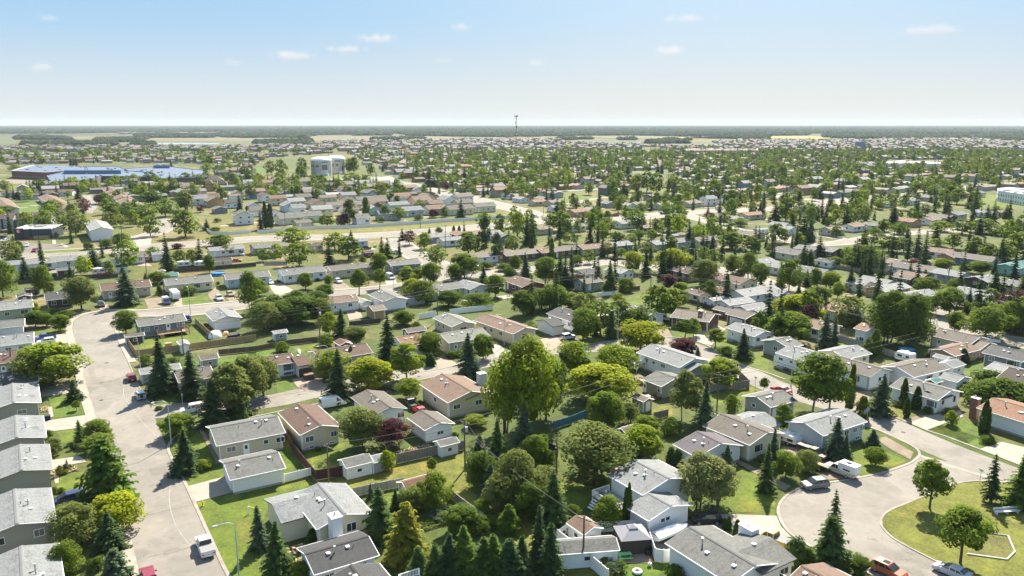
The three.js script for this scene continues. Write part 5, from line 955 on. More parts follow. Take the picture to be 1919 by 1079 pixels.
// ---------------------------------------------------------------- yard things
const greenPaint=M.green,canopy=std('grey canopy',[0.22,0.22,0.25],{roughness:0.7}),mesh=std('dark mesh screen',[0.055,0.04,0.035],{roughness:0.9});
function picnicTable(x,z,az,label){const t=thing('picnic_table',label,'picnic table',x,z,az + 90);for (let i=0;i<4;i++)part(t,'top_plank',box(1.9,0.05,0.19,0,0.76,-0.3 + i*0.2),greenPaint);for (const s of [-1,1]){for (let i=0;i<2;i++)part(t,'bench_plank',box(1.9,0.05,0.16,0,0.45,s*(0.68 + i*0.17)),greenPaint);part(t,'leg_frame',merge([bar(V(s*0.7,0,0.75),V(s*0.7,0.73,0.2),0.05,4),bar(V(s*0.7,0,-0.75),V(s*0.7,0.73,-0.2),0.05,4),box(0.08,0.08,1.6,s*0.7,0.4,0)]),greenPaint);}return place(t);}
function gazebo(x,z,az,label){
const t=thing('gazebo',label,'gazebo',x,z,az + 90),a=2.1,h=2.3;
for (const sx of [-1,1])for (const sz of [-1,1])part(t,'post',box(0.1,h,0.1,sx*a,h / 2,sz*a),M.dark);
const k=0.6,f=[],c=[[-1,1],[1,1],[1,-1],[-1,-1]],o=a + 0.15;for (let i=0;i<4;i++){const [p,q]=c[i],[r,s]=c[(i + 1)% 4];f.push([V(p*o,h,q*o),V(r*o,h,s*o),V(r*k,h + 0.95,s*k),V(p*k,h + 0.95,q*k)]);}
part(t,'canopy',faces(f),canopy);const g=[];for (let i=0;i<4;i++){const [p,q]=c[i],[r,s]=c[(i + 1)% 4];g.push([V(p*(k + 0.1),h + 1.0,q*(k + 0.1)),V(r*(k + 0.1),h + 1.0,s*(k + 0.1)),V(0,h + 1.4,0)]);}part(t,'canopy_cap',faces(g),canopy);
for (const [w,d,px,pz]of [[2*a - 0.1,0.03,0,a],[2*a - 0.1,0.03,0,-a],[0.03,2*a - 0.1,-a,0]])part(t,'screen',box(w,h - 0.25,d,px,h / 2 + 0.05,pz),mesh);
for (const [w,d,px,pz]of [[2*a,0.12,0,a + 0.05],[2*a,0.12,0,-a - 0.05],[0.12,2*a,a + 0.05,0],[0.12,2*a,-a - 0.05,0]])part(t,'valance',box(w,0.2,d,px,h - 0.1,pz),M.dark);
return place(t);
}
function tyrePlanter(x,z,label){const t=thing('tyre_planter',label,'planter',x,z,0);part(t,'tyre',new THREE.TorusGeometry(0.52,0.2,10,24).rotateX(Math.PI / 2).translate(0,0.22,0),M.tarp);part(t,'soil',new THREE.CylinderGeometry(0.42,0.42,0.1,20).translate(0,0.2,0),std('soil',[0.05,0.035,0.025]));return place(t);}
function barbecue(x,z,az,label){const t=thing('barbecue',label,'barbecue',x,z,az);part(t,'cart',box(1.2,0.8,0.55,0,0.5,0),M.dark);part(t,'lid',new THREE.CylinderGeometry(0.3,0.3,0.8,12,1,false,0,Math.PI).rotateZ(Math.PI / 2).rotateX(-Math.PI / 2).translate(0,0.9,0),M.dark);part(t,'side_shelf',box(0.4,0.04,0.5,0.75,0.88,0),M.metal);return place(t);}
function gardenChair(x,z,az,col,label,y=0){const t=thing('garden_chair',label,'chair',x,z,az,null,y),m=col==='green'?greenPaint:M.white;part(t,'seat',box(0.5,0.05,0.5,0,0.42,0),m);part(t,'backrest',box(0.05,0.6,0.5,-0.25,0.75,0),m);for (const a of [-0.2,0.2])for (const b of [-0.2,0.2])part(t,'leg',box(0.05,0.4,0.05,a,0.2,b),m);for (const b of [-0.27,0.27])part(t,'armrest',box(0.5,0.05,0.07,0,0.64,b),m);return place(t);}
function fireBowl(x,z,label){const t=thing('fire_bowl',label,'fire bowl',x,z,0);part(t,'ring',new THREE.TorusGeometry(0.6,0.16,8,22).rotateX(Math.PI / 2).translate(0,0.25,0),M.stone);part(t,'ash',new THREE.CylinderGeometry(0.5,0.5,0.2,18).translate(0,0.12,0),M.dark);return place(t);}
function flowerPot(x,z,label){const t=thing('flower_pot',label,'flower pot',x,z,0),r=rng(3),lv=new Leaves(r);part(t,'pot',cyl(0.2,0.3,0.45,0,0,0,12),M.white);for (let i=0;i<70;i++){const d=rdir(r);lv.leaf(V(d.x*0.32,0.6 + d.y*0.25,d.z*0.32),d,rdir(r),0.16,0.12,i % 2?[0.5,0.02,0.02]:[0.05,0.11,0.02]);}part(t,'flowers',lv.geo(),std('pot flowers',[1,1,1],{vertexColors:true,side:THREE.DoubleSide}));return place(t);}
function flowerBed(x,z,L,W,az,label){const t=thing('flower_bed',label,'flower bed',x,z,az),r=rng(Math.round(x*7)&1023),lv=new Leaves(r),C=[[0.45,0.03,0.03],[0.6,0.42,0.04],[0.6,0.55,0.5],[0.06,0.12,0.02],[0.09,0.15,0.03],[0.05,0.1,0.03]];part(t,'soil',box(L,0.12,W,0,0.06,0),std('soil',[0.05,0.035,0.025]));for (let i=0;i<L*W*55;i++)lv.leaf(V((r()- 0.5)*L,0.15 + 0.35*r()*r(),(r()- 0.5)*W),V(rdir(r).x*0.5,1,rdir(r).z*0.5),rdir(r),0.24,0.18,C[(r()*6)|0]);part(t,'flowers',lv.geo(),std('pot flowers',[1,1,1],{vertexColors:true,side:THREE.DoubleSide}));const n=Math.round(L + W)*2;for (let i=0;i<n;i++){const k=i / n*4,s=k % 1 - 0.5,e=k|0,px=e===0?s*L:e===1?L / 2:e===2?-s*L:-L / 2,pz=e===0?-W / 2:e===1?s*W:e===2?W / 2:-s*W;part(t,'stone',rockGeo,M.stone).position.set(px,0.1,pz);}return place(t);}
const rockGeo=new THREE.DodecahedronGeometry(0.24,0).scale(1.2,0.7,0.9);
function trampoline(x,z,label){const t=thing('trampoline',label,'trampoline',x,z,0);part(t,'pad',new THREE.TorusGeometry(2.0,0.2,8,32).rotateX(Math.PI / 2).scale(1,0.5,1).translate(0,0.9,0),M.blue);part(t,'mat',new THREE.CylinderGeometry(1.9,1.9,0.03,32).translate(0,0.9,0),std('trampoline mat',[0.12,0.36,0.48]));for (let i=0;i<6;i++)part(t,'leg',cyl(0.05,0.05,0.9,Math.cos(i*1.047)*2,0,Math.sin(i*1.047)*2,6),M.metal);return place(t);}
function pool(x,z,R,label){const t=thing('paddling_pool',label,'pool',x,z,0);part(t,'pool_wall',new THREE.CylinderGeometry(R,R,1.1,30,1,true).translate(0,0.55,0),std('pool blue',[0.03,0.15,0.42],{side:THREE.DoubleSide}));part(t,'pool_rim',new THREE.TorusGeometry(R,0.12,6,30).rotateX(Math.PI / 2).translate(0,1.1,0),M.blue);part(t,'water',new THREE.CylinderGeometry(R - 0.1,R - 0.1,0.05,30).translate(0,0.95,0),std('pool water',[0.05,0.25,0.45],{roughness:0.1}));return place(t);}
function hydrant(x,z,label){const t=thing('fire_hydrant',label,'hydrant',x,z,0);part(t,'barrel',cyl(0.13,0.12,0.7,0,0,0,12),M.yellow);part(t,'bonnet',new THREE.SphereGeometry(0.15,12,8).translate(0,0.74,0),M.yellow);part(t,'outlet',merge([cyl(0.06,0.06,0.4,0,-0.2,0,8).rotateZ(Math.PI / 2).translate(0,0.5,0),cyl(0.18,0.18,0.06,0,0.05,0,12)]),M.yellow);return place(t);}
function guyGuard(x,z,label){const t=thing('marker_post',label,'marker post',x,z,0);part(t,'pipe',cyl(0.1,0.1,1.3,0,0,0,8),M.white);part(t,'guard',bar(V(0.1,1.2,0.1),V(0.9,0.05,1.6),0.07,6),M.yellow);return place(t);}
function timberBorder(P,label){const t=new THREE.Group();t.name=numbered('timber_border');tag(t,label,'border');t.position.set(P[0][0],0.1,P[0][1]);for (let i=0;i<P.length - 1;i++){const a=V(P[i][0]- P[0][0],0.08,P[i][1]- P[0][1]),b=V(P[i + 1][0]- P[0][0],0.08,P[i + 1][1]- P[0][1]);part(t,'edging_board',bar(a,b,0.13,4),std('bleached timber',[0.58,0.55,0.48]));}return place(t);}
function parkBench(x,z,az,label){const t=thing('park_bench',label,'bench',x,z,az,null,0.1),m=std('bench white',[0.62,0.62,0.60]);for (let i=0;i<3;i++)part(t,'seat_board',box(4.2,0.06,0.22,0,0.5,-0.26 + i*0.25),m);part(t,'back_board',box(4.2,0.3,0.06,0,0.8,-0.42),m);for (const s of [-1.8,0,1.8])part(t,'leg',box(0.12,0.48,0.6,s,0.24,0),m);return place(t);}
function parasol(x,z,y,label){const t=thing('parasol',label,'parasol',x,z,0,null,y),f=[];part(t,'pole',cyl(0.03,0.03,2.6,0,0,0,6),M.metal);for (let i=0;i<6;i++){const a=i*1.047,b=a + 1.047;f.push([V(Math.cos(b)*1.5,2.1,Math.sin(b)*1.5),V(Math.cos(a)*1.5,2.1,Math.sin(a)*1.5),V(0,2.65,0)]);}part(t,'canopy',faces(f),std('parasol cloth',[0.66,0.50,0.44],{transmission:0.3,roughness:1,side:THREE.DoubleSide}));part(t,'base',cyl(0.3,0.25,0.1,0,0,0,12),M.dark);const d=thing('deck_table','round white table under the pale pink parasol','table',x,z,0,null,y);part(d,'tabletop',new THREE.CylinderGeometry(0.65,0.65,0.05,20).translate(0,0.73,0),M.white);for (let i=0;i<4;i++)part(d,'leg',box(0.05,0.7,0.05,Math.cos(i*1.57)*0.4,0.35,Math.sin(i*1.57)*0.4),M.white);place(d);return place(t);}
function firewood(x,z,az,L,label){const t=thing('firewood_pile',label,'firewood',x,z,az),r=rng(Math.round(x*5)&255);for (let i=0;i<46;i++){const q=part(t,'log',logGeo,logMat[i % 3]);const k=r();q.position.set((r()- 0.5)*L,0.12 + 0.7*r()*(1 - Math.abs(k - 0.5)*1.6),(k - 0.5)*1.8);q.rotation.set(r()*3,r()*3,0.3*r());}return place(t);}
const logGeo=box(0.5,0.16,0.2),logMat=[std('split wood',[0.45,0.32,0.18]),std('split wood pale',[0.55,0.44,0.28]),std('split wood dark',[0.28,0.19,0.11])];
function machinery(x,z,az,label){const t=thing('garden_tractor',label,'tractor',x,z,az),m=std('faded pink red paint',[0.36,0.17,0.14]);part(t,'hood',box(1.3,0.6,0.8,0.7,0.85,0),m);part(t,'seat',box(0.5,0.5,0.6,-0.5,0.95,0),M.dark);part(t,'fender',box(0.9,0.15,1.3,-0.6,0.75,0),m);for (const [wx,R]of [[-0.6,0.5],[1.0,0.32]])for (const s of [-1,1]){const w=part(t,'wheel',new THREE.CylinderGeometry(R,R,0.25,16).rotateX(Math.PI / 2),M.dark);w.position.set(wx,R,s*0.65);part(w,'rim',new THREE.CylinderGeometry(R*0.5,R*0.5,0.27,10).rotateX(Math.PI / 2),m);}part(t,'box',box(1.4,0.9,1.2,-1.9,0.5,-0.5),std('faded pink box',[0.42,0.28,0.24]));return place(t);}
function utilityTrailer(x,z,az,label){const t=thing('utility_trailer',label,'trailer',x,z,az);part(t,'bed',box(3.2,0.12,1.7,0,0.6,0),M.dark);for (const s of [-1,1]){part(t,'side_board',box(3.2,0.4,0.06,0,0.85,s*0.85),M.dark);const w=part(t,'wheel',new THREE.CylinderGeometry(0.34,0.34,0.2,14).rotateX(Math.PI / 2),M.dark);w.position.set(-0.2,0.34,s*1.0);part(w,'rim',new THREE.CylinderGeometry(0.2,0.2,0.22,10).rotateX(Math.PI / 2),M.metal);}for (let i=0;i<5;i++)part(t,'plank',box(2.8,0.12,0.26,0,0.8 + (i % 2)*0.14,-0.56 + i*0.28),logMat[1]);part(t,'hitch',bar(V(1.5,0.55,0),V(2.6,0.45,0),0.05),M.dark);return place(t);}
function plasticDome(x,z,R,col,label){const t=thing(col==='white'?'play_tent':'toy_house',label,col==='white'?'tent':'toy',x,z,0),m=col==='white'?M.tarp:std('orange plastic',[0.65,0.28,0.03]);part(t,'shell',new THREE.SphereGeometry(R,18,10,0,6.283,0,Math.PI / 2).scale(1.2,1,0.9),m);part(t,'door',box(0.05,R*0.7,R*0.6,R*1.15,R*0.35,0),std('tent door grey',[0.3,0.33,0.36]));for (let i=0;i<3;i++)part(t,'rib',new THREE.TorusGeometry(R*1.01,0.04,5,20,Math.PI).scale(1.2,1,1).rotateY(i*1.047),M.metal);return place(t);}
function slide(x,z,az,label){const t=thing('garden_slide',label,'slide',x,z,az);part(t,'chute',bar(V(0.9,0.1,0),V(-0.6,1.1,0),0.2,4),M.red);part(t,'ladder',merge([bar(V(-0.9,0,0.2),V(-0.6,1.1,0.2),0.03),bar(V(-0.9,0,-0.2),V(-0.6,1.1,-0.2),0.03),box(0.05,0.05,0.4,-0.8,0.4,0),box(0.05,0.05,0.4,-0.7,0.8,0)]),M.blue);return place(t);}
function crate(x,z,L,W,h,m,label){const t=thing(m==='g'||(m==='k'&&L<2)?'wheeled_bin':'storage_box',label,'box',x,z,57),mm=m==='g'?M.green:fenceMats[m];part(t,'body',mbox(L,h*0.88,W,0,h*0.44,0),mm);part(t,'lid',box(L + 0.08,h*0.12,W + 0.08,0,h*0.94,0),mm);for (const s of [-1,1])part(t,'batten',box(0.1,h*0.8,W + 0.04,s*L*0.35,h*0.44,0),mm);return place(t);}
function streetSign(x,z,az,col,label){const t=thing('street_sign',label,'sign',x,z,az);part(t,'post',cyl(0.045,0.045,2.6,0,0,0,8),M.metal);part(t,'panel',box(0.05,0.45,0.7,0.06,2.5,0),col==='teal'?std('teal sign',[0.08,0.32,0.36]):M.metal);part(t,'panel_edge',box(0.04,0.5,0.75,0.03,2.5,0),M.white);return place(t);}
function canoe(x,z,az,label){const t=thing('canoe',label,'canoe',x,z,az);part(t,'hull',new THREE.SphereGeometry(1,20,8,0,6.283,0,Math.PI / 2).scale(2.3,0.5,0.5),std('pale green hull',[0.40,0.52,0.42],{roughness:0.4}));part(t,'keel',bar(V(-2.1,0.12,0),V(2.1,0.12,0),0.05,4).translate(0,0.1,0),std('pale green hull',[0.40,0.52,0.42]));return place(t);}
function satelliteDish(x,z,label){const t=thing('dish_antenna',label,'dish',x,z,60);part(t,'post',cyl(0.05,0.05,2.2,0,0,0,8),M.metal);part(t,'dish',new THREE.SphereGeometry(1.6,18,8,0,6.283,0,0.62).translate(0,-1.6,0).rotateX(2.0).translate(0,2.3,0),std('dish grey',[0.25,0.27,0.29],{side:THREE.DoubleSide}));return place(t);}
function hedgeRow(P,h,label){const t=new THREE.Group(),r=rng(31),lv=new Leaves(r);t.name=numbered('hedge');tag(t,label,'hedge');t.position.set(P[0][0],0,P[0][1]);for (let i=0;i<P.length - 1;i++){const a=V(P[i][0]- P[0][0],0,P[i][1]- P[0][1]),b=V(P[i + 1][0]- P[0][0],0,P[i + 1][1]- P[0][1]),n=a.distanceTo(b)*150;for (let k=0;k<n;k++){const c=a.clone().lerp(b,r()),d=rdir(r);d.y=Math.abs(d.y);lv.leaf(c.add(V(d.x*0.9,d.y*h*(0.6 + 0.5*vnoise(k*0.01,i)),d.z*0.9)),d,rdir(r),0.26,0.18,tone(r,1));}}part(t,'leaves',lv.geo(),folMat('o1'));return place(t);}
function vegetableRows(x,z,az,L,n,label){const t=thing('vegetable_garden',label,'garden',x,z,az),r=rng(12);part(t,'soil',box(L,0.06,n*0.9,0,0.03,0),std('garden soil',[0.11,0.085,0.06],{map:T.dirt}));for (let i=0;i<n;i++){const lv=new Leaves(r);for (let k=0;k<260;k++){const d=rdir(r);lv.leaf(V((r()- 0.5)*L,0.1 + 0.4*r(),(i - n / 2 + 0.5)*0.9 + d.z*0.3),V(d.x*0.4,1,d.z*0.4),rdir(r),0.28,0.2,tone(r,1));}part(t,'plant_row',lv.geo(),folMat(i % 2?'d1':'d2'));}return place(t);}
H({x:-62.82,z:-91.14,az:147.4,L:11.95,W:8.63,he:3.3,hr:4.25,roof:'lg',wall:'bg',det:2,name:'bungalow',cat:'house',label:'bungalow with pale grey ribbed roof at the lower left corner of the view'});
H({x:-73.66,z:-107.35,az:146.8,L:12.94,W:9.46,he:3.3,hr:4.34,roof:'lg',wall:'tp',det:2,name:'bungalow',cat:'house',label:'grey roofed bungalow with a tall dark flue pipe beside the leafy shade trees',stack:[0.86,0.78],trim:'lg'});
H({x:-83.76,z:-124.99,az:147.5,L:12.63,W:8.73,he:3.3,hr:4.26,roof:'lg',wall:'tp',det:2,name:'bungalow',cat:'house',label:'grey roofed bungalow with a blank taupe end wall and a flower bed walk',wins:[],trim:'tp'});
H({x:-93.1,z:-138.84,az:147.4,L:13.12,W:9.08,he:3.3,hr:4.3,roof:'lg',wall:'tp',det:2,name:'bungalow',cat:'house',label:'bungalow with bluish grey cross gabled roof above the broad pale driveway',trim:'lg',wings:[{x:-90.91,z:-139.09,az:57,L:3.07,W:6.5,he:3.2,hr:3.85}]});
H({x:-105.3,z:-157.53,az:147.4,L:14.24,W:9.4,he:3.3,hr:4.33,roof:'lg',wall:'tp',det:2,name:'bungalow',cat:'house',label:'grey roofed bungalow with one white window and a red flower bed at its front',wins:[[2,1.2,2.0,1.5,0.8,'c'],[3,1.2,2.0,1.5,0.8,'c']],wings:[{x:-102.13,z:-156.62,az:57,L:3.07,W:6,he:3.2,hr:3.8}]});
H({x:-112.93,z:-170.23,az:60.8,L:9.52,W:11,he:3.3,hr:4.84,roof:'sl',wall:'tp',det:2,name:'bungalow',cat:'house',label:'bungalow with slate grey roof shaded by the big roadside tree'});
H({x:-123.67,z:-187.14,az:61.7,L:8.94,W:11,he:3.3,hr:4.84,roof:'br',wall:'tp',det:2,name:'bungalow',cat:'house',label:'brown roofed bungalow with a dark stove pipe behind the big yellow-green tree',stack:[-0.1,0.5]});
H({x:-132.78,z:-202.38,az:59.2,L:8.7,W:11,he:3.3,hr:4.84,roof:'lg',wall:'wh',det:2,name:'bungalow',cat:'house',label:'white walled bungalow with pale grey roof where the blue pickup is parked'});
H({x:-146.93,z:-222.79,az:60.5,L:7.34,W:9,he:2.4,hr:3.66,roof:'mg',wall:'wh',det:2,name:'carport',cat:'carport',label:'low grey roofed carport on posts behind the small lawn trees',wins:[],novent:1});
H({x:-157.89,z:-242.5,az:57,L:9.98,W:11,he:3.3,hr:4.84,roof:'lg',wall:'gn',det:2,name:'bungalow',cat:'house',label:'pale grey roofed house with greenish end wall beside the bright yellow shrub',wins:[[0,2.4,2.1,2.0,1.3],[0,-2.2,2.0,1.2,1],[1,2.4,2.1,2.0,1.3]]});
H({x:-151.69,z:-256.32,az:57,L:8.14,W:10.9,he:3.3,hr:4.83,roof:'dg',wall:'dk',det:2,name:'bungalow',cat:'house',label:'dark brown bungalow with white framed windows and dark grey roof'});
H({x:-166.84,z:-262.01,az:147,L:4.68,W:4.5,he:2.3,hr:2.93,roof:'dg',wall:'rd',det:2,name:'garden_shed',cat:'shed',label:'small red brown shed with a white arched window behind the dark bungalow',door:'wh'});
H({x:-103.21,z:-223.24,az:56.2,L:13,W:8.75,he:3.3,hr:4.52,roof:'mg',wall:'sl',det:2,name:'bungalow',cat:'house',label:'slate blue bungalow with long grey roof and a new wooden deck behind',deck:[2.2,5.6,8.5,3.2,1.0,'t'],door2:[0,1.4,1.0],wins:[[0,-4.3,2.2,1.2,.9,'c'],[0,-1.8,2.3,.9,.7],[0,4.6,2.2,1.5,.9,'c'],[3,0,2.1,1.2,1],[1,0,2.1,1.2,1],[1,4,2.1,1.6,1]]});
H({x:-87.1,z:-229.83,az:148,L:12.3,W:8.21,he:3.3,hr:4.45,roof:'lg',wall:'wh',det:2,name:'bungalow',cat:'house',label:'white bungalow with pale grey roof and dark gable by the new wooden fence',wins:[]});
H({x:-73.61,z:-172.91,az:56.8,L:7.97,W:9.81,he:3.3,hr:4.67,roof:'wt',wall:'tp',det:2,name:'bungalow',cat:'house',label:'low grey brown roofed house half hidden by two tall spruces'});
H({x:-137.64,z:-273.26,az:57.9,L:15.98,W:11,he:3.3,hr:4.84,roof:'br',wall:'bg',det:2,name:'bungalow',cat:'house',label:'beige bungalow with rust brown roof behind the great dark spruce'});
H({x:-119.17,z:-282.65,az:58.8,L:16.11,W:11,he:3.3,hr:4.84,roof:'mg',wall:'cr',det:2,name:'bungalow',cat:'house',label:'cream bungalow with grey roof behind the parked camper and white trailer'});
H({x:-100.9,z:-292.42,az:60.7,L:16.23,W:10.29,he:3.3,hr:4.74,roof:'mg',wall:'bl',det:2,name:'bungalow',cat:'house',label:'pale yellow and blue bungalow with grey roof above the gravel driveways'});
H({x:-82.67,z:-301.74,az:56.2,L:17.19,W:10.66,he:3.3,hr:4.79,roof:'mg',wall:'wh',det:2,name:'bungalow',cat:'house',label:'white and beige bungalow with grey roof and a long gravel driveway'});
H({x:-65.56,z:-310.99,az:57.3,L:18.45,W:9.06,he:3.3,hr:4.57,roof:'wt',wall:'bg',det:2,name:'bungalow',cat:'house',label:'beige bungalow with dark lower storey and weathered grey roof'});
H({x:-45.42,z:-320.59,az:60.6,L:13.63,W:9.51,he:3.3,hr:4.63,roof:'mg',wall:'sl',det:2,name:'bungalow',cat:'house',label:'grey walled bungalow with a grey roof at the end of the row by the corner'});
H({x:-41.54,z:-255.65,az:148,L:13.13,W:8.6,he:3.3,hr:4.5,roof:'mg',wall:'wh',det:2,name:'bungalow',cat:'house',label:'white house with grey roof and a dark gable beside the white trailer',wins:[[3,0,2.2,1,.8],[1,-2,2.2,1.1,.9],[1,2,2.2,.9,.9]]});
H({x:-56.52,z:-251.15,az:61.6,L:10.98,W:8.6,he:3.3,hr:4.5,roof:'pk',wall:'wh',det:2,name:'bungalow',cat:'house',label:'white house with pinkish brown roof above the brown wood patio'});
H({x:-43.05,z:-240.72,az:57,L:4.5,W:7.5,he:2.9,hr:3.95,roof:'tn',wall:'tn',det:2,name:'detached_garage',cat:'garage',label:'bare plywood garage with a tan roof behind the olive shrubs',wins:[],novent:1});
H({x:-57.19,z:-184.37,az:56,L:6.24,W:8.6,he:3.3,hr:4.5,roof:'br',wall:'wh',det:2,name:'bungalow',cat:'house',label:'white split level house with dark brown roof and brown garage door',wins:[[0,1.2,2.3,2.6,1.5,'b'],[0,1.2,.75,2.6,.7,'b'],[0,-2.5,2.2,1,.9],[2,0,2.2,1,1]],wings:[{x:-52.36,z:-184.6,az:57,L:3.47,W:9,he:2.9,hr:4.16,gdoor:[0,0.3,3.2],gmat:'dk'}]});
H({x:-43.37,z:-190.65,az:57.5,L:13.71,W:9.62,he:3.3,hr:4.65,roof:'br',wall:'bg',det:2,name:'bungalow',cat:'house',label:'long beige bungalow with dark brown roof behind the cedar and bright maples'});
H({x:-26.88,z:-202.06,az:59.1,L:8.66,W:10,he:3.3,hr:4.7,roof:'or',wall:'wh',det:2,name:'bungalow',cat:'house',label:'white house with rusty orange roof behind the tall spruce by the road'});
H({x:-16.97,z:-223.19,az:148.8,L:12.49,W:8.02,he:3.3,hr:4.42,roof:'gg',wall:'bg',det:2,name:'bungalow',cat:'house',label:'beige house with pale green grey roof beside the white vinyl fence',wins:[[2,0,2.2,2,1.1],[0,0,2,1,1],[0,-3,2,1,1]]});
H({x:-13.86,z:-206.69,az:57.4,L:12.99,W:9.87,he:3.3,hr:4.68,roof:'gg',wall:'bg',det:2,name:'bungalow',cat:'house',label:'beige bungalow with pale grey roof behind the pair of roadside spruces'});
H({x:-2.17,z:-218.58,az:142.8,L:19.59,W:8.68,he:3.3,hr:4.52,roof:'pk',wall:'bg',det:2,name:'bungalow',cat:'house',label:'long beige house with pinkish brown roof beside the pinkish driveway',wins:[[0,-4,2.1,1.2,1],[0,-1,2.1,1.2,1],[0,3.5,2.1,1.4,1],[2,0,2.1,2.2,1.2]]});
H({x:-39.56,z:-144.45,az:147.5,L:13.78,W:8.08,he:3.4,hr:4.53,roof:'br',wall:'bg',det:2,name:'bungalow',cat:'house',label:'beige bungalow with dark red brown roof beside the maroon board fence',wins:[[2,-2.1,2.2,1.5,1,'b'],[2,2.6,2.2,1.1,1,'b'],[2,2.2,.5,.8,.35],[2,-1.8,.5,.8,.35],[1,0,2.2,1.2,1]]});
H({x:-27.64,z:-153.98,az:148,L:12.49,W:7.27,he:3.3,hr:4.32,roof:'wt',wall:'wh',det:2,name:'bungalow',cat:'house',label:'white bungalow with brownish grey roof and a grey gable by the plum tree',wins:[[2,2.4,2.2,1.4,1],[2,-2.5,1.6,1.6,1.6],[1,2,2.2,1,1]],trim:'gy'});
H({x:-12.11,z:-161.87,az:148.6,L:13.79,W:11,he:3.6,hr:5.14,roof:'pk',wall:'bg',det:2,name:'bungalow',cat:'house',label:'large house with pinkish tan split roof, white clerestory strip and white chimney',wins:[[2,-3.2,2.3,1.5,.9],[2,2.0,2.3,1.5,1],[1,3,2.2,1,.9],[1,1,2.2,1,1.6],[0,0,2.2,1,1]],chim:[-0.5,-6.6,1.5,1.7,6.0,'lg'],wings:[{x:-8.48,z:-161.15,az:147,L:7.86,W:8,he:3.3,hr:4.1}]});
H({x:-15.95,z:-145.3,az:147.5,L:7.86,W:6.48,he:2.8,hr:3.71,roof:'wt',wall:'wh',det:2,name:'detached_garage',cat:'garage',label:'white detached garage with brownish grey roof and a small dark window',wins:[[2,0.3,1.6,1.3,.7]],novent:1});
H({x:-50.38,z:-139.48,az:59.4,L:12.31,W:10.76,he:3.3,hr:4.81,roof:'mg',wall:'bg',det:2,name:'bungalow',cat:'house',label:'bungalow with mottled grey roof, stone block walls and white end gable',wins:[[0,-3.6,2.1,1.5,.9,'c'],[0,2.6,2.2,.8,.7],[0,5.2,2.1,1.4,.9],[3,-1.5,2.0,.8,1.5]],door2:[0,-1.0,.5]});
H({x:-44.5,z:-125.19,az:59.2,L:9.06,W:9,he:2.8,hr:4.06,roof:'mg',wall:'wh',det:2,name:'detached_garage',cat:'garage',label:'white garage with dark mottled grey roof at the end of the concrete driveway',wins:[],gdoor:[3,0,4.6]});
H({x:-27.18,z:-108.97,az:147.7,L:11.82,W:8.6,he:3.6,hr:4.8,roof:'lg',wall:'cr',det:2,name:'bungalow',cat:'house',label:'cream house with pale grey gabled roofs and a tall white chimney',wins:[[2,1.0,2.4,1.4,1.2],[2,-2.6,.9,1.3,1,'c'],[0,0,2,1.2,1]],chim:[6.9,1.9,1.9,1.5,5.6,'wh'],wings:[{x:-32.62,z:-109.7,az:-123,L:7.55,W:9,he:3.3,hr:4.42}]});
H({x:-23.54,z:-96.3,az:58.2,L:8.88,W:7.58,he:3.3,hr:4.36,roof:'dg',wall:'wh',det:2,name:'bungalow',cat:'house',label:'dark grey roofed house at the bottom edge beside the firewood pile'});
H({x:-19.64,z:-89.76,az:147.7,L:3.94,W:7.62,he:3.3,hr:4.37,roof:'dg',wall:'gy',det:2,name:'bungalow',cat:'house',label:'second dark grey roof with a white railed deck at the bottom edge',wins:[],deck:[3,-6.5,3.2,3,2.2,'w']});
H({x:22.42,z:-117.85,az:-213,L:8.38,W:11,he:4,hr:5.38,roof:'lg',wall:'wh',det:2,name:'bungalow',cat:'house',label:'white two level house with pale grey roof and a side deck with parasol',wins:[],deck:[-0.6,7.4,6,3.6,1.8,'w']});
H({x:22.36,z:-109.81,az:-213,L:5.09,W:9,he:3,hr:4.12,roof:'lg',wall:'wh',det:2,name:'detached_garage',cat:'garage',label:'white garage in front of the two level house with twin dark windows',wins:[[2,-1.2,2.1,.8,.6],[2,-.2,2.1,.8,.6]],novent:1});
H({x:28.03,z:-95.84,az:147.8,L:11.71,W:9.13,he:3.4,hr:4.54,roof:'mg',wall:'wh',det:2,name:'bungalow',cat:'house',label:'large white house with grey roof, L shaped, and a broad white chimney',wins:[[1,-4.4,2.2,1.3,.7],[1,-7,2.2,1,.7],[2,1,2.2,1,.9],[2,4,2.2,1.4,.9]],door2:[1,1.6,.4],chim:[-1.5,-7.2,2.4,1.6,4.6,'wh'],wings:[{x:32.55,z:-96.25,az:57,L:6.97,W:8.68,he:3.3,hr:4.39,wins:[[0,1.5,2.1,1.6,.9],[2,0,2.1,1.2,.9]]}]});
H({x:38.81,z:-88.89,az:143.8,L:5.63,W:10,he:3,hr:4.4,roof:'pk',wall:'bg',det:2,name:'bungalow',cat:'house',label:'pinkish brown roof at the bottom edge beside the small spruce'});
H({x:35.5,z:-132.91,az:152.3,L:6.41,W:11,he:3,hr:4.54,roof:'pu',wall:'wh',det:2,name:'bungalow',cat:'house',label:'white bungalow with purplish grey roof behind the round grey willow',wins:[[2,2.5,2,1.4,.6],[1,0,2,1,1]]});
H({x:43.59,z:-139.23,az:146.2,L:11.14,W:9.87,he:3.4,hr:4.78,roof:'wt',wall:'cr',det:2,name:'bungalow',cat:'house',label:'long cream bungalow with dark streaked roof and pale grey side wing',wins:[[2,-1.8,2.1,2.2,1.4],[0,-3.2,2.3,1.5,.8],[2,2.5,2.1,1,1]],wings:[{x:46.96,z:-144.59,az:57,L:7.3,W:8.42,he:2.9,hr:4.08,roof:'lg'}]});
H({x:54.64,z:-158.05,az:60.4,L:8.01,W:7.91,he:2.8,hr:3.91,roof:'mg',wall:'gy',det:2,name:'detached_garage',cat:'garage',label:'grey blue garage with grey roof behind the slim spruce tree',wins:[[3,-1,1.7,.9,.7]],gdoor:[0,-1.5,2.6]});
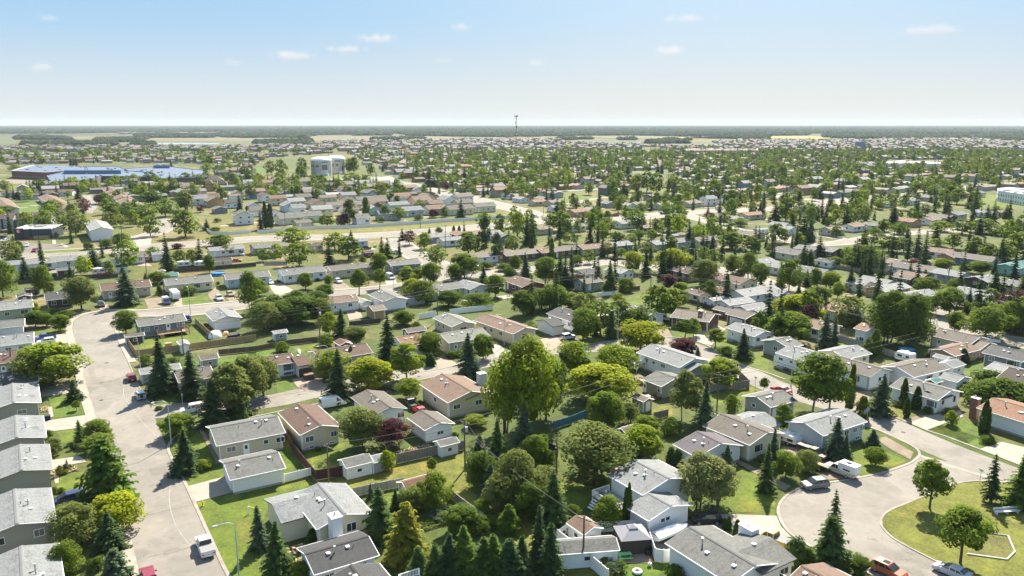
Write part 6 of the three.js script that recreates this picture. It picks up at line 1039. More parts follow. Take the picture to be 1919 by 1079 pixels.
H({x:60.75,z:-143.07,az:57.5,L:13.42,W:8.56,he:3.5,hr:4.7,roof:'lg',wall:'lg',det:2,name:'bungalow',cat:'house',label:'wide bungalow with pale grey roof and grey end wall by the blue spruce',wins:[[0,3.6,2.4,1.2,.9,'b'],[0,1,2.4,1.2,.9],[0,5.8,2.4,1.2,.9,'b'],[0,4.6,.6,1.2,.5],[0,-3,2.3,1.8,1.1]]});
H({x:90.17,z:-162.76,az:147.1,L:10.84,W:10.02,he:3.2,hr:4.6,roof:'mg',wall:'wh',det:2,name:'bungalow',cat:'house',label:'white bungalow with grey roof and a projecting front gable by the cedars',wins:[[1,4,2.1,2.2,1.3,'b'],[2,-2,2.2,1,1],[2,2.5,2.1,1,1.4],[0,4,2.1,2.2,1.3,'b']],wings:[{x:90.56,z:-160.51,az:-123,L:4.52,W:6.5,he:3.1,hr:4.01,wins:[[2,0,2.0,2,1.3,'b']]}]});
H({x:81.87,z:-178.47,az:148.5,L:13.15,W:9.1,he:3.4,hr:4.67,roof:'wt',wall:'wh',det:2,name:'bungalow',cat:'house',label:'white bungalow with dark brown grey roof and green trim',trim:'gn',wins:[[0,2.5,2.1,2.6,1.4,'b'],[0,-2,2.1,1.4,1.2],[0,-5,2.1,1,1],[2,0,2.1,1,1]]});
H({x:95.26,z:-178.06,az:60.9,L:13.37,W:9.15,he:3.2,hr:4.48,roof:'wt',wall:'wh',det:2,name:'bungalow',cat:'house',label:'white bungalow with grey brown roof and a dark green porch behind'});
H({x:84.87,z:-192.33,az:60,L:9.83,W:8.6,he:2.8,hr:4,roof:'lg',wall:'cr',det:2,name:'bungalow',cat:'house',label:'low cream house with pale grey roof beside the slim birches'});
H({x:73.05,z:-188.35,az:150.3,L:9.71,W:10,he:3.3,hr:4.7,roof:'lg',wall:'wh',det:2,name:'bungalow',cat:'house',label:'white house with pale grey roof behind the fifth wheel trailer'});
H({x:71.24,z:-199.49,az:57,L:5.73,W:9,he:3.3,hr:4.56,roof:'mg',wall:'gy',det:2,name:'bungalow',cat:'house',label:'grey house with grey hipped roof behind the round shade tree'});
H({x:102.13,z:-172.78,az:147,L:4.22,W:6,he:2.5,hr:3.34,roof:'lg',wall:'wh',det:2,name:'detached_garage',cat:'garage',label:'white shed garage with pale grey roof beside the dark hedge',wins:[],novent:1});
H({x:101.96,z:-149.41,az:150.7,L:10.59,W:11,he:3.2,hr:4.41,roof:'or',wall:'wh',det:2,name:'bungalow',cat:'house',label:'bungalow with orange brown roof, brick corners and an open carport',wins:[[1,4,2.1,2.0,1.2,'b'],[1,-1,2.1,2.4,1.3,'b'],[1,5,.6,1.2,.4]],chim:[-7,3,1.5,1,4.4,'b']});
H({x:121.33,z:-205.73,az:147,L:11.22,W:9.95,he:3.1,hr:4.49,roof:'wt',wall:'cr',det:2,name:'bungalow',cat:'house',label:'long cream house with grey brown roof behind the tall poplars'});
H({x:123.92,z:-199.98,az:147,L:4.46,W:8,he:2.6,hr:3.72,roof:'tn',wall:'tn',det:2,name:'detached_garage',cat:'garage',label:'brown roofed garage joined behind the long cream house',wins:[],novent:1});
H({x:114.58,z:-195.46,az:58.6,L:11.8,W:7,he:2.6,hr:3.58,roof:'pk',wall:'tn',det:2,name:'bungalow',cat:'house',label:'small brown house with white edged pinkish roof beside the utility pole'});
H({x:125.7,z:-189.65,az:147,L:9.57,W:10.06,he:3.1,hr:4.51,roof:'sl',wall:'sl',det:2,name:'bungalow',cat:'house',label:'blue grey house with slate roof at the right edge of the view'});
H({x:117.58,z:-178.98,az:152.5,L:5.52,W:8,he:2.6,hr:3.72,roof:'wh',wall:'wh',det:2,name:'detached_garage',cat:'garage',label:'white metal roofed shed beside the dark roofed house',wins:[],novent:1});
H({x:116.31,z:-170.89,az:147,L:5.96,W:11,he:3.3,hr:4.84,roof:'db',wall:'bn',det:2,name:'bungalow',cat:'house',label:'dark brown roofed house above the long hedge at the right edge'});
H({x:103.03,z:-237.37,az:148.7,L:8.34,W:10,he:3.3,hr:4.7,roof:'or',wall:'wh',det:2,name:'bungalow',cat:'house',label:'white house with salmon red roof behind the tall poplar clump'});
H({x:88.71,z:-217.45,az:151.2,L:6.65,W:9,he:3.3,hr:4.56,roof:'pk',wall:'wh',det:2,name:'bungalow',cat:'house',label:'white house with a low salmon roof beside the dark spruces'});
H({x:98.49,z:-210.04,az:146.3,L:3.94,W:8,he:4.6,hr:5.72,roof:'or',wall:'wh',det:2,name:'bungalow',cat:'house',label:'white two storey house with a balcony in front of the poplars'});
H({x:39.67,z:-234.71,az:148.1,L:12.55,W:8.6,he:3.1,hr:4.3,roof:'lg',wall:'wh',det:2,name:'bungalow',cat:'house',label:'white house with pale grey roof beside the sandy boat driveway'});
H({x:55.31,z:-229.65,az:122.9,L:12,W:10.67,he:3.1,hr:4.59,roof:'tn',wall:'bn',det:2,name:'bungalow',cat:'house',label:'brown house with wide tan roof and a brick chimney on the crescent',chim:[2,1.5,1.1,1.1,5.4,'b'],wins:[[0,-3,2,2,1.2],[0,1,2,1.6,1.2,'c']]});
H({x:71.19,z:-232.61,az:147,L:8.01,W:9,he:2.8,hr:4.06,roof:'wt',wall:'bn',det:2,name:'detached_garage',cat:'garage',label:'brown garage with a white double door beside the tan roofed house',wins:[],gdoor:[0,0,4.8],novent:1});
H({x:66.63,z:-212.54,az:151.9,L:11.25,W:8.08,he:3.2,hr:4.33,roof:'lg',wall:'wh',det:2,name:'bungalow',cat:'house',label:'white bungalow with bluish grey roof and a dark gable by the spruce'});
H({x:39.42,z:-185.37,az:146.5,L:14.9,W:10.21,he:3.8,hr:5.23,roof:'lg',wall:'wh',det:2,name:'bungalow',cat:'house',label:'long white house with pale roof and a railed rear balcony',wins:[[0,-4.2,2.7,1.1,1],[0,-1.6,2.7,.8,.6],[0,1.6,2.7,1.5,.8,'c'],[3,0,2.4,1,1]],deck:[-6.4,6.2,4.2,3,1.9,'w'],wings:[{x:43.23,z:-179.73,az:147,L:5.37,W:8.1,he:3,hr:4.13,wall:'gy'}]});
H({x:35.03,z:-170.32,az:146.1,L:6.17,W:8.96,he:2.9,hr:4.15,roof:'mg',wall:'ol',det:2,name:'detached_garage',cat:'garage',label:'olive grey garage with grey roof and a white door behind the long white house',wins:[[0,2,1.7,1,.7]],door2:[0,-2.6,.05],novent:1});
H({x:18.3,z:-229.98,az:146.7,L:13.63,W:10,he:3.1,hr:4.5,roof:'dg',wall:'wh',det:2,name:'bungalow',cat:'house',label:'white house with dark charcoal roof behind the two leafy front trees',wings:[{x:11.14,z:-223.09,az:57,L:4.81,W:9,he:2.7,hr:3.96,gdoor:[2,0,3]}]});
H({x:-223.45,z:-421.69,az:148,L:38.16,W:11,he:5.6,hr:7.25,roof:'wh',wall:'wh',det:2,name:'two_storey_house',cat:'house',label:'white two storey corner town house with ribbed white roof',wins:[]});
H({x:-12.16,z:-136.46,az:57,L:4,W:3,he:2.1,hr:2.7,roof:'mg',wall:'wh',det:2,name:'garden_shed',cat:'shed',label:'small white garden shed behind the white garage'});
H({x:-27.34,z:-127.88,az:57,L:5,W:4,he:2.2,hr:3,roof:'mg',wall:'wh',det:2,name:'garden_shed',cat:'shed',label:'grey roofed garden gazebo with white posts inside the maroon fence'});
H({x:-23.76,z:-129.48,az:57,L:3.4,W:3,he:2,hr:2.6,roof:'lg',wall:'gy',det:2,name:'garden_shed',cat:'shed',label:'small pale roofed shed beside the gazebo under the tree'});
H({x:27.92,z:-159.6,az:-33,L:4,W:3,he:2.3,hr:2.9,roof:'tn',wall:'ol',det:2,name:'garden_shed',cat:'shed',label:'olive shed with tan roof beside the rusty machinery'});
H({x:-15.33,z:-119.92,az:57,L:6,W:4.5,he:1.9,hr:2.8,roof:'rs',wall:'gy',det:2,name:'garden_shed',cat:'shed',label:'low shed with a pink red roof panel against the weathered fence'});
H({x:10.69,z:-105.71,az:-33,L:4.2,W:3.6,he:2,hr:2.72,roof:'pk',wall:'wh',det:2,name:'garden_shed',cat:'shed',label:'white shed with peeling tan shingles behind the white fence'});
H({x:10.1,z:-99.78,az:82,L:9,W:4,he:2.3,hr:3.1,roof:'mg',wall:'wh',det:2,name:'garden_shed',cat:'shed',label:'long low white shed with grey roof inside the white fenced yard'});
H({x:-76.82,z:-190.57,az:57,L:4.4,W:4,he:2,hr:2.8,roof:'wt',wall:'tp',det:2,name:'garden_shed',cat:'shed',label:'barn shaped shed with pale blue doors standing open on the grass'});
H({x:-84.51,z:-180.06,az:57,L:9,W:4.5,he:2.2,hr:3.1,roof:'wh',wall:'gy',det:2,name:'garden_shed',cat:'shed',label:'white roofed lean-to shed beside the lone spruces'});
H({x:-105.49,z:-211.62,az:57,L:5,W:3,he:2,hr:2.6,roof:'wt',wall:'dk',det:2,name:'garden_shed',cat:'shed',label:'small brown shed beside the slate blue bungalow'});
H({x:-88.12,z:-202.73,az:-33,L:4.5,W:2.4,he:2.4,hr:2.88,roof:'wh',wall:'wh',det:2,name:'garden_shed',cat:'shed',label:'white enclosed cargo trailer box on the grass by the new fence'});
H({x:-45.47,z:-203.43,az:-33,L:4.5,W:3.6,he:2.2,hr:2.92,roof:'rs',wall:'bn',det:2,name:'garden_shed',cat:'shed',label:'small brown shed with rusty roof behind the long beige bungalow'});
H({x:-27.87,z:-216.65,az:57,L:6,W:4,he:2.2,hr:3,roof:'wt',wall:'bn',det:2,name:'garden_shed',cat:'shed',label:'brown shed among green shrubs behind the orange roofed house'});
H({x:-65.95,z:-215.2,az:57,L:4,W:3,he:2,hr:2.6,roof:'wh',wall:'gy',det:2,name:'garden_shed',cat:'shed',label:'pale shed under the big dark trees behind the new wooden fence'});
H({x:22.79,z:-141.29,az:57,L:5,W:4,he:2.5,hr:3.3,roof:'wt',wall:'bn',det:2,name:'garden_shed',cat:'shed',label:'dark brown shed with white framed window behind the willow bush'});
H({x:47.48,z:-242.99,az:57,L:3.2,W:3,he:2.2,hr:2.8,roof:'wt',wall:'gy',det:2,name:'garden_shed',cat:'shed',label:'small grey shed on the dry grass behind the boat'});
H({x:108.56,z:-189.92,az:-33,L:3.5,W:3,he:2.2,hr:2.8,roof:'wh',wall:'wh',det:2,name:'garden_shed',cat:'shed',label:'small white playhouse shed with a red item on its roof'});
H({x:107.33,z:-184,az:57,L:5.5,W:4.5,he:2.3,hr:3.2,roof:'lg',wall:'wh',det:2,name:'garden_shed',cat:'shed',label:'small white shed with pale roof beside the round cedar'});
H({x:96.06,z:-170.4,az:57,L:3,W:2.6,he:2.6,hr:3.12,roof:'tl',wall:'bn',det:2,name:'garden_shed',cat:'shed',label:'small brown playhouse with a teal roof beside the white garage'});
H({x:-180.39,z:-311.61,az:57,L:6.5,W:4,he:2.2,hr:3,roof:'mg',wall:'bn',det:2,name:'garden_shed',cat:'shed',label:'brown shed with grey roof behind the white bungalow'});
H({x:-160.95,z:-317.63,az:57,L:5,W:3.6,he:2.2,hr:2.92,roof:'dg',wall:'wh',det:2,name:'garden_shed',cat:'shed',label:'white shed with dark roof in front of the small white house'});
H({x:-132.23,z:-299.16,az:57,L:4.6,W:4.2,he:2.4,hr:3.24,roof:'tl',wall:'tl',det:2,name:'garden_shed',cat:'shed',label:'teal roofed garden shed behind the cream bungalow'});
H({x:-140.19,z:-308.68,az:-33,L:3,W:2.6,he:2.2,hr:2.72,roof:'tn',wall:'bg',det:2,name:'garden_shed',cat:'shed',label:'narrow beige shed beside the dark fence'});
H({x:-172.39,z:-275.66,az:57,L:5,W:2.5,he:1.8,hr:2.3,roof:'db',wall:'bn',det:2,name:'garden_shed',cat:'shed',label:'low brown wood stack shed on the grass behind the dark bungalow'});
H({x:-124.45,z:-331.4,az:57,L:8,W:5,he:2.6,hr:3.6,roof:'db',wall:'cr',det:2,name:'garden_shed',cat:'shed',label:'cream shed with a dark brown roof beside the red car'});
const LM=[[49,1118,'the lower left corner house'],[37,998,'the grey bungalow with the tall flue'],[45,900,'the house with the blank taupe wall'],[36,839,'the house by the broad pale driveway'],[29,772,'the house with the red flower bed'],[31,734,'the slate-roofed house under the big tree'],[29,692,'the brown-roofed house behind the big tree'],[31,659,'the white bungalow beside the blue pickup'],[21,622,'the grey roofed carport'],[29,592,'the house beside the bright yellow shrub'],[112,573,'the dark brown bungalow'],[46,566,'the red brown shed'],[302,621,'the slate blue bungalow with the deck'],[419,610,'the white house by the new wooden fence'],[363,727,'the spruce-hidden house'],[236,553,'the rust-roofed bungalow behind the spruce'],[353,542,'the cream bungalow behind the white trailer'],[462,532,'the blue and yellow bungalow'],[564,524,'the beige bungalow with the gravel driveway'],[655,515,'the bungalow with the dark lower storey'],[754,507,'the bungalow at the corner of the row'],[726,574,'the white house with the dark gable'],[637,580,'the pinkish roofed house by the patio'],[704,594,'the bare plywood garage'],[523,698,'the brown garage door'],[639,684,'the long beige bungalow with brown roof'],[771,660,'the orange-roofed house behind the spruce'],[851,621,'the pale green-roofed house'],[864,650,'the beige bungalow behind the roadside spruces'],[945,629,'the long pinkish-roofed house'],[581,817,'the red brown-roofed bungalow'],[710,783,'the white bungalow by the plum tree'],[855,758,'the pinkish tan house with white chimney'],[807,814,'the white garage with the small window'],[461,836,'the stone walled bungalow with mottled roof'],[474,899,'the white garage with mottled roof'],[623,988,'the cream house with the white chimney'],[634,1076,'the dark-roofed house by the firewood'],[671,1130,'the white railed deck'],[1217,937,'the white house with the parasol deck'],[1233,983,'the white garage with twin dark windows'],[1347,1080,'the L-shaped white house with broad chimney'],[1533,1138,'the pinkish roof at the bottom edge'],[1325,863,'the purplish-roofed bungalow'],[1390,837,'the cream bungalow with streaked roof'],[1440,770,'the grey blue garage'],[1545,822,'the wide pale grey bungalow'],[1731,756,'the white bungalow by the cedars'],[1603,713,'the white bungalow with green trim'],[1709,714,'the grey brown-roofed house with green porch'],[1581,680,'the low cream house beside the birches'],[1505,689,'the house behind the fifth wheel trailer'],[1464,665,'the grey house behind the round tree'],[1787,727,'the white garage beside the dark hedge'],[1904,799,'the orange-roofed bungalow with brick corners'],[1794,652,'the long cream house behind the poplars'],[1835,664,'the small brown garage'],[1786,673,'the small house with white edged roof'],[1893,686,'the slate-roofed house at the right edge'],[1881,711,'the white metal roofed shed'],[1911,732,'the dark roofed house above the hedge'],[1578,599,'the salmon-roofed house behind the poplars'],[1538,631,'the low salmon roof by dark spruces'],[1623,644,'the white house with a balcony'],[1200,603,'the white house by the boat driveway'],[1302,611,'the tan-roofed house with brick chimney'],[1395,606,'the brown garage with white door'],[1404,640,'the white bungalow with the dark gable'],[1258,696,'the long white house with the balcony'],[1247,734,'the olive grey garage'],[1072,610,'the charcoal-roofed house'],[186,443,'the white corner town house'],[836,848,'the small white garden shed'],[667,886,'the grey roofed gazebo'],[708,879,'the pale shed beside the gazebo'],[1203,765,'the olive shed by the machinery'],[785,926,'the low shed with red roof'],[1095,1009,'the white shed with peeling shingles'],[1094,1050,'the long low white shed'],[391,684,'the barn shed with blue doors'],[300,709,'the white roofed lean-to'],[252,641,'the brown shed by the slate bungalow'],[344,658,'the white trailer box'],[643,657,'the small brown shed'],[776,632,'the brown shed among shrubs'],[524,635,'the pale shed under dark trees'],[1181,829,'the dark brown shed'],[1238,591,'the small grey shed behind the boat'],[1764,685,'the white playhouse shed'],[1779,699,'the white shed by the round cedar'],[1747,734,'the playhouse with teal roof'],[123,515,'the brown shed with grey roof'],[227,509,'the white shed with dark roof'],[322,526,'the teal roofed shed'],[304,517,'the narrow beige shed'],[61,550,'the low brown wood shed'],[416,498,'the cream shed by the red car'],[598,329,'the white water tanks'],[967,296,'the radio mast'],[61,454,'the charcoal shop'],[187,457,'the white corner town house'],[87,330,'the blue-roofed school'],[300,330,'the east wing of the blue school'],[1890,370,'the white flat-roofed block at right'],[1692,312,'the white school hall at right'],[1350,282,'the long brown-roofed terrace'],[715,423,'the long white fence'],[450,420,'the white two storey house'],[1120,406,'the rust brown fence'],[1802,1006,'the timber-edged park bed'],[742,455,'the main road corner'],[405,352,'the turreted stone house'],[1900,500,'the teal bungalow'],[1665,447,'the great round tree at right'],[1097,520,'the pair of great spruces'],[1235,515,'the twin orange maples'],[1200,357,'the tall poplar grove'],[1412,545,'the white metal-roofed house'],[1825,480,'the long grey brown house'],[1392,405,'the far avenue bend'],[1090,370,'the bright green lot'],[1052,532,'the twin dark spruces'],[1475,470,'the purple brown roof'],[955,385,'the wide avenue'],[1515,372,'the pale street at right'],[1612,420,'the salmon-roofed white house'],[225,370,'the stepped town house row'],[1665,360,'the grey houses along the far road']];
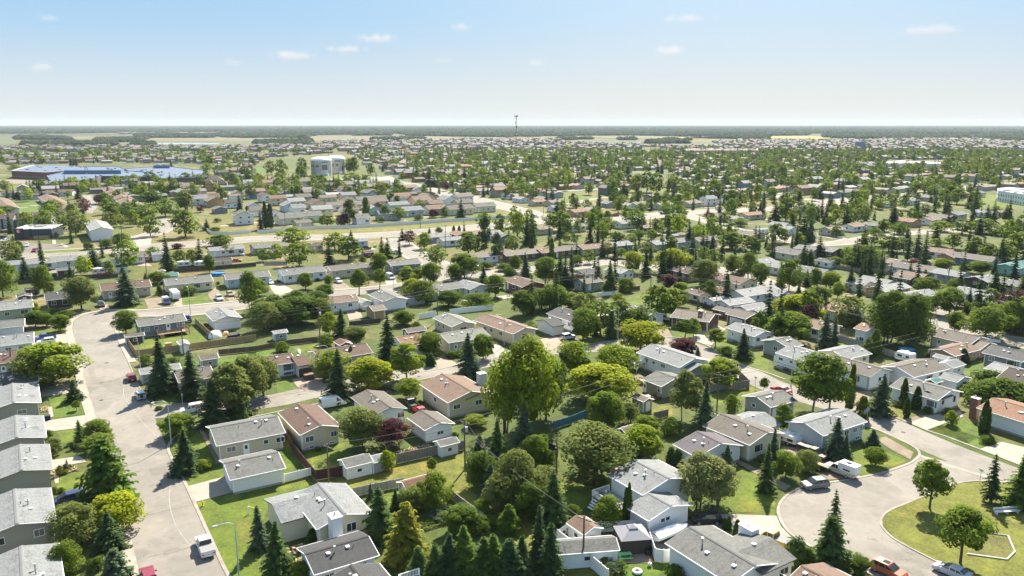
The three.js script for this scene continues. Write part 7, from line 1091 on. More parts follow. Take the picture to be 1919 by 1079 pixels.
const MID=`4.3|-347.8|58|22|9|3.1|tn|bn|1|b
14.6|-351.6|59|8|8|3.1|pk|bn|1|b
24.9|-359.4|59|20|9|3.1|wt|bn|1|b
37.7|-364.7|61|17|9|3.1|pk|bg|1|b
50.7|-372.7|59|13|9|3.1|lg|gy|1|b
4.7|-280.1|-30|14|10|3.1|br|rd|1|b
28.8|-300.7|53|9|8|3.1|dg|wh|1|b
28.1|-283.3|57|9|7|3.1|wt|gy|1|b
22.3|-294.6|-29|9|8|3.1|wt|bn|1|b
68|-459|58|17|9|3.1|lg|wh|1|b
17|-432|60|10|8|3.1|tn|bg|1|b
44|-519|54|15|9|3.1|or|tn|1|b
54|-530|-33|11|8|3.1|lg|gy|1|b
31|-545|55|12|9|3.1|lg|wh|1|b
7|-610|-33|13|9|3.1|lg|wh|1|b
19|-586|58|12|9|3.1|or|bg|1|b
31|-582|53|12|9|3.1|tn|bg|1|b
70.5|-377.4|55|11|9|3.1|lg|gy|1|b
81.5|-383.7|55|12|9|3.1|mg|gy|1|b
95.4|-389.6|60|14|9|3.1|wt|cr|1|b
85.5|-411.1|59|4|4|2.2|lg|gy|1|s
91|-414.3|-36|7|5|2.4|tn|tn|1|s
70|-573|-31|11|9|3.1|mg|gy|1|b
82|-559|-36|11|9|3.1|lg|wh|1|b
92|-568|58|14|9|3.1|mg|bg|1|b
108|-561|54|14|10|3.1|lg|wh|1|b
131|-576|53|15|10|3.1|tn|bg|1|b
146|-585|60|11|9|5.4|lg|wh|1|t
164|-597|55|17|9|3.1|lg|wh|1|b
131|-491|-35|14|9|3.1|tn|cr|1|b
138|-478|-29|11|8|3.1|lg|wh|1|b
153|-501|60|17|9|3.1|or|bg|1|b
124|-410.8|-35|17|10|3.1|wt|bg|1|b
138|-432|61|9|3.5|2.6|wh|wh|1|s
68.8|-304.1|-33|11|9|3.1|db|bn|1|b
82.1|-285.9|-32|16|10|3.1|br|cr|1|b
72.8|-268.8|-35|9|7|2.8|rs|cr|1|b
64.6|-265.7|-29|8|6|2.5|br|bg|1|s
83.6|-265.1|59|19|9|3.1|wh|wh|1|b
73.2|-251.4|61|12|7|2.6|wh|wh|1|b
68|-254.9|60|7|6|2.4|wh|wh|1|s
76.7|-245.1|55|11|5|2.4|lg|gy|1|s
79.2|-239.6|56|10|5|2.4|lg|gy|1|s
67.5|-240.9|-36|7|5|2.3|wt|bn|1|s
104.8|-324.4|54|11|9|3.1|lg|lg|1|b
42.4|-305.7|-36|11|7|2.8|wh|wh|1|b
36|-442|55|11|8|3.1|mg|wh|1|b
75|-437|58|9|8|3.1|tn|bn|1|b
154|-448|-37|11|9|3.1|lg|wh|1|b
153|-432|-32|9|8|3.1|lg|wh|1|b
125.6|-349.7|-34|15|10|3.1|pu|cr|1|b
137.6|-359.4|-35|11|9|3.1|mg|gy|1|b
145.9|-355.5|-30|10|9|3.1|mg|dk|1|b
194|-444|57|12|9|3.1|or|wh|1|b
176|-429|56|13|9|3.1|tn|bg|1|b
207|-447|-33|11|8|3.1|mg|gy|1|b
236|-468|-31|15|10|3.1|or|tn|1|b
253|-474|53|14|9|3.1|pk|wh|1|b
267|-486|-29|15|10|3.1|wt|dk|1|b
285|-503|53|15|9|3.1|mg|gy|1|b
309|-511|-31|13|9|3.1|lg|wh|1|b
320|-515|60|8|6|3.1|pk|bn|1|s
193.8|-353.5|-37|15|9|3.1|pk|wh|1|b
193.5|-341.2|59|10|8|2.8|pk|tn|1|b
199.9|-334.5|-34|19|10|3.1|wt|sl|1|b
159|-326|-32|12|9|3.1|tn|wh|1|b
162.3|-310.9|-37|17|10|3.1|wt|wh|1|b
153.4|-294.6|-37|11|8|3.1|pk|bn|1|b
149.5|-293.4|-36|8|6|2.5|wt|bn|1|s
169.7|-297.9|-29|12|9|3.1|lg|gy|1|b
205|-315.5|55|16|9|3.1|tl|tl|1|b
175.3|-287.1|59|10|9|3.1|lg|dk|1|b
180.9|-280.1|-30|13|9|3.1|mg|dk|1|b
159.1|-262.2|-29|13|9|3.1|lg|wh|1|b
107.4|-317|-34|13|9|3.1|lg|wh|1|b
118.5|-303.5|-34|14|10|3.1|mg|wh|1|b
90|-264.4|-33|12|9|3.1|lg|wh|1|b
92.4|-258.6|-31|8|6|2.5|wt|gy|1|s
126.7|-280.1|-36|8|7|3.1|lg|cr|1|b
134.7|-283.3|-31|12|8|3.1|lg|cr|1|b
133.9|-273.2|59|16|8|2.7|wh|tn|1|b
137.2|-260.1|60|14|8|3.1|lg|gy|1|b
207|-545|53|13|9|3.1|lg|wh|1|b
273|-573|61|11|8|3.1|mg|wh|1|b
301|-594|54|14|8|3.1|mg|wh|1|b
134.3|-329.6|-34|8|6|2.6|dg|wh|1|s
127.2|-279.4|58|6|5|2.4|lg|cr|1|s
156|-246.9|-30|9|7|3.1|lg|wh|1|b
296|-455|56|8|8|3.1|lg|wh|1|b
-156|-549|-30|14|10.8|4.1|lg|bl|1|b
-146|-533|57|9.7|9.7|4.1|lg|wh|1|b
-140|-563|-35|15.1|11.9|4.1|br|bg|1|b
-126|-487|56|14|9.7|4.1|mg|wh|1|b
-136|-476|54|15.1|10.8|4.1|mg|cr|1|b
-124|-461|54|10|8|3.1|wt|bg|1|b
-119|-578|-36|14|10.8|4.1|wt|wh|1|b
-99|-578|59|14|10.8|4.1|wt|bn|1|b
-96|-549|-29|9.7|8.6|4.1|wt|bn|1|b
-80|-594|-36|13|9.7|4.1|wt|bg|1|b
-69|-588|53|15.1|11.9|4.1|pk|pn|1|b
-56|-563|61|10.8|9.7|4.1|pk|pn|1|b
-49|-594|-33|14|10.8|4.1|lg|wh|1|b
-67|-518|56|15.1|9.7|4.1|lg|bl|1|b
-52|-527|55|15.1|9.7|4.1|pk|bg|1|b
-36|-527|58|19.4|9.7|4.1|wt|cr|1|b
-20|-544|60|16.2|9.7|4.1|mg|cr|1|b
-115.4|-367.6|57|16|9|3.1|mg|sl|1|b
-109.7|-354.7|56|8|7|2.6|tn|gy|1|b
-94.5|-372.5|53|6|6|3|db|pn|1|s
-76.8|-385|60|10|7|3.1|lg|bl|1|b
-66.2|-355.3|53|5|4|2.2|db|bn|1|s
-39.7|-401.6|57|14|9|3.1|lg|sl|1|b
-27.1|-409.2|-30|11|9|3.1|or|bn|1|b
-20.2|-411.8|54|14|9|3.1|or|bg|1|b
-31.2|-389.6|59|12|8|3.1|lg|wh|1|b
-11.8|-411.8|61|12|9|3.1|lg|wh|1|b
-13.9|-340.5|58|14|9|3.1|tn|wh|1|b
-2.2|-349.7|-31|9|8|3.1|tn|bg|1|b
-5.3|-401.6|-36|10|8|3.1|mg|sl|1|b
-25.1|-271.2|56|15|9|3.1|mg|gy|1|b
-14.2|-274.7|-36|12|9|3.1|lg|wh|1|b
-35|-260.1|60|10|6|2.4|wt|gy|1|s
-49.4|-253.5|-35|7|3|2.5|wh|wh|1|s
-92|-476|57|9.7|8.6|4.1|mg|wh|1|b
-79|-498|61|15.1|8.6|4.1|mg|gy|1|b
-207.1|-320.2|60|22|8|3.1|lg|wh|1|b
-196.8|-323.4|61|11|7|3.1|lg|wh|1|b
-188.3|-331.7|57|18|9|3.1|lg|wh|1|b
-168.2|-338.7|57|14|10|3.1|wt|wh|1|b
-157.4|-346|59|7|6|3.1|lg|wh|1|s
-132.7|-359.4|57|16|8|3.1|lg|wh|1|b
-162.3|-344.1|55|4|4|2.2|tn|rd|1|s
-225|-588|-34|14|10|3.1|tn|cr|1|b
-246|-621|54|13|9|3.1|wh|wh|1|b
-200|-536|-34|11|9|3.1|wt|sl|1|b
-164|-477|-29|13|11|5.6|wt|wh|1|t
-224|-633|61|10|8|3.1|pk|wh|1|b
-240|-639|-32|10|8|3.1|pk|bn|1|b
-231|-734|-33|13|10|4|mg|wh|1|b
-217|-734|-34|12|10|4|dg|wh|1|b
-203|-741|-36|13|10|5|mg|wh|1|t
-183|-726|-35|12|10|4|br|bg|1|b
-178|-749|-31|12|11|5.4|br|bn|1|t
-160|-751|60|14|10|4|tn|bg|1|b
-139|-748|56|14|10|5.2|wh|wh|1|t
-124|-760|59|13|10|4|tn|cr|1|b
-105|-706|-31|14|11|4|mg|gy|1|b
-84|-685|-31|17|11|4|lg|wh|1|b
-204|-654|-32|12|10|4|lg|wh|1|b
-186|-647|-31|13|10|4|lg|bl|1|b
-158|-650|-34|13|10|4|mg|wh|1|b
-143|-674|59|12|10|5.4|br|wh|1|t
-157|-681|-35|12|9|4|wt|bg|1|b
-169|-647|-33|12|9|4|tn|bg|1|b
-116|-660|-31|12|9|4|pk|bg|1|b
-119|-888|59|16|10|3.4|lg|wh|1|b
-147|-954|-35|14|10|3.4|tn|cr|1|b
-55|-762|-29|14|10|3.2|tn|bg|1|b
-25|-684|58|15|10|3.2|lg|bg|1|b
-11|-667|58|14|10|3.2|or|wh|1|b
-2|-638|-37|12|9|3.2|lg|wh|1|b
-214|-1170|57|14|10|3.4|mg|bg|1|b
-152|-1076|55|15|10|3.4|lg|gy|1|b
-58|-957|58|13|10|3.2|mg|bg|1|b
-92|-1015|57|12|9|3.2|or|bg|1|b
-236|-589|60|15|11|5|lg|wh|1|t
-220|-580|-32|16|12|4.4|tn|tn|1|b
-238|-617|59|16|10|4|br|bg|1|b
-296|-708|56|15|12|5|tn|bg|1|t
-250|-745|-32|14|10|4.4|lg|wh|1|b
-268|-660|59|13|10|4|tn|bg|1|b
-181|-549|-30|10|9|4|lg|wh|1|b
-221|-669|-34|13|10|4.4|mg|wh|1|b
-226|-647|-30|12|9|4|tn|bg|1|b
-301|-458|74|6.2|11|5.4|br|gy|1|t
-295|-460|74|6.2|11|5.8|br|gy|1|t
-288|-462|74|6.2|11|5.4|br|gy|1|t
-282|-464|74|6.2|11|5.8|br|gy|1|t
-276|-465|74|6.2|11|5.4|br|gy|1|t
-420|-662|85|14.2|11|3.2|br|wh|1|b
-405|-664|85|14.2|11|3.6|br|wh|1|b
-390|-665|81|12.9|11|3.2|br|wh|1|b
-377|-667|81|12.9|11|3.6|br|wh|1|b
-357|-607|144|41.2|12|3.2|pk|wh|1|b
-333|-574|144|41.2|12|3.6|pk|wh|1|b
-308|-541|144|41.2|12|3.2|pk|wh|1|b
-379|-583|143|45.6|12|3.2|pk|wh|1|b
-352|-546|143|45.6|12|3.6|pk|wh|1|b
-352|-691|148|31.7|13|3.2|pk|wh|1|b
-335|-663|148|31.7|13|3.6|pk|wh|1|b
-318|-636|148|31.7|13|3.2|pk|wh|1|b
-302|-609|148|31.7|13|3.6|pk|wh|1|b
-285|-582|148|31.7|13|3.2|pk|wh|1|b
-268|-555|148|31.7|13|3.6|pk|wh|1|b
-299|-399.5|56|13.9|9.8|3.1|br|wh|0|b
-315|-422|56|14.8|8.6|3.1|mg|bl|0|b
308|-425|-33|15.1|9.5|3.1|or|wh|0|b
325|-433|58|12|8.8|3.1|wt|wh|0|b
-335|-450|56|13.1|9|3.1|pk|gy|0|b
-349|-476|57|15.4|9.4|5.2|mg|wh|0|t
353|-484|59|12.7|8.7|3.1|wh|wh|0|b
-152|-494|-34|15.7|10.5|5.2|pk|wh|0|t
364|-499|54|11|8.5|3.1|lg|wh|0|b
-366|-499|57|12.8|9.2|3.1|dg|gy|0|b
380|-508|54|11.7|8.9|3.1|dg|wh|0|b
-125|-513|58|13.9|10|5.2|wh|cr|0|t
-168|-518|54|12.1|9.9|3.9|wt|wh|0|b
-109|-523|56|12.2|10.1|3.9|pk|wh|0|b
-382|-528|55|12.1|10.2|3.1|mg|wh|0|b
-95|-529|-33|15.7|9.1|3.9|wh|bl|0|b
-79|-541|54|15.5|8.8|5.2|lg|bl|0|t
-124|-550|56|13.9|9.4|3.9|tn|wh|0|b
-63|-550|-33|13.3|9.5|3.9|wt|gy|0|b
-403|-554|-33|13.6|8.6|3.1|tn|cr|0|b
-111|-556|54|14.3|9.6|3.9|mg|cr|0|b
406|-561|59|11.2|9|3.1|pk|tn|0|b
-98|-564|58|12.8|9.4|5.2|pk|cr|0|t
-156|-566|58|12.6|10.2|5.2|wh|cr|0|t
423|-568|59|13.9|8.8|3.1|or|bg|0|b
-202|-569|59|12.6|8.8|3.9|dg|wh|0|b
-36|-569|58|12.8|9.4|3.9|wt|bg|0|b
-83|-576|-32|15.2|8.9|5.2|wt|wh|0|t
-418|-579|54|15.3|10.1|3.1|wt|bl|0|b
392|-588|-34|13|10|3.1|lg|wh|0|b
-176|-589|59|13|9.4|5.2|pk|bg|0|t
-111|-593|59|14.7|9.4|3.9|mg|wh|0|b
408|-594|58|14.6|10.3|3.1|br|cr|0|b
-160|-601|55|12.4|9.7|5.2|wt|gy|0|t
-100|-604|57|14|9.2|3.9|wt|gy|0|b
-38|-604|55|14.7|10.3|5.2|tn|wh|0|t
-435|-607|55|14.8|8.9|3.1|wt|wh|0|b
419|-608|55|11.7|9|3.1|tn|wh|0|b
24|-608|-31|13|10.2|3.1|tn|wh|0|b
-86|-609|59|14.1|9.5|5.2|or|gy|0|t
-143|-609|57|13.7|8.5|3.9|tn|bg|0|b
435|-613|-31|15.5|9.3|3.1|tn|pn|0|b
-193|-613|-35|12.2|9.1|5.2|br|wh|0|t
-129|-617|59|12.4|9.7|5.2|lg|bg|0|t
326|-620|-33|12.9|9.5|3.1|mg|bg|0|b
-68|-621|-35|12.9|8.8|3.9|tn|bg|0|b`;
const TREES=`p|p1|-65.2|-117.1|11.3|11.4
d|y1|-59.5|-108.3|5.8|7.4
o|o1|-63.3|-104.2|6.5|7
s|s2|-57.6|-102.3|6.1|6.3
p|s3|-52.4|-93.7|5.4|6.3
d|d1|-60.1|-95.6|5.3|3.5
b|d2|-57|-97.7|1.7|2.5
n|s1|-83.4|-142.3|4.3|3.5
d|d1|-79.8|-142|4.4|4.9
d|d1|-77.5|-137.9|3.1|5.5
b|d1|-90|-143.5|1.7|1.3
s|s2|-96.6|-164.5|4.9|5.4
t|d1|-92.9|-158.5|2.2|1.8
d|o1|-84.6|-135.7|3.3|3
b|d2|-82.5|-138|1.6|1.1
b|o1|-78.7|-127|1.9|1.3
b|s3|-78.4|-128.3|1.6|1.3
b|d1|-78.6|-129.9|0.8|0.9
b|y2|-78.1|-127.7|0.8|1.1
b|o1|-75.8|-120.3|1.2|1.3
b|d2|-74.9|-120.6|0.9|1.3
n|s3|-79.8|-131.1|1.3|0.8
d|y2|-107.6|-175.2|10.4|14.9
b|o1|-108.7|-174.1|1.9|2.3
d|d2|-143.2|-228.5|5.1|6.5
d|d2|-140.3|-229.1|4.1|4.8
d|d1|-133.1|-223.8|5|5.1
b|y1|-153|-243.6|4.4|4.5
b|d2|-146.7|-243|2.4|6.4
b|d2|-140.8|-240.1|2.5|5.5
d|d1|-112.4|-220.8|7.2|7.2
s|s2|-79.5|-169.6|13.3|9.3
s|s2|-79.2|-170.5|11.6|5.9
s|s2|-71.3|-166.1|11.2|8.7
s|s2|-60.5|-150.1|9.9|8.7
a|o1|-58.4|-153.2|12.3|7.8
d|o1|-57.4|-161|11.4|7.8
s|s1|-56.9|-153.2|9.5|7.4
b|d2|-85.7|-189.7|2.3|5
b|d1|-93.1|-191.1|2.6|3.4
b|d2|-75.6|-159|0.9|1.7
d|o1|-55.9|-167.8|9.4|7.1
s|s2|-38.2|-164.4|11.9|8.6
d|y2|-43.4|-180.1|6.9|8.3
c|c1|-40.6|-190|5.2|1.8
d|y1|-32.6|-170.8|7.8|10.8
d|y1|-30.7|-174.2|6.2|6.4
s|s2|-31.4|-190.8|13.6|8.3
a|y2|-25.1|-179.1|9.2|8.4
d|d1|-21.6|-198.1|6.7|7
d|y2|-22.8|-166.3|4.5|5.3
c|c1|-20.5|-190|3.3|2.5
s|s3|-10.4|-180.1|11.3|9.3
d|d1|-7.5|-195.7|6.8|6.4
o|y2|-1.2|-145.7|17|9.1
d|o1|-28.3|-138.9|7.8|8.1
d|m1|-22.8|-139.2|5.8|5.6
b|y2|-32.8|-232|3.6|3.7
d|d1|-33.1|-231.2|4.6|6.6
b|d1|-28.2|-223.8|3.1|3.3
b|d1|-61.7|-203|2.8|3.9
s|s1|-49.2|-218.9|8.1|6.6
d|y2|-52.9|-219.4|6.9|5
d|o1|-43.3|-210.5|5|6.4
b|d1|-51.6|-209.2|3.2|4.8
o|o1|-72.8|-224.1|8.9|10
d|d2|-64.6|-232|8.8|12.3
d|d2|-69.3|-230.4|7.9|9.6
d|d2|-59.3|-233.6|7.6|7.9
b|d1|-13.9|-198.3|1.8|3.2
d|y2|-7.4|-149.2|2.6|4.7
b|d1|-15.9|-197.1|1.8|3.1
o|y2|3.2|-145.7|20.3|11.6
d|d1|7|-153.2|14.1|8.9
d|d1|20.1|-213.6|9.3|8.3
s|s1|28.3|-215.6|10.1|5.2
d|d2|36.8|-226.9|5.6|8
d|y1|34.5|-202.7|8.1|11.2
d|d1|29.8|-241.8|3|3.7
t|d2|49.4|-216.5|5.5|5.7
t|y2|55.7|-206.9|5.3|5.3
s|s2|60|-195.7|8.3|6.5
b|d2|56.5|-199|2.7|4.6
d|m1|45|-197.7|5|6.5
s|s3|48.1|-195.4|3.5|3.2
d|y2|24.5|-180.1|8.2|10.4
d|y2|14.5|-179.1|9.3|8.2
d|y1|19.3|-163.9|8.3|13.6
d|d1|18.3|-146.1|8.5|6.8
o|o1|23.8|-151|4.6|5.2
d|d1|26|-141.4|5.4|5.8
b|d2|31.4|-145.6|3.5|4.5
a|o1|35.1|-153.2|11|5.3
a|o1|38|-153.2|9.1|3.9
s|s3|38.1|-146.7|11|6.5
d|y2|48.9|-174.2|6.8|8.7
b|d1|46.3|-156.5|4.4|3.4
t|d1|57.6|-170.8|3.3|2.3
b|d2|47.9|-190.2|1.8|3.4
d|d1|-65.3|-144.5|4.6|6.5
s|s2|-57.5|-128.5|7.9|6.9
b|y2|-54.6|-129.6|1.7|2.9
s|s3|-23|-118.2|2.8|2.1
d|d1|-12.3|-116.3|5.6|5.4
t|d1|-14|-127.5|3|1.9
s|s1|-19.5|-105.9|8.3|7.6
s|s2|-18.3|-113.6|4.1|3
d|o1|-15.6|-114.5|4.1|4.7
p|s4|-14.8|-99.9|9|7.6
p|s1|-12.4|-94.2|5.4|4.6
d|d2|-7.7|-107.5|4.2|5.1
s|s2|-8.4|-94.5|7.2|6.6
s|p1|-6.2|-95.1|8.2|7.3
s|s1|-3.8|-95.1|6.4|7
s|p1|-2.3|-94.5|7.2|6.2
s|s2|-0.3|-93.5|7.1|7.2
p|s1|-10.2|-94.2|5.8|4.5
s|s3|-36.3|-102.8|7|4.3
s|s1|-31.5|-95.8|8.3|6.2
d|d1|-28|-94.9|2.7|3.1
c|c1|-28.9|-103.7|2.7|1.8
s|s1|-2.6|-129.6|9.5|6.6
o|o1|0|-116.2|9.2|5.1
s|s3|-5.7|-130.3|6.2|5.7
b|d1|-3.2|-109.3|1.7|3.1
b|y2|-22.1|-129.2|3.8|3
p|d2|-0.5|-107.7|4.5|5
b|d2|-4.9|-107.7|2.5|3.7
b|s3|-10.8|-112.3|1.2|5.4
d|d2|-5|-122.8|6|5.3
d|o1|-1.8|-114.1|6.6|5.6
d|d1|-5.9|-121.8|3|2.7
s|s3|-3.5|-120.3|5.4|5.5
d|d1|-4.4|-112.8|2.8|3
d|y2|-13.2|-114.6|2.8|2.8
b|d1|-16.5|-114.6|1.9|3.1
s|s3|2.3|-136.2|10.4|6.2
o|o1|14|-125.2|9.8|14
d|o1|1.5|-116.4|9.1|6.2
o|o1|4.8|-118.1|5.8|5
s|s1|6.3|-108.3|9.5|7
s|s2|3.7|-98.5|9.1|4.6
s|s2|5.1|-95.8|8.1|5.6
s|s2|1.2|-95.1|6.6|5
d|y2|23.9|-135|6|7.1
c|c1|17.9|-109.7|6.9|1.2
c|c1|17.3|-109.5|6.3|1.2
k|s1|28.6|-131.5|3.3|2
k|s1|29.6|-130.9|3.1|1.8
o|o2|30.1|-115.7|9.6|7.9
o|o2|33|-116.3|7.8|6.8
s|s3|37.9|-129.2|4.9|4.4
b|d1|15|-122.2|2.2|2.4
b|d1|13.8|-117.1|2.5|2.5
d|d1|14.3|-109.1|5.2|4.4
b|y2|11.5|-100.3|2.8|3.1
b|s3|12.8|-98.7|1.4|2.5
b|s3|13.6|-96.3|1.7|2.4
b|d2|6.5|-129.8|3.5|3.2
b|d2|21.8|-95.6|1.9|2.8
d|o1|0.5|-119.3|7.8|5.6
d|d2|2.6|-111.9|5.8|4.6
d|d1|4.1|-129.8|6.3|4.5
b|d2|9.3|-112.3|2.1|2.6
d|d2|5.5|-112.8|4.9|3.5
s|s1|42.2|-120.9|8.6|4.5
s|s3|46.9|-131.9|6.9|4.5
d|d1|47.3|-126.1|4.8|4.2
d|o1|51.9|-128.7|3.9|3.9
s|s3|59.3|-134.3|7.9|6.1
s|s3|60.7|-133.5|5.3|3
a|d1|53.2|-145|6.7|3.5
c|c1|32.7|-108.5|2.1|1
c|c1|32.1|-108.5|1.9|0.9
c|c1|33|-105.2|3.3|1.4
n|s1|47.6|-106.1|7.6|4
p|s1|43.7|-97.7|8|7.4
b|s1|39.2|-98.5|4.3|3.3
b|d2|40.7|-98.7|2.7|2.7
d|d2|47.2|-96.6|2.6|3
t|d1|66.4|-114.9|8.4|5.8
t|d1|62.4|-99|8.4|6.5
n|s2|77.4|-117|8.5|4.8
s|p1|81|-115.3|9.9|7.4
s|s3|68.1|-138.8|3.8|4.9
d|d1|65|-130.9|3.5|4
b|d2|91.3|-141.2|1.5|2.9
a|d1|64.1|-158.4|13.1|9.3
a|d1|67.3|-157.6|12.5|7.3
k|d1|71.9|-158.6|10.4|2
k|d1|72.4|-153.2|5.1|2.6
s|s3|77.4|-156.2|9.1|6.9
c|c1|85.2|-161.8|6|1.9
c|c1|86.8|-159.4|5.1|2.3
c|c1|82.3|-154.7|4.3|1.4
c|c1|93.1|-146.1|7|1.9
c|c1|94|-146.1|5.4|1.3
b|y2|89.1|-150.3|3.2|2.6
o|d2|104.3|-210.5|15.4|13.3
o|d2|108.3|-205.2|15.8|11.1
k|d1|95.9|-199|7|3.3
k|d1|93.3|-197.7|5|3.2
s|s3|84.3|-203.6|10.5|7.1
s|s3|87.3|-205.2|9.2|5
d|d1|77|-210.5|9.1|13.2
d|y1|88.8|-235|8.5|13.8
d|d1|134.9|-216|9.3|10.9
d|d1|129.4|-221.9|6.5|4.8
d|d1|145.8|-221.9|9.6|7.8
b|d2|103.6|-163.5|4.9|9.1
b|d2|108.6|-164.4|5.2|9.8
b|d2|111.4|-175.2|3.6|6.4
b|d2|110.5|-161.8|3.7|4.5
b|d2|102.9|-169.6|1.9|4.1
b|d2|103.7|-165.2|2.5|4.9
c|s3|115.2|-192.2|3.9|2.8
k|d1|90.7|-195.7|3|2.9
b|d1|103.7|-171|2.2|2.7
b|d2|79.6|-181.6|3|2.6
d|d2|103.6|-230.4|4.2|5.7
d|d1|112.2|-211.2|8.4|8
b|d2|88.4|-157.4|1.5|2.3
S|s1|-223.8|-348.2|10.9|10.5
s|s2|-176|-325|10.6|10.3
s|s3|-130|-258|13.5|12.4
s|s2|-189.2|-299.3|9.3|8.9
d|d1|-167.6|-274.9|10.6|7
s|s2|-163.2|-284.9|9.3|6.3
d|d1|-179.7|-270.5|13.4|9.1
D|d1|-256|-501|10.8|13.4
D|d1|-245|-498|11.5|12.4
D|d1|-227|-485|11.6|15
D|d1|-196|-422|11.4|12.9
D|d1|-228|-515|12|15
D|d1|-176|-420|15.1|15
D|d2|-273|-593|9.8|15
D|o1|-228|-547|13.7|13.6
O|o1|-238|-425|13.9|13.5
O|o1|-260|-453|10.9|9.4
D|d1|-307|-523|10.4|15
D|m1|-294|-539|6.1|9.1
D|m1|-316|-600|7.1|9
b|d1|-194.7|-387.4|7|9.6
D|d1|-164.8|-355.4|5|6.1
s|s1|-143.4|-321.9|12|9.3
D|d1|-143.7|-334.6|6.8|7.2
S|s3|-135.3|-334.6|11.7|7.1
D|d1|-138.5|-334.6|7|5.7
b|m1|-163.9|-380.1|2.6|6
b|d1|-146.1|-388.7|5.9|12.7
d|d1|-123.9|-316|7.8|4.8
D|d1|-132.7|-359.1|5|6.8
S|s2|-187|-539|11.9|7.1
d|d1|-135.5|-294.1|4.7|7.3
a|d1|-84.6|-246.6|14|7.1
d|o1|-141.6|-251.2|11|10.2
b|d1|-199|-380.9|4.6|7.2
b|d2|-205.9|-376.8|3.6|5.2
s|s2|-143.8|-301.9|2.9|2.4
b|d1|-183|-485|2.5|5
b|d1|-169|-444|2.3|6.1
S|s1|-175|-447|6.5|6.9
b|d2|-229.3|-361|6.9|4.3
D|d1|-342|-528|5.9|15
S|s2|-400|-638|7.6|13
d|d1|-166.1|-276|3.9|3.1
d|d2|-189.6|-306|4.3|5.1
b|d1|-115.7|-273.8|3.4|6.2
b|d2|-126.4|-274.9|3.7|1.9
D|y2|-108.9|-387.4|10|15
D|d1|-91.3|-331.3|10.6|13.9
D|y2|-85.5|-374.7|9|12.9
S|s2|-78.9|-334.6|10.3|7.3
D|d1|-73.6|-348.2|10.9|12
S|s1|-61|-362.9|8.4|4.9
S|p1|-56.5|-351.7|9.4|7.7
d|d1|-53.5|-310.2|9.4|7.2
t|d1|-54.4|-272.7|9.7|6.4
t|d1|-49|-284.2|7.5|5.7
d|d1|-76.2|-283.5|6.3|6.1
b|d1|-69.8|-292.3|3.7|3.8
d|d2|-66|-270.5|4.6|6.9
k|s1|-143|-453|15.9|3.6
k|s1|-140|-453|14.5|3.7
S|s2|-145|-450|11.7|5.5
D|y2|-110|-465|7.2|12.9
a|d2|-98|-472|15.8|9.3
b|m1|-101|-468|7|9.2
k|d1|-92|-495|14.5|5.2
D|d1|-81|-498|9.4|8.4
D|y2|-72|-498|8.5|10.5
D|d1|-64|-545|8.8|8.2
S|s1|-33|-506|12.1|10.6
b|m1|-51|-509|5.4|7.4
D|d1|-44|-513|6.7|5.9
S|s2|-85.9|-415.2|4.5|4.5
S|s2|-57.5|-407.9|6.2|5.5
D|m1|-51.6|-391.7|7.7|7.6
D|y2|-42.7|-378.9|8.3|8.1
D|d1|-32.7|-331.3|9.3|10.8
d|d1|-30.9|-291.5|8.6|7.9
a|y2|-39.4|-289|7.7|7.4
d|d1|-36.7|-299.3|5.1|5.2
d|y1|-34.9|-268.3|7|7.8
d|d1|-30.9|-262|7.8|9.1
D|d1|-20.3|-362.9|10.7|14.5
a|s1|-13.1|-370.7|17.6|5.9
a|s1|-6.8|-341.2|13.5|5.3
S|s1|-6|-442|6.6|5.9
d|d1|-18.8|-304.6|9.9|11.7
x|x1|-16.6|-294.1|7.8|7.9
d|d1|-22.1|-299.3|6.7|6.4
s|s2|-10.4|-284.2|8.5|8.5
d|d1|-11|-325|3.4|5
d|d1|-5.9|-270.5|8.2|6.9
d|d1|-11.8|-254.1|5|9.3
d|d2|-21.3|-256|5.5|8.9
o|d2|-66.8|-236.1|9.7|10.7
o|d2|-73.5|-236.1|8.5|9
o|d2|-62.8|-246.6|7.4|9.4
d|d1|-78.4|-236.9|6.8|7.2
b|d1|-65.5|-339.5|3|3.5
S|p1|-46|-433|3.7|3.3
b|d1|-41|-436|3.4|4.5
c|d2|-33|-442|3.3|2
c|d2|-30|-443|3.2|2
d|d1|-89.8|-271.6|6.3|6.6
D|d1|-110.4|-342.9|6|7
d|d1|-48.7|-306|1.6|2.3
D|d1|-127|-468|4.8|5.2
D|d2|-121|-468|4.8|7.8
b|d1|-81|-485|3.3|4.1
b|d1|-59|-495|4.2|5.9
b|d1|-3.6|-320.4|3.4|6.6
b|d2|-0.9|-311.6|3.3|5.4
S|s2|7.7|-391.7|14.1|7.5
S|p1|10.4|-394|12.5|7.3
O|d1|27|-442|12.1|14
O|d1|22|-447|10|9.3
S|s2|41|-453|9.2|6.4
S|s2|40.2|-400.8|11.9|6.4
D|d1|53|-436|8.9|11.7
x|m1|19.8|-391.7|7.8|9.1
s|s3|5.5|-307.4|10.1|6.8
d|d1|12.6|-291.5|10.7|9
s|p1|17.8|-286.6|13.4|7.8
s|s2|19.9|-286.6|12.4|7.1
s|s3|32.3|-289|10.5|7.1
s|p1|35.4|-277.2|12.1|8.3
d|y1|49.5|-316|9|8.5
s|s2|53.4|-307.4|11.8|6.8
d|y1|65.3|-316|10.1|14.1
o|o1|72|-289|10.5|10.9
S|s3|77.7|-334.6|12.8|9.9
S|s2|88.4|-387.4|12.7|8.5
D|d1|86.8|-334.6|6.8|7.8
d|d1|89.7|-313.1|8.1|7.3
d|d1|93.4|-304.6|10.5|7.7
d|d1|94.1|-291.5|8.6|6.3
k|d1|76.1|-270.5|8|1.5
d|d2|68.6|-266.2|6.9|5.3
d|m1|57.6|-281.8|6|5.5
d|y2|62|-281.8|3|5.6
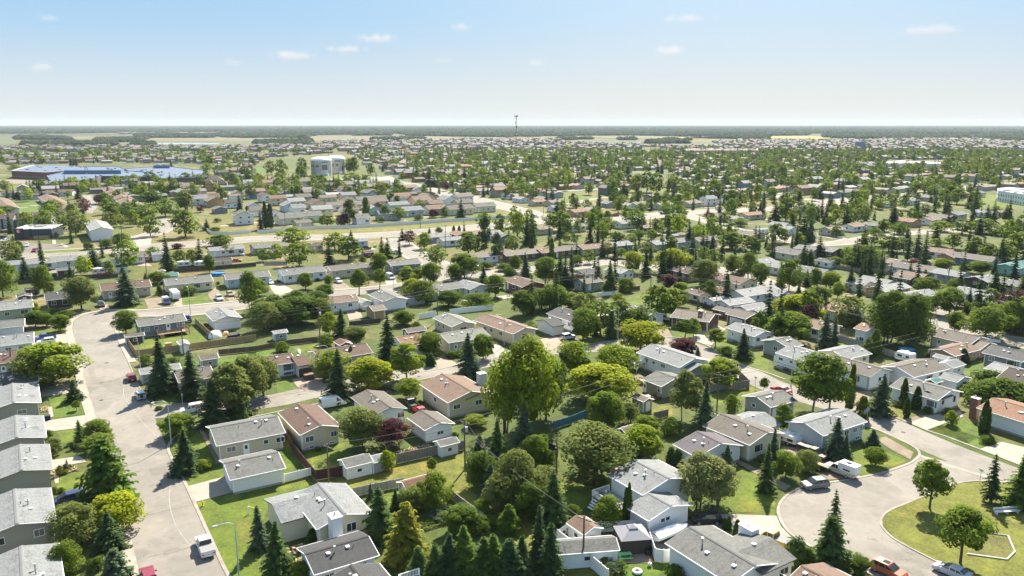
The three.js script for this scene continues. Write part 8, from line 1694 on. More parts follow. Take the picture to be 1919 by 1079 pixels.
s|s2|64.6|-296.7|6.2|3.5
d|d1|54.4|-254.1|6.4|9.1
b|d1|41.4|-279.5|5|6.8
d|y2|36.3|-262|3.3|4.2
o|d1|13.4|-252.2|8.5|11.2
o|d2|8.9|-251.2|7.2|9.3
d|d2|3.6|-243|8.3|8.7
d|d2|19.8|-253.1|5|8.1
d|d2|24.9|-248.4|6.2|5.4
b|d1|27.9|-334.6|4.1|6.1
D|d1|33.7|-337.9|6.5|6
k|d1|17.9|-348.2|9.7|2.5
D|o1|43.8|-355.4|7.2|7.6
D|d1|49.6|-351.7|4.8|5.6
S|s3|53.4|-362.9|5.7|3.9
S|s3|59|-370.7|6.4|4
O|o1|62|-359.1|6.2|9.5
S|s3|73.3|-378.9|7.2|7
D|d1|77|-374.7|7.1|7.3
S|p1|75|-442|8.3|8.5
D|d1|80|-431|8.8|8.4
D|d1|88|-442|9.8|10.2
D|d1|95|-442|9.8|13.4
D|y2|73.5|-410.3|5.6|6.5
D|d1|87|-528|8|9.2
D|d1|115|-545|7.3|7.5
S|s1|98|-553|9.3|7.3
S|p1|48|-581|8.2|9.2
S|s2|65|-581|10.8|9.2
D|d1|73|-536|10.9|8.4
S|s2|31|-536|9.9|9.9
S|s2|122|-436|7|4.7
D|d1|128|-472|8|8.3
D|y2|136|-465|5.5|9
S|s3|174|-549|7.5|5.9
b|m1|127|-506|3.9|6.5
D|d1|111|-420|6.4|10.5
b|d1|102|-425|6.5|8.4
D|d1|107.8|-378.9|8.5|14.4
D|d1|114.5|-370.7|7.7|10
D|d1|67.1|-412.8|5|6.9
D|d1|60.4|-394|5.5|7.3
D|y2|3|-423|13.8|10.1
d|d1|1.2|-317.4|7.2|5.3
b|d2|55.1|-407.9|4.2|8.4
D|d1|77.1|-349.9|6.1|5.9
D|d1|83.7|-349.9|4.9|5.2
d|d2|90.3|-306|3.2|4.6
S|s2|163|-485|13.1|11.8
D|d1|172|-491|15|14
S|s2|149.9|-400.8|14.4|12.9
S|s3|155.5|-405.5|11.8|8.9
D|y2|143|-387.4|7.3|7.5
S|s2|141.1|-355.4|9.8|7.8
S|s1|125.9|-334.6|7|8.2
S|p1|129.1|-334.6|7|8
o|d1|150|-328.1|9.7|15
d|d2|143|-325|5.6|8.2
D|d1|180.2|-370.7|7.7|12.7
D|d1|185.3|-366.8|6.9|10.6
D|d1|180.7|-387.4|9.3|10.4
S|s1|179.5|-396.2|10.2|6.6
S|s2|224|-459|14|10
S|s2|262|-506|12|8
D|o1|275|-521|7.9|10.1
D|d1|211|-442|7.5|8.6
D|d1|214|-431|6.6|10
D|d1|175|-420|6.4|6.6
S|s1|194|-453|13.9|12.2
S|s3|222|-545|11.9|10.4
S|s2|192|-478|12.2|7.9
D|y2|198|-478|8.9|7.5
S|s1|204|-400.8|8.9|5.4
S|s3|185.9|-355.4|13.5|7.8
S|s3|182.2|-341.2|14.2|6.3
D|y2|243|-442|6|11.8
D|d1|249|-431|8.8|13.9
D|d1|263|-436|8.2|14.9
D|d1|267|-425|5.8|14.6
D|d1|226.7|-348.2|12.6|13.3
D|d1|219.7|-344.7|7.2|9.9
D|d1|215.3|-378.9|7.8|9.5
S|p1|226.1|-415.2|7.8|6.9
D|y2|212|-387.4|4|8.3
d|y2|177.9|-318.9|5.5|8
d|d1|190.5|-313.1|5.4|7.9
s|s1|170.3|-270.5|9.1|10.2
s|p1|174.4|-262|9.3|7.9
x|x1|169|-260|9.2|5.7
s|s1|158|-299.3|4.7|4.3
s|s1|160.6|-299.3|4.7|5.1
o|d1|150.7|-277.2|5.9|9.4
o|d1|159.1|-274.9|5.8|6.8
s|s2|124.2|-281.8|8.9|7
s|s2|100.8|-289|9.6|4.9
d|d1|100.8|-279.5|11.8|8.1
s|s1|110.9|-289|6.6|4.9
d|d1|112|-284.2|8|4.5
d|y2|117.8|-284.2|6.5|7.7
d|y2|114|-268.3|5.7|4.3
d|d1|101.8|-254.1|7.2|9.8
s|s1|99.5|-266.2|5.2|5.9
d|y1|86.8|-241.2|6|10.7
d|d1|133.9|-246.6|5.7|7.2
d|d1|139.3|-243|9.1|9.4
s|s2|147.3|-246.6|8.3|5.5
d|d1|148|-236.1|5.9|10.5
d|d1|153.3|-232.8|6.7|8.6
D|d1|134.9|-398.5|10.3|9.6
D|d1|139.7|-398.5|7.6|5.9
S|s1|155|-439|4.9|3.4
d|d1|137.4|-329.7|4.6|6.8
S|p1|305|-502|9.4|7.7
D|d1|331|-558|6.6|11.3
S|p1|301|-541|11.9|8.3
d|d2|121.2|-329.7|3.5|6.1
D|d1|152.2|-349.9|5.5|7.8
D|d1|215.3|-361|8.8|8.7
D|d1|213.5|-346.4|7.8|9
S|s1|219.4|-361|8.2|6.5
S|s2|214.4|-361|8.2|6.5
d|d1|186.9|-317.4|3.3|5.3
d|d1|155.7|-300.6|3.2|3.4
S|s1|324|-549|15.8|8.4
S|s2|330|-566|12.5|8.7
S|p1|317|-502|9.4|7.7
S|p1|319|-502|9.4|7.7
D|d1|329|-532|5.4|8.8
D|d1|337|-595|12.1|13.1
S|s1|410|-730|12.3|10.2
D|d1|504|-918|21.4|15
D|d1|336|-745|8.8|15
D|d1|357|-761|10.2|15
D|d1|367|-701|9.4|14.1
D|y2|579|-967|20.9|15
D|d1|291|-852|15.7|15
D|d1|323|-873|11.7|15
D|d1|337|-813|15|15
D|y2|327|-761|9|15
S|s1|390|-918|10.7|9.3
S|s2|218|-595|13.1|7.6
S|s3|250|-638|8.6|11.4
S|p1|241|-557|14.2|8.5
S|s2|334|-638|9.7|7.3
S|s3|294|-532|14.5|6.8
S|s1|232|-475|12.2|7.9
S|s1|84|-675|13.6|13.7
S|s2|131|-895|17.2|11.3
S|p1|96|-675|15.9|10.3
S|s1|103|-650|12.1|8.3
O|d1|120|-701|18.8|15
O|d1|112|-701|16.5|15
O|d1|124|-675|19.3|15
D|d1|145|-715|12|15
S|s1|178|-967|16.1|9.8
S|s3|183|-967|16.1|8.5
D|d1|167|-650|15.3|15
S|s3|125|-605|12.3|10.8
S|s1|143|-585|14.9|4.5
S|s3|159|-675|9.1|5.1
D|d1|288|-1276|19|15
D|d1|230|-967|14.5|15
S|s1|247|-813|15|9.3
S|s1|287|-967|14.5|13.4
S|p1|284|-994|16.6|8.8
S|s2|226|-832|12.5|10.5
S|s2|259|-832|11.2|8.4
S|s2|151|-1276|12.7|12.9
S|s3|101|-1084|19.8|15
S|s1|86|-1084|14.4|10.9
S|s1|46|-1276|16.9|12.9
D|d1|62|-1153|17.2|15
D|y2|43|-1022|13.6|14.9
S|s1|8|-730|15.9|8.3
S|s2|14|-715|14.4|10
D|d1|45|-745|10|10.9
D|d1|66|-675|11.4|9.9
S|s2|71|-852|12.8|10.8
D|d1|166|-595|11.1|15
S|p1|-158|-795|10.7|7.1
a|d1|-90|-585|9.9|8.7
a|d1|-83|-566|9.6|6.4
S|s2|-80|-761|17.9|13.5
S|p1|-75|-761|12.8|11.6
S|s2|-113|-942|17.3|8.3
S|s1|-51|-852|14.3|12.9
D|y2|-7|-745|12.5|15
D|d1|-33|-745|11.3|12.2
D|d1|-40|-675|13.6|12.3
S|s2|-58|-832|12.5|9.5
D|m1|-60|-715|9|7.8
D|y2|-67|-761|11.5|9.7
D|d1|-168|-942|14.1|15
D|d1|-193|-967|20.9|15
D|d1|-198|-967|19.3|15
D|d1|-255|-873|22|15
D|d1|-244|-918|22|15
D|d1|-287|-942|17.3|15
D|d1|-227|-852|15.7|15
b|d1|-204|-832|7|15
D|d1|-116|-701|9.4|11.5
D|m1|-163|-650|8.2|8.3
D|m1|-139|-668|6.2|9.8
D|d1|-128|-650|8.8|8.3
S|s3|-181|-627|10.6|6.4
S|p1|-178|-627|8.5|6.4
D|d1|-126|-675|9.1|7.4
D|d1|-168|-627|5.3|14.9
S|p1|-156|-638|7.6|6.5
D|d1|-435|-730|9.8|13.3
D|d1|-460|-715|10.2|11.8
D|y2|-642|-1022|8.5|15
S|s1|-352|-638|12.4|9.7
D|d1|-389|-730|11|10.7
D|y2|-369|-701|8.3|9
D|d1|-378|-745|10|12.2
D|d1|-372|-761|10.2|12.5
D|d1|-365|-795|13.3|15
D|d1|-307|-650|11|13.1
D|d2|-272|-595|11.1|15
D|d1|-300|-675|12.5|13.6
D|d1|-330|-761|10.2|9.7
D|d1|-329|-795|12|15
D|d1|-301|-761|12.8|9.7
S|s2|-463|-918|9.2|8.1
S|s2|-466|-1084|10.8|9.6
S|p1|-448|-852|10|8.6
D|y2|-383|-994|11.6|15
D|d1|-413|-1084|18|15
S|s3|-191|-549|11.2|6.3
D|d1|-269|-761|14|13.9
D|d1|-302|-895|13.5|13
S|s2|-641|-1153|16.3|8.7
S|s2|-637|-1153|15.3|7.3
S|s1|-633|-1153|16.3|7.3
O|o1|-232|-557|14.2|14.1
D|d1|-308|-595|9.1|12
D|m1|-300|-549|9.3|10.1
D|m1|-312|-595|7.6|8.7
D|d1|-234|-675|10.2|8.6
D|d1|-212|-638|11.8|9.3
D|d1|-231|-627|10.6|11.5
b|d1|-183|-549|4.7|8.4
D|m1|-215|-540|5.5|7
b|d2|-58.9|-94.7|1.6|1.6
b|d2|-67|-88.2|0.9|1.4
b|d2|-70.2|-101.2|0.9|1.4
b|d3|-70.9|-112.8|0.7|0.9
b|o1|-70.4|-112.8|1.7|2.9
b|d1|-76.3|-101.3|1|1.6
b|o1|-69.6|-111.3|0.8|1.4
b|d3|-88|-131.4|1.4|2.2
b|d3|-114.1|-176.9|1.6|2.2
b|y2|-109.1|-164.5|1.5|1.8
b|d1|-128.9|-184.5|1.6|2.8
b|d2|-130.9|-196.4|1|1.7
b|o1|-133.6|-209.6|0.8|1.3
b|o1|-130.7|-196.1|1|1.6
b|d1|-152.7|-226.4|1|1.7
b|o1|-150.3|-220|1.6|1.8
b|d1|-144.8|-218|0.7|0.8
b|d3|-147.2|-216|1.5|2.2
b|d1|-159.2|-249.2|0.9|1.5
b|y2|-153.6|-236.9|1.1|1.5
b|d2|-162.5|-239.5|1.6|2.6
b|o1|-160.9|-247.7|1.1|1.5
b|d3|-97.7|-228|1.2|2
b|d1|-97.7|-229.5|1|1.7
b|d3|-92.9|-230.3|0.8|1.3
b|d2|-68.2|-170|1.6|2
b|o1|-78.2|-176.6|1.4|1.7
b|d3|-70.2|-168.1|1.3|2.1
b|y2|-135.8|-266.7|0.8|1.4
b|o1|-135.4|-282.9|0.7|0.8
b|d2|-121.7|-273.3|1.7|2.3
b|d2|-128.4|-284.3|1.6|1.7
b|o1|-109.2|-287.6|0.8|1
b|d2|-111.7|-292.2|1.2|1.6
b|d2|-102.2|-298.3|0.9|1
b|d2|-89.3|-294.8|1.2|1.6
b|d2|-75.6|-299.1|1.2|1.9
b|d3|-65.1|-318.3|1.4|2.3
b|d3|-46.3|-314|0.9|1
b|d1|-35.7|-256|1.4|1.9
b|d1|-46.5|-261.6|1.2|1.7
b|d2|-62.2|-253.8|0.8|1.4
b|d1|-49.9|-249|0.9|1.5
b|d1|-59|-244.3|1|1.5
b|d2|-34|-190.9|1.4|1.4
b|d3|-30.2|-207.4|0.9|1.5
b|o1|-12.2|-224.2|1|1.6
b|d3|-19.4|-218.4|0.7|1.2
b|d1|-12|-225.1|1.3|2.2
b|d1|-12.2|-224.5|1.2|2.2
b|d2|-36.4|-137.4|0.8|1.3
b|d3|-40.5|-152.9|0.8|1.1
b|d1|-24.9|-158.2|1.1|2
b|d1|-33|-153.2|1.1|1.1
b|d3|-6.3|-167|0.7|0.8
b|o1|-5.3|-165.9|1.3|2
b|d2|-20.2|-163.1|0.7|1.2
b|d2|-11.1|-143.1|1.5|1.6
b|y2|-46|-146|1.5|1.5
b|d1|-55.5|-144.4|0.8|1.2
b|d1|-46.9|-130.6|1|1.1
b|y2|-25.3|-101.8|1.1|1.5
b|y2|-26|-100.9|1.7|2.4
b|d3|-23.5|-90.5|1.1|2
b|y2|-22.2|-91.9|1.4|2.4
b|o1|-23|-102.4|1.5|2.6
b|d2|-17.1|-96.3|1.4|1.8
b|d1|27.4|-112.1|1.4|1.5
b|o1|17.1|-107.1|1.4|2.3
b|o1|36.3|-91.8|0.7|1
b|d2|33.1|-90.6|1.7|2.9
b|d3|36.7|-98.4|0.9|1
b|d2|23.4|-92.5|1.4|1.9
b|d3|25.1|-90.8|0.9|1.1
b|d2|32.4|-86.7|1|1.2
b|y2|36|-138.5|0.9|1.2
b|d1|35.7|-137.6|1.6|1.9
b|o1|43.6|-148.8|1.3|1.7
b|d2|39.4|-144.3|1.4|1.5
b|d1|50.4|-139.8|1.5|1.8
b|o1|45.3|-132.7|1.3|2
b|d2|59.8|-136.2|1.4|1.5
b|o1|91.6|-155.7|1.6|2.6
b|d1|83.7|-160.9|1.1|2
b|o1|84.7|-160.7|1.7|2.9
b|d2|81.2|-187.5|1.2|1.9
b|d3|80.9|-186.5|1|1.6
b|d3|90.4|-170.2|0.8|1
b|d1|94.8|-171.7|1.1|2
b|d1|84.9|-198.4|1.3|2.2
b|d3|84.6|-198.3|1.6|1.7
b|y2|80.1|-188.8|0.6|0.8
b|o1|109.1|-151|1.6|2.5
b|d3|119.1|-212.8|1.5|1.8
b|o1|109.6|-198.1|0.9|1.3
b|o1|116.9|-192|0.7|1
b|d2|130.1|-193.5|1.6|2.8
b|d1|119.8|-187.4|0.7|1.1
b|y2|128.9|-185.2|1.2|2.1
b|y2|109.2|-169.6|0.7|0.9
b|d1|123.1|-171.9|1.4|1.4
b|o1|122.9|-173.4|1.7|2
b|d3|107.6|-242.4|0.9|1.1
b|d3|92.5|-222.3|1.1|1.9
b|o1|82.7|-216.6|1.5|2.5
b|y2|82.7|-216.2|1.7|2.1
b|d3|60.4|-223.6|0.8|1.3
b|d2|67.2|-228.6|1.7|2.7
b|o1|63.2|-207.5|1.2|2
b|o1|46.2|-177|0.9|1.5
b|d2|39.9|-176.1|1.6|1.7
b|y2|42.4|-192.5|1.1|1.1
b|d3|32.7|-173.3|0.8|1.1
b|y2|31.9|-165.7|1.2|1.9
b|d2|12.7|-227.8|1|1.4
b|d2|-29.9|-130.2|1.5|2.3
b|d2|-29.3|-130.2|1.2|1.8
b|d3|11.6|-103.2|1.6|2.6
b|o1|13.1|-96.8|0.7|1.2
b|d2|14.7|-97.3|1.5|2
b|y2|8.2|-102.3|1.6|2.5
b|y2|-31.4|-213.9|0.6|0.9
b|o1|-26.8|-213.1|1.6|2.5
b|d3|-27.7|-213.2|1.7|2.3
b|o1|-25.3|-214.7|1.5|1.9
b|d3|18.7|-140.2|1.2|1.9
b|d2|104.5|-181.5|1.7|1.9
b|y2|103.9|-182.4|0.9|1.6
b|o1|-178.6|-309.3|1.4|2.2
b|d1|-183.5|-308.9|1.4|2.1
b|d2|-180.4|-315.5|1.1|1.8
b|d1|-163.1|-319.7|1|1.3
b|d1|-171.6|-273.5|0.8|0.8
b|d3|-168.4|-276.9|0.8|1.3
b|y2|8|-272.5|1.4|1.5
b|d1|2.6|-271.9|1.2|1.5
b|d2|25.7|-277.7|0.7|0.8
b|d3|33.8|-284.1|1.6|2.8
b|d2|26.5|-288.3|1.7|2.6
b|d3|28.6|-288.5|1.2|1.8
b|y2|33.9|-285|1.2|1.9
b|d3|25.4|-290.4|1.4|1.9
b|d2|83.3|-295.1|1|1.7
b|d2|79|-278.8|1.2|1.2
b|d1|75.5|-285.1|0.8|1.2
b|y2|78.2|-268.4|0.6|0.7
b|d1|69.6|-264.8|1.4|2
b|o1|63.4|-260.5|1|1.2
b|d1|66.5|-270.4|0.8|1.1
b|o1|62.8|-270.1|0.7|1.1
b|y2|80.5|-253.3|1.6|2.9
b|d1|66.7|-248.9|0.7|0.8
b|o1|66.1|-250.7|0.8|1.4
b|y2|82|-248.5|1.4|1.5
b|y2|72.2|-240|1.4|1.7
b|d1|70.7|-241.8|1.4|1.5
b|d1|63.3|-240.8|0.9|1.1
b|y2|63.3|-243.2|0.9|1.4
b|o1|97.8|-326.2|1.3|1.4
b|d2|40.3|-301.5|0.8|1.3
b|d3|37.2|-305.1|0.8|1.3
b|d3|44.3|-311.6|1.4|2.4
b|o1|157|-332.6|1.3|1.5
b|o1|164.4|-320.9|1|1.1
b|d2|154.2|-323.6|1.5|2.1
b|d2|168.8|-313.1|0.6|1.1
b|d1|151.8|-301.7|1|1.7
b|y2|143.7|-293.9|1.3|1.8
b|d3|144|-293.7|1.4|2.3
b|o1|214.5|-315|1.1|1.4
b|d3|173.3|-292.5|0.8|1.2
b|o1|170.8|-283.2|1.7|2.6
b|d3|185.1|-283.2|1.5|1.8
b|y2|161|-254.7|1|1.3
b|d1|103.2|-312.5|1.1|1.5
b|d3|121.6|-296.4|1.2|2.2
b|d1|125.4|-304.2|0.7|1.2
b|d1|95.1|-267|0.7|0.9
b|y2|96.4|-255.3|0.7|1.2
b|d1|132.1|-277.8|0.7|0.8
b|y2|124.9|-274.6|1.2|1.8
b|o1|139.7|-284|1.4|2.3
b|y2|130.4|-265.8|1.5|2.3
b|d3|126.7|-267.3|1.6|2.6
b|d2|138.6|-266.1|1.6|2.7
b|d1|137.6|-265.8|0.8|1
b|y2|138|-325.4|1.6|2.5
b|d1|129.7|-328.4|1.4|1.6
b|y2|157.6|-241.4|1|1.4
b|y2|-18.4|-268.7|0.7|0.9
b|y2|-28|-275.7|1.6|2.1
b|y2|-14|-266.8|0.7|0.9
b|o1|-35.6|-264.6|0.8|0.8
b|d2|-52.5|-256.6|1.2|1.6
b|d3|-48|-255.9|1.7|2.9
b|d2|-197.3|-328|1.3|1.6
b|d3|-217.8|-320.3|1.2|1.5
b|d3|-192.5|-320.3|1.4|1.7
S|s1|75.4|-212.9|12.6|4.4
D|d2|105.6|-213|11.5|9.5
D|d3|149.8|-216.9|10.4|7.1
D|o1|5.5|-217.9|4.8|3.5
S|s1|24.2|-218|8.9|3.2
D|d3|113.1|-218.1|7.3|5.5
D|d3|52.3|-218.3|5.6|4.1
D|d2|71.7|-220|7.2|5
D|d2|25.7|-220.3|10.5|8.3
S|s1|153|-220.5|10.9|4.2
D|o1|103.7|-222|5.1|4.7
S|s2|146.7|-222.3|12.9|4.5
D|o1|149.1|-222.4|10.8|9.7
D|d1|116.1|-223.1|10.9|9.2
D|d2|38|-223.4|8|7.4
D|d3|109.5|-223.5|7|5.8
D|d1|153.4|-224.6|9|7.9
D|o1|32.7|-225.2|9.3|8.2
S|s1|118.1|-225.6|8.3|3.2
D|d1|158|-225.8|10.8|8.9
D|d3|148.4|-226.1|6.2|4.7
D|o1|98|-226.2|5|3.9
S|s2|147.4|-227|14.1|5
S|s2|157.6|-227.2|8.6|3.4
S|s2|76.6|-228.1|14.9|4.8
D|o1|100.9|-228.3|10.2|9.5
D|m1|88.6|-228.9|7.2|6.6
S|s2|81.6|-232.1|11.4|4.1
D|d2|115.8|-232.4|4.7|3.3
D|d1|90.7|-232.6|10.9|9.2
D|m1|154.9|-233.7|10.4|9.5
S|s1|57.5|-236.2|7|2.3
D|o1|21.3|-237.1|8.9|7.2
D|d1|45.4|-238.2|11.3|10.5
D|d3|50.4|-239.8|9.7|7.5
S|s2|95.7|-240.5|9.4|3.1
S|s1|147.1|-241.5|14.3|5.7
D|o1|151.3|-241.8|9.3|6.6
S|s2|99.1|-242.3|10.5|3.8
S|s2|148.6|-243.1|8.5|2.8
S|s1|170.3|-243.7|7.4|2.7
S|s1|13.9|-245.1|11.5|4
S|s1|6.3|-245.6|13|5.1
S|s2|113|-249.3|13.8|4.7
S|s2|174.4|-249.6|11.8|4.4
S|s1|126.7|-250.7|13.6|4.8
S|s2|99.8|-251.2|9|3.6
S|s2|14.8|-254.3|13|5.5
S|s2|163.7|-256|12.5|4.9
S|s2|72.6|-259.8|13.5|5.2
S|s1|126|-264.4|14.2|4.9
S|s1|12.2|-264.7|7.1|3
S|s2|183.6|-264.8|10.1|4
S|s1|25.2|-269.4|9|3.6
S|s2|160.8|-275.7|11.9|4.2
S|s2|16|-276.2|11|4.5
S|s1|89.4|-276.3|10.3|4.1
S|s2|22.2|-285.4|10.6|4
S|s2|151|-286.2|13.1|4.2
S|s2|142.9|-290.6|9.1|3.7
S|s1|109.9|-294.4|8.8|2.9
S|s2|192.4|-294.9|14.6|6
S|s2|39.7|-296.7|9.7|3.6
S|s2|74.5|-299|14.2|5.1
S|s2|143.4|-299.5|13|4.7
S|s2|202|-300.9|10.2|3.5
S|s1|209|-301|11.6|4.3
S|s2|136.6|-301.5|7.9|2.9
S|s2|23.3|-303.3|13|4.6
S|s1|156.9|-303.9|9|3
S|s1|19.3|-304.1|9.9|4.1
S|s2|204|-304.2|9.4|3.3
S|s1|139.7|-305.5|9.9|3.4
S|s2|80.3|-307.3|11.9|4.8
S|s1|60.1|-307.7|14.2|5.9
S|s1|33|-308.5|10.6|3.6
S|s2|63.2|-308.8|12.7|4.5
S|s2|193.5|-309.2|10|3.7
S|s2|143.4|-313|7.7|2.7
S|s2|61.7|-314.2|12.8|5.2
S|s1|145.8|-314.4|14.2|5.1
S|s1|168.4|-315.4|13.3|5
S|s2|120.4|-316.4|10.2|4.1
S|s2|146.8|-317.9|13.3|4.3
S|s1|153.2|-318|7.9|2.7
S|s2|143.6|-320.6|14|5
S|s1|121.6|-322|14.4|5
S|s2|214.8|-325.1|14.7|5
S|s2|173.8|-327.8|10|3.2
S|s2|222.6|-328.7|13.7|5
S|s2|146|-329.5|11.7|4.3
S|s2|112.5|-332.5|10.6|3.6
S|s2|147.8|-335.1|8.9|3.2
S|s2|69.6|-335.9|7.1|2.4
S|s2|235.5|-337.5|7.2|2.5
S|s2|152.3|-337.8|12.7|5
S|s2|167.9|-338.3|7.2|2.8
S|s2|97.6|-339|8.8|3.2
S|s2|167.1|-340.5|13.7|5
S|s1|215.3|-341.1|13.1|4.5
S|s1|61.1|-341.3|10.2|4.1
S|s2|216.8|-342.1|12.4|5.2
S|s2|230.7|-343.5|11.5|4.6
S|s2|28.5|-343.8|10.2|3.3
S|s1|115.4|-344|11.2|4.6
S|s1|240.4|-344.9|7.9|3.2
S|s2|-94|-348.3|7.3|2.6
S|s2|-212.2|-348.8|10.8|4.2
S|s2|179.4|-350.9|12.4|4.1
S|s1|95.1|-351|12.3|4.8
S|s1|-186.6|-352.8|8.8|3.4
S|s2|41.4|-354.8|10.9|4.3
S|s2|47.3|-355.8|12.2|4
S|s1|-51.7|-356.1|9.3|3.7
S|s1|91|-363.6|11|4.3
S|s2|162.2|-365|7.7|2.9
S|s2|89.9|-365.4|13.6|4.9
S|s2|250|-365.5|14.3|5.7
S|s2|22.6|-368.2|9.8|3.7
S|s2|124.8|-371.5|11.1|4
S|s1|219.2|-372.7|13.6|5
S|s2|136.6|-372.8|12.7|4.1
S|s2|96.5|-373.8|11.9|3.9
S|s2|-2.8|-373.9|7.4|2.7
S|s2|118.8|-380|11.7|4.6
S|s2|120.7|-380.6|11.3|3.8
S|s2|108.3|-382.9|8.8|3.4
S|s2|62.7|-383.1|7.3|2.6
S|s2|42.3|-384.6|13.5|4.8
S|s2|138.7|-384.8|7.6|2.6
S|s2|-1.7|-388.1|9.8|3.7
S|s2|-16.9|-389.1|7.1|3
S|s2|19.2|-395.2|11.7|4.5
S|s2|200.9|-396.1|9|3.6
S|s1|-224.9|-396.7|11.2|4
S|s1|79.9|-396.8|9.8|4.1
S|s1|83.9|-416.1|7.3|2.4
S|s2|10.2|-416.7|13.9|4.5
S|s2|160.3|-417.9|12.6|4.8
S|s1|77|-421|10.6|4.1
S|s2|-257|-421|7.9|2.8
S|s2|85|-422|13.8|4.7
S|s2|293|-422|10.4|3.9
S|s2|70|-423|10.9|4.3
S|s2|-278|-432|13.5|4.9
S|s2|296|-432|10.2|4.2
S|s2|93|-434|11.2|3.9
S|s2|30|-436|8.7|3.6
S|s2|-262|-444|7.4|2.4
S|s1|309|-444|14.6|4.9
S|s2|272|-445|12.6|5.2
S|s2|119|-447|11.7|4.2
S|s2|79|-447|7.9|2.8
S|s2|-252|-448|11.5|4.8`;
car('pickup','white',-44.07,-102.6,-31,'white and tan pickup truck with covered bed parked on the wide street',{cover:1,top:'white'});
car('suv','maroon',-48.73,-94.93,-33,'dark red car at the bottom edge of the wide street',{});
car('minivan','navy',-71.5,-117.09,240,'dark blue minivan in the driveway under the big pine',{});
car('suv','maroon',-90.97,-178.97,-33,'dark red car driving up the wide street',{});
car('suv','silver',-83.05,-166.56,-33,'silver car with a black spare wheel on its tailgate',{spare:1});
car('cargo','white',-67.98,-157.38,240,'white delivery van with a red lettered side panel at the corner',{stripe:1});
car('pickup','blue',-132.07,-214.06,238,'bright blue pickup truck in the driveway beside a white car',{});
car('suv','white',-129.52,-210.32,238,'white car parked beside the bright blue pickup',{});
car('pickup','blue',-100.54,-235.64,-30,'blue pickup truck behind the slate blue bungalow',{});
car('pickup','navy',-117.28,-259.44,147,'dark pickup truck with a white camper on its bed',{shell:{l:2.6,h:1.1,m:carPaint('white',PAINT.white)}});
car('pickup','white',-101.72,-265.66,147,'white pickup truck on the gravel driveway of the blue and yellow house',{});
car('suv','gold',-100.07,-272.17,147,'gold car parked beside the white pickup truck',{});
car('minivan','black',-137.64,-256.04,147,'black minivan on the drive of the rust roofed bungalow',{});
car('sedan','white',-92.38,-293.67,147,'white car beside the blue and yellow bungalow',{});
car('suv','white',-66.78,-295.74,147,'white car on the driveway in front of the dark storeyed bungalow',{});
car('van','white',-47.95,-303.21,150,'white van parked behind the street maple',{});
car('sedan','black',-71.97,-276.23,66,'black car parked along the tree lined street',{});
car('pickup','white',-54.31,-364.55,110,'white pickup truck at the corner by the twin spruces',{});
car('pickup','black',-71.23,-377.45,70,'black pickup truck beside the green bin',{});
car('suv','white',-14.32,-324.81,60,'white car beside the white house under the poplars',{});
car('pickup','black',-21.38,-289.62,80,'black pickup truck under the bare tree',{});
car('van','white',-38.76,-161.1,57,'white van with only its roof showing beside the brown-roofed bungalow',{});
car('pickup','black',-22,-160.95,-33,'black pickup truck with an open bed beside the white chimney',{});
car('sedan','red',-19.51,-157.13,-33,'bright red sports car behind the black pickup',{});
car('sedan','grey',-25.42,-172.65,57,'grey car parked at the kerb behind the bright shrub',{});
car('jeep','white',16,-215.05,62,'white jeep on the drive of the charcoal roofed house',{});
car('suv','black',29.85,-110.45,268,'black car parked on the grey gravel by the white garage',{});
car('pickup','yellow',38.07,-104.6,-42,'yellow pickup truck with a grey bed cover on the broad driveway',{cover:1,sunroof:1});
car('suv','grey',50.95,-122.29,256,'dark grey small car parked on the curve of the crescent',{});
car('pickup','tan',57.34,-127.75,-36,'tan pickup truck with a tall white service box on its bed',{shell:{l:3.2,h:1.35,roof:1,m:carPaint('white',PAINT.white)}});
car('pickup','black',55.35,-134.76,142,'old black pickup truck with grey hood on the drive',{shell:{l:2.5,h:0.7}});
car('suv','orange',51.11,-96.42,142,'orange red car parked at the kerb opposite the park island',{sunroof:1});
car('sedan','silver',59.72,-96.25,-38,'silver sedan parked against the park island kerb',{});
car('sedan','red',61.37,-170.33,-36,'red car parked on the crescent behind the arched roof',{});
car('pickup','white',133.5,-211.97,120,'white pickup truck parked beyond the brown garage',{});
car('suv','white',-241.79,-386.84,150,'white car parked against the dark charcoal shop',{});
car('suv','maroon',-227.7,-370.09,165,'dark red car reversing in the shop car park',{});
car('suv','white',-262.92,-403.22,190,'white car in the shop car park by the pine',{});
car('minivan','black',-270.25,-413.91,70,'black van at the far end of the shop car park',{});
car('sedan','red',-122.03,-342.54,70,'red car beside the cream shed',{});
car('suv','navy',-175.51,-331.49,150,'dark blue car beside the white bungalow with the spruce',{});
car('pickup','red',-162.44,-309.34,60,'red truck parked beside the white box by the fence',{});
car('van','white',-125.78,-360.7,160,'brown and white van by the pole at the main road',{});
car('suv','white',15.41,-510.5,100,'white car waiting at the junction of the wide avenue',{});
car('suv','black',2.13,-568.84,150,'black car at the turn of the wide avenue',{});
car('suv','blue',101.98,-527.54,80,'blue car parked along the far avenue',{});
car('suv','maroon',107.33,-539.8,80,'dark car parked behind the blue car on the far avenue',{});
car('suv','silver',117.93,-535.65,80,'silver car parked along the far avenue',{});
car('van','white',146.69,-554.39,80,'white van parked along the far avenue',{});
car('sedan','red',177.2,-341.5,75,'red car parked beside the long brown roofed house',{});
car('suv','white',343.98,-671.27,75,'white car on the far right avenue',{});
lamp(-36.48,-94.66,238,'street lamp with curved arm over the wide street at the bottom edge');
lamp(-65.09,-140.59,242,'street lamp beside the corner tree on the wide street');
lamp(-92.34,-186.69,240,'street lamp beside the lone pair of spruces on the wide street');
lamp(-102.84,-243.87,330,'street lamp between the cream bungalow and its street');
lamp(-43.15,-280.17,330,'street lamp beside the white van and street maples');
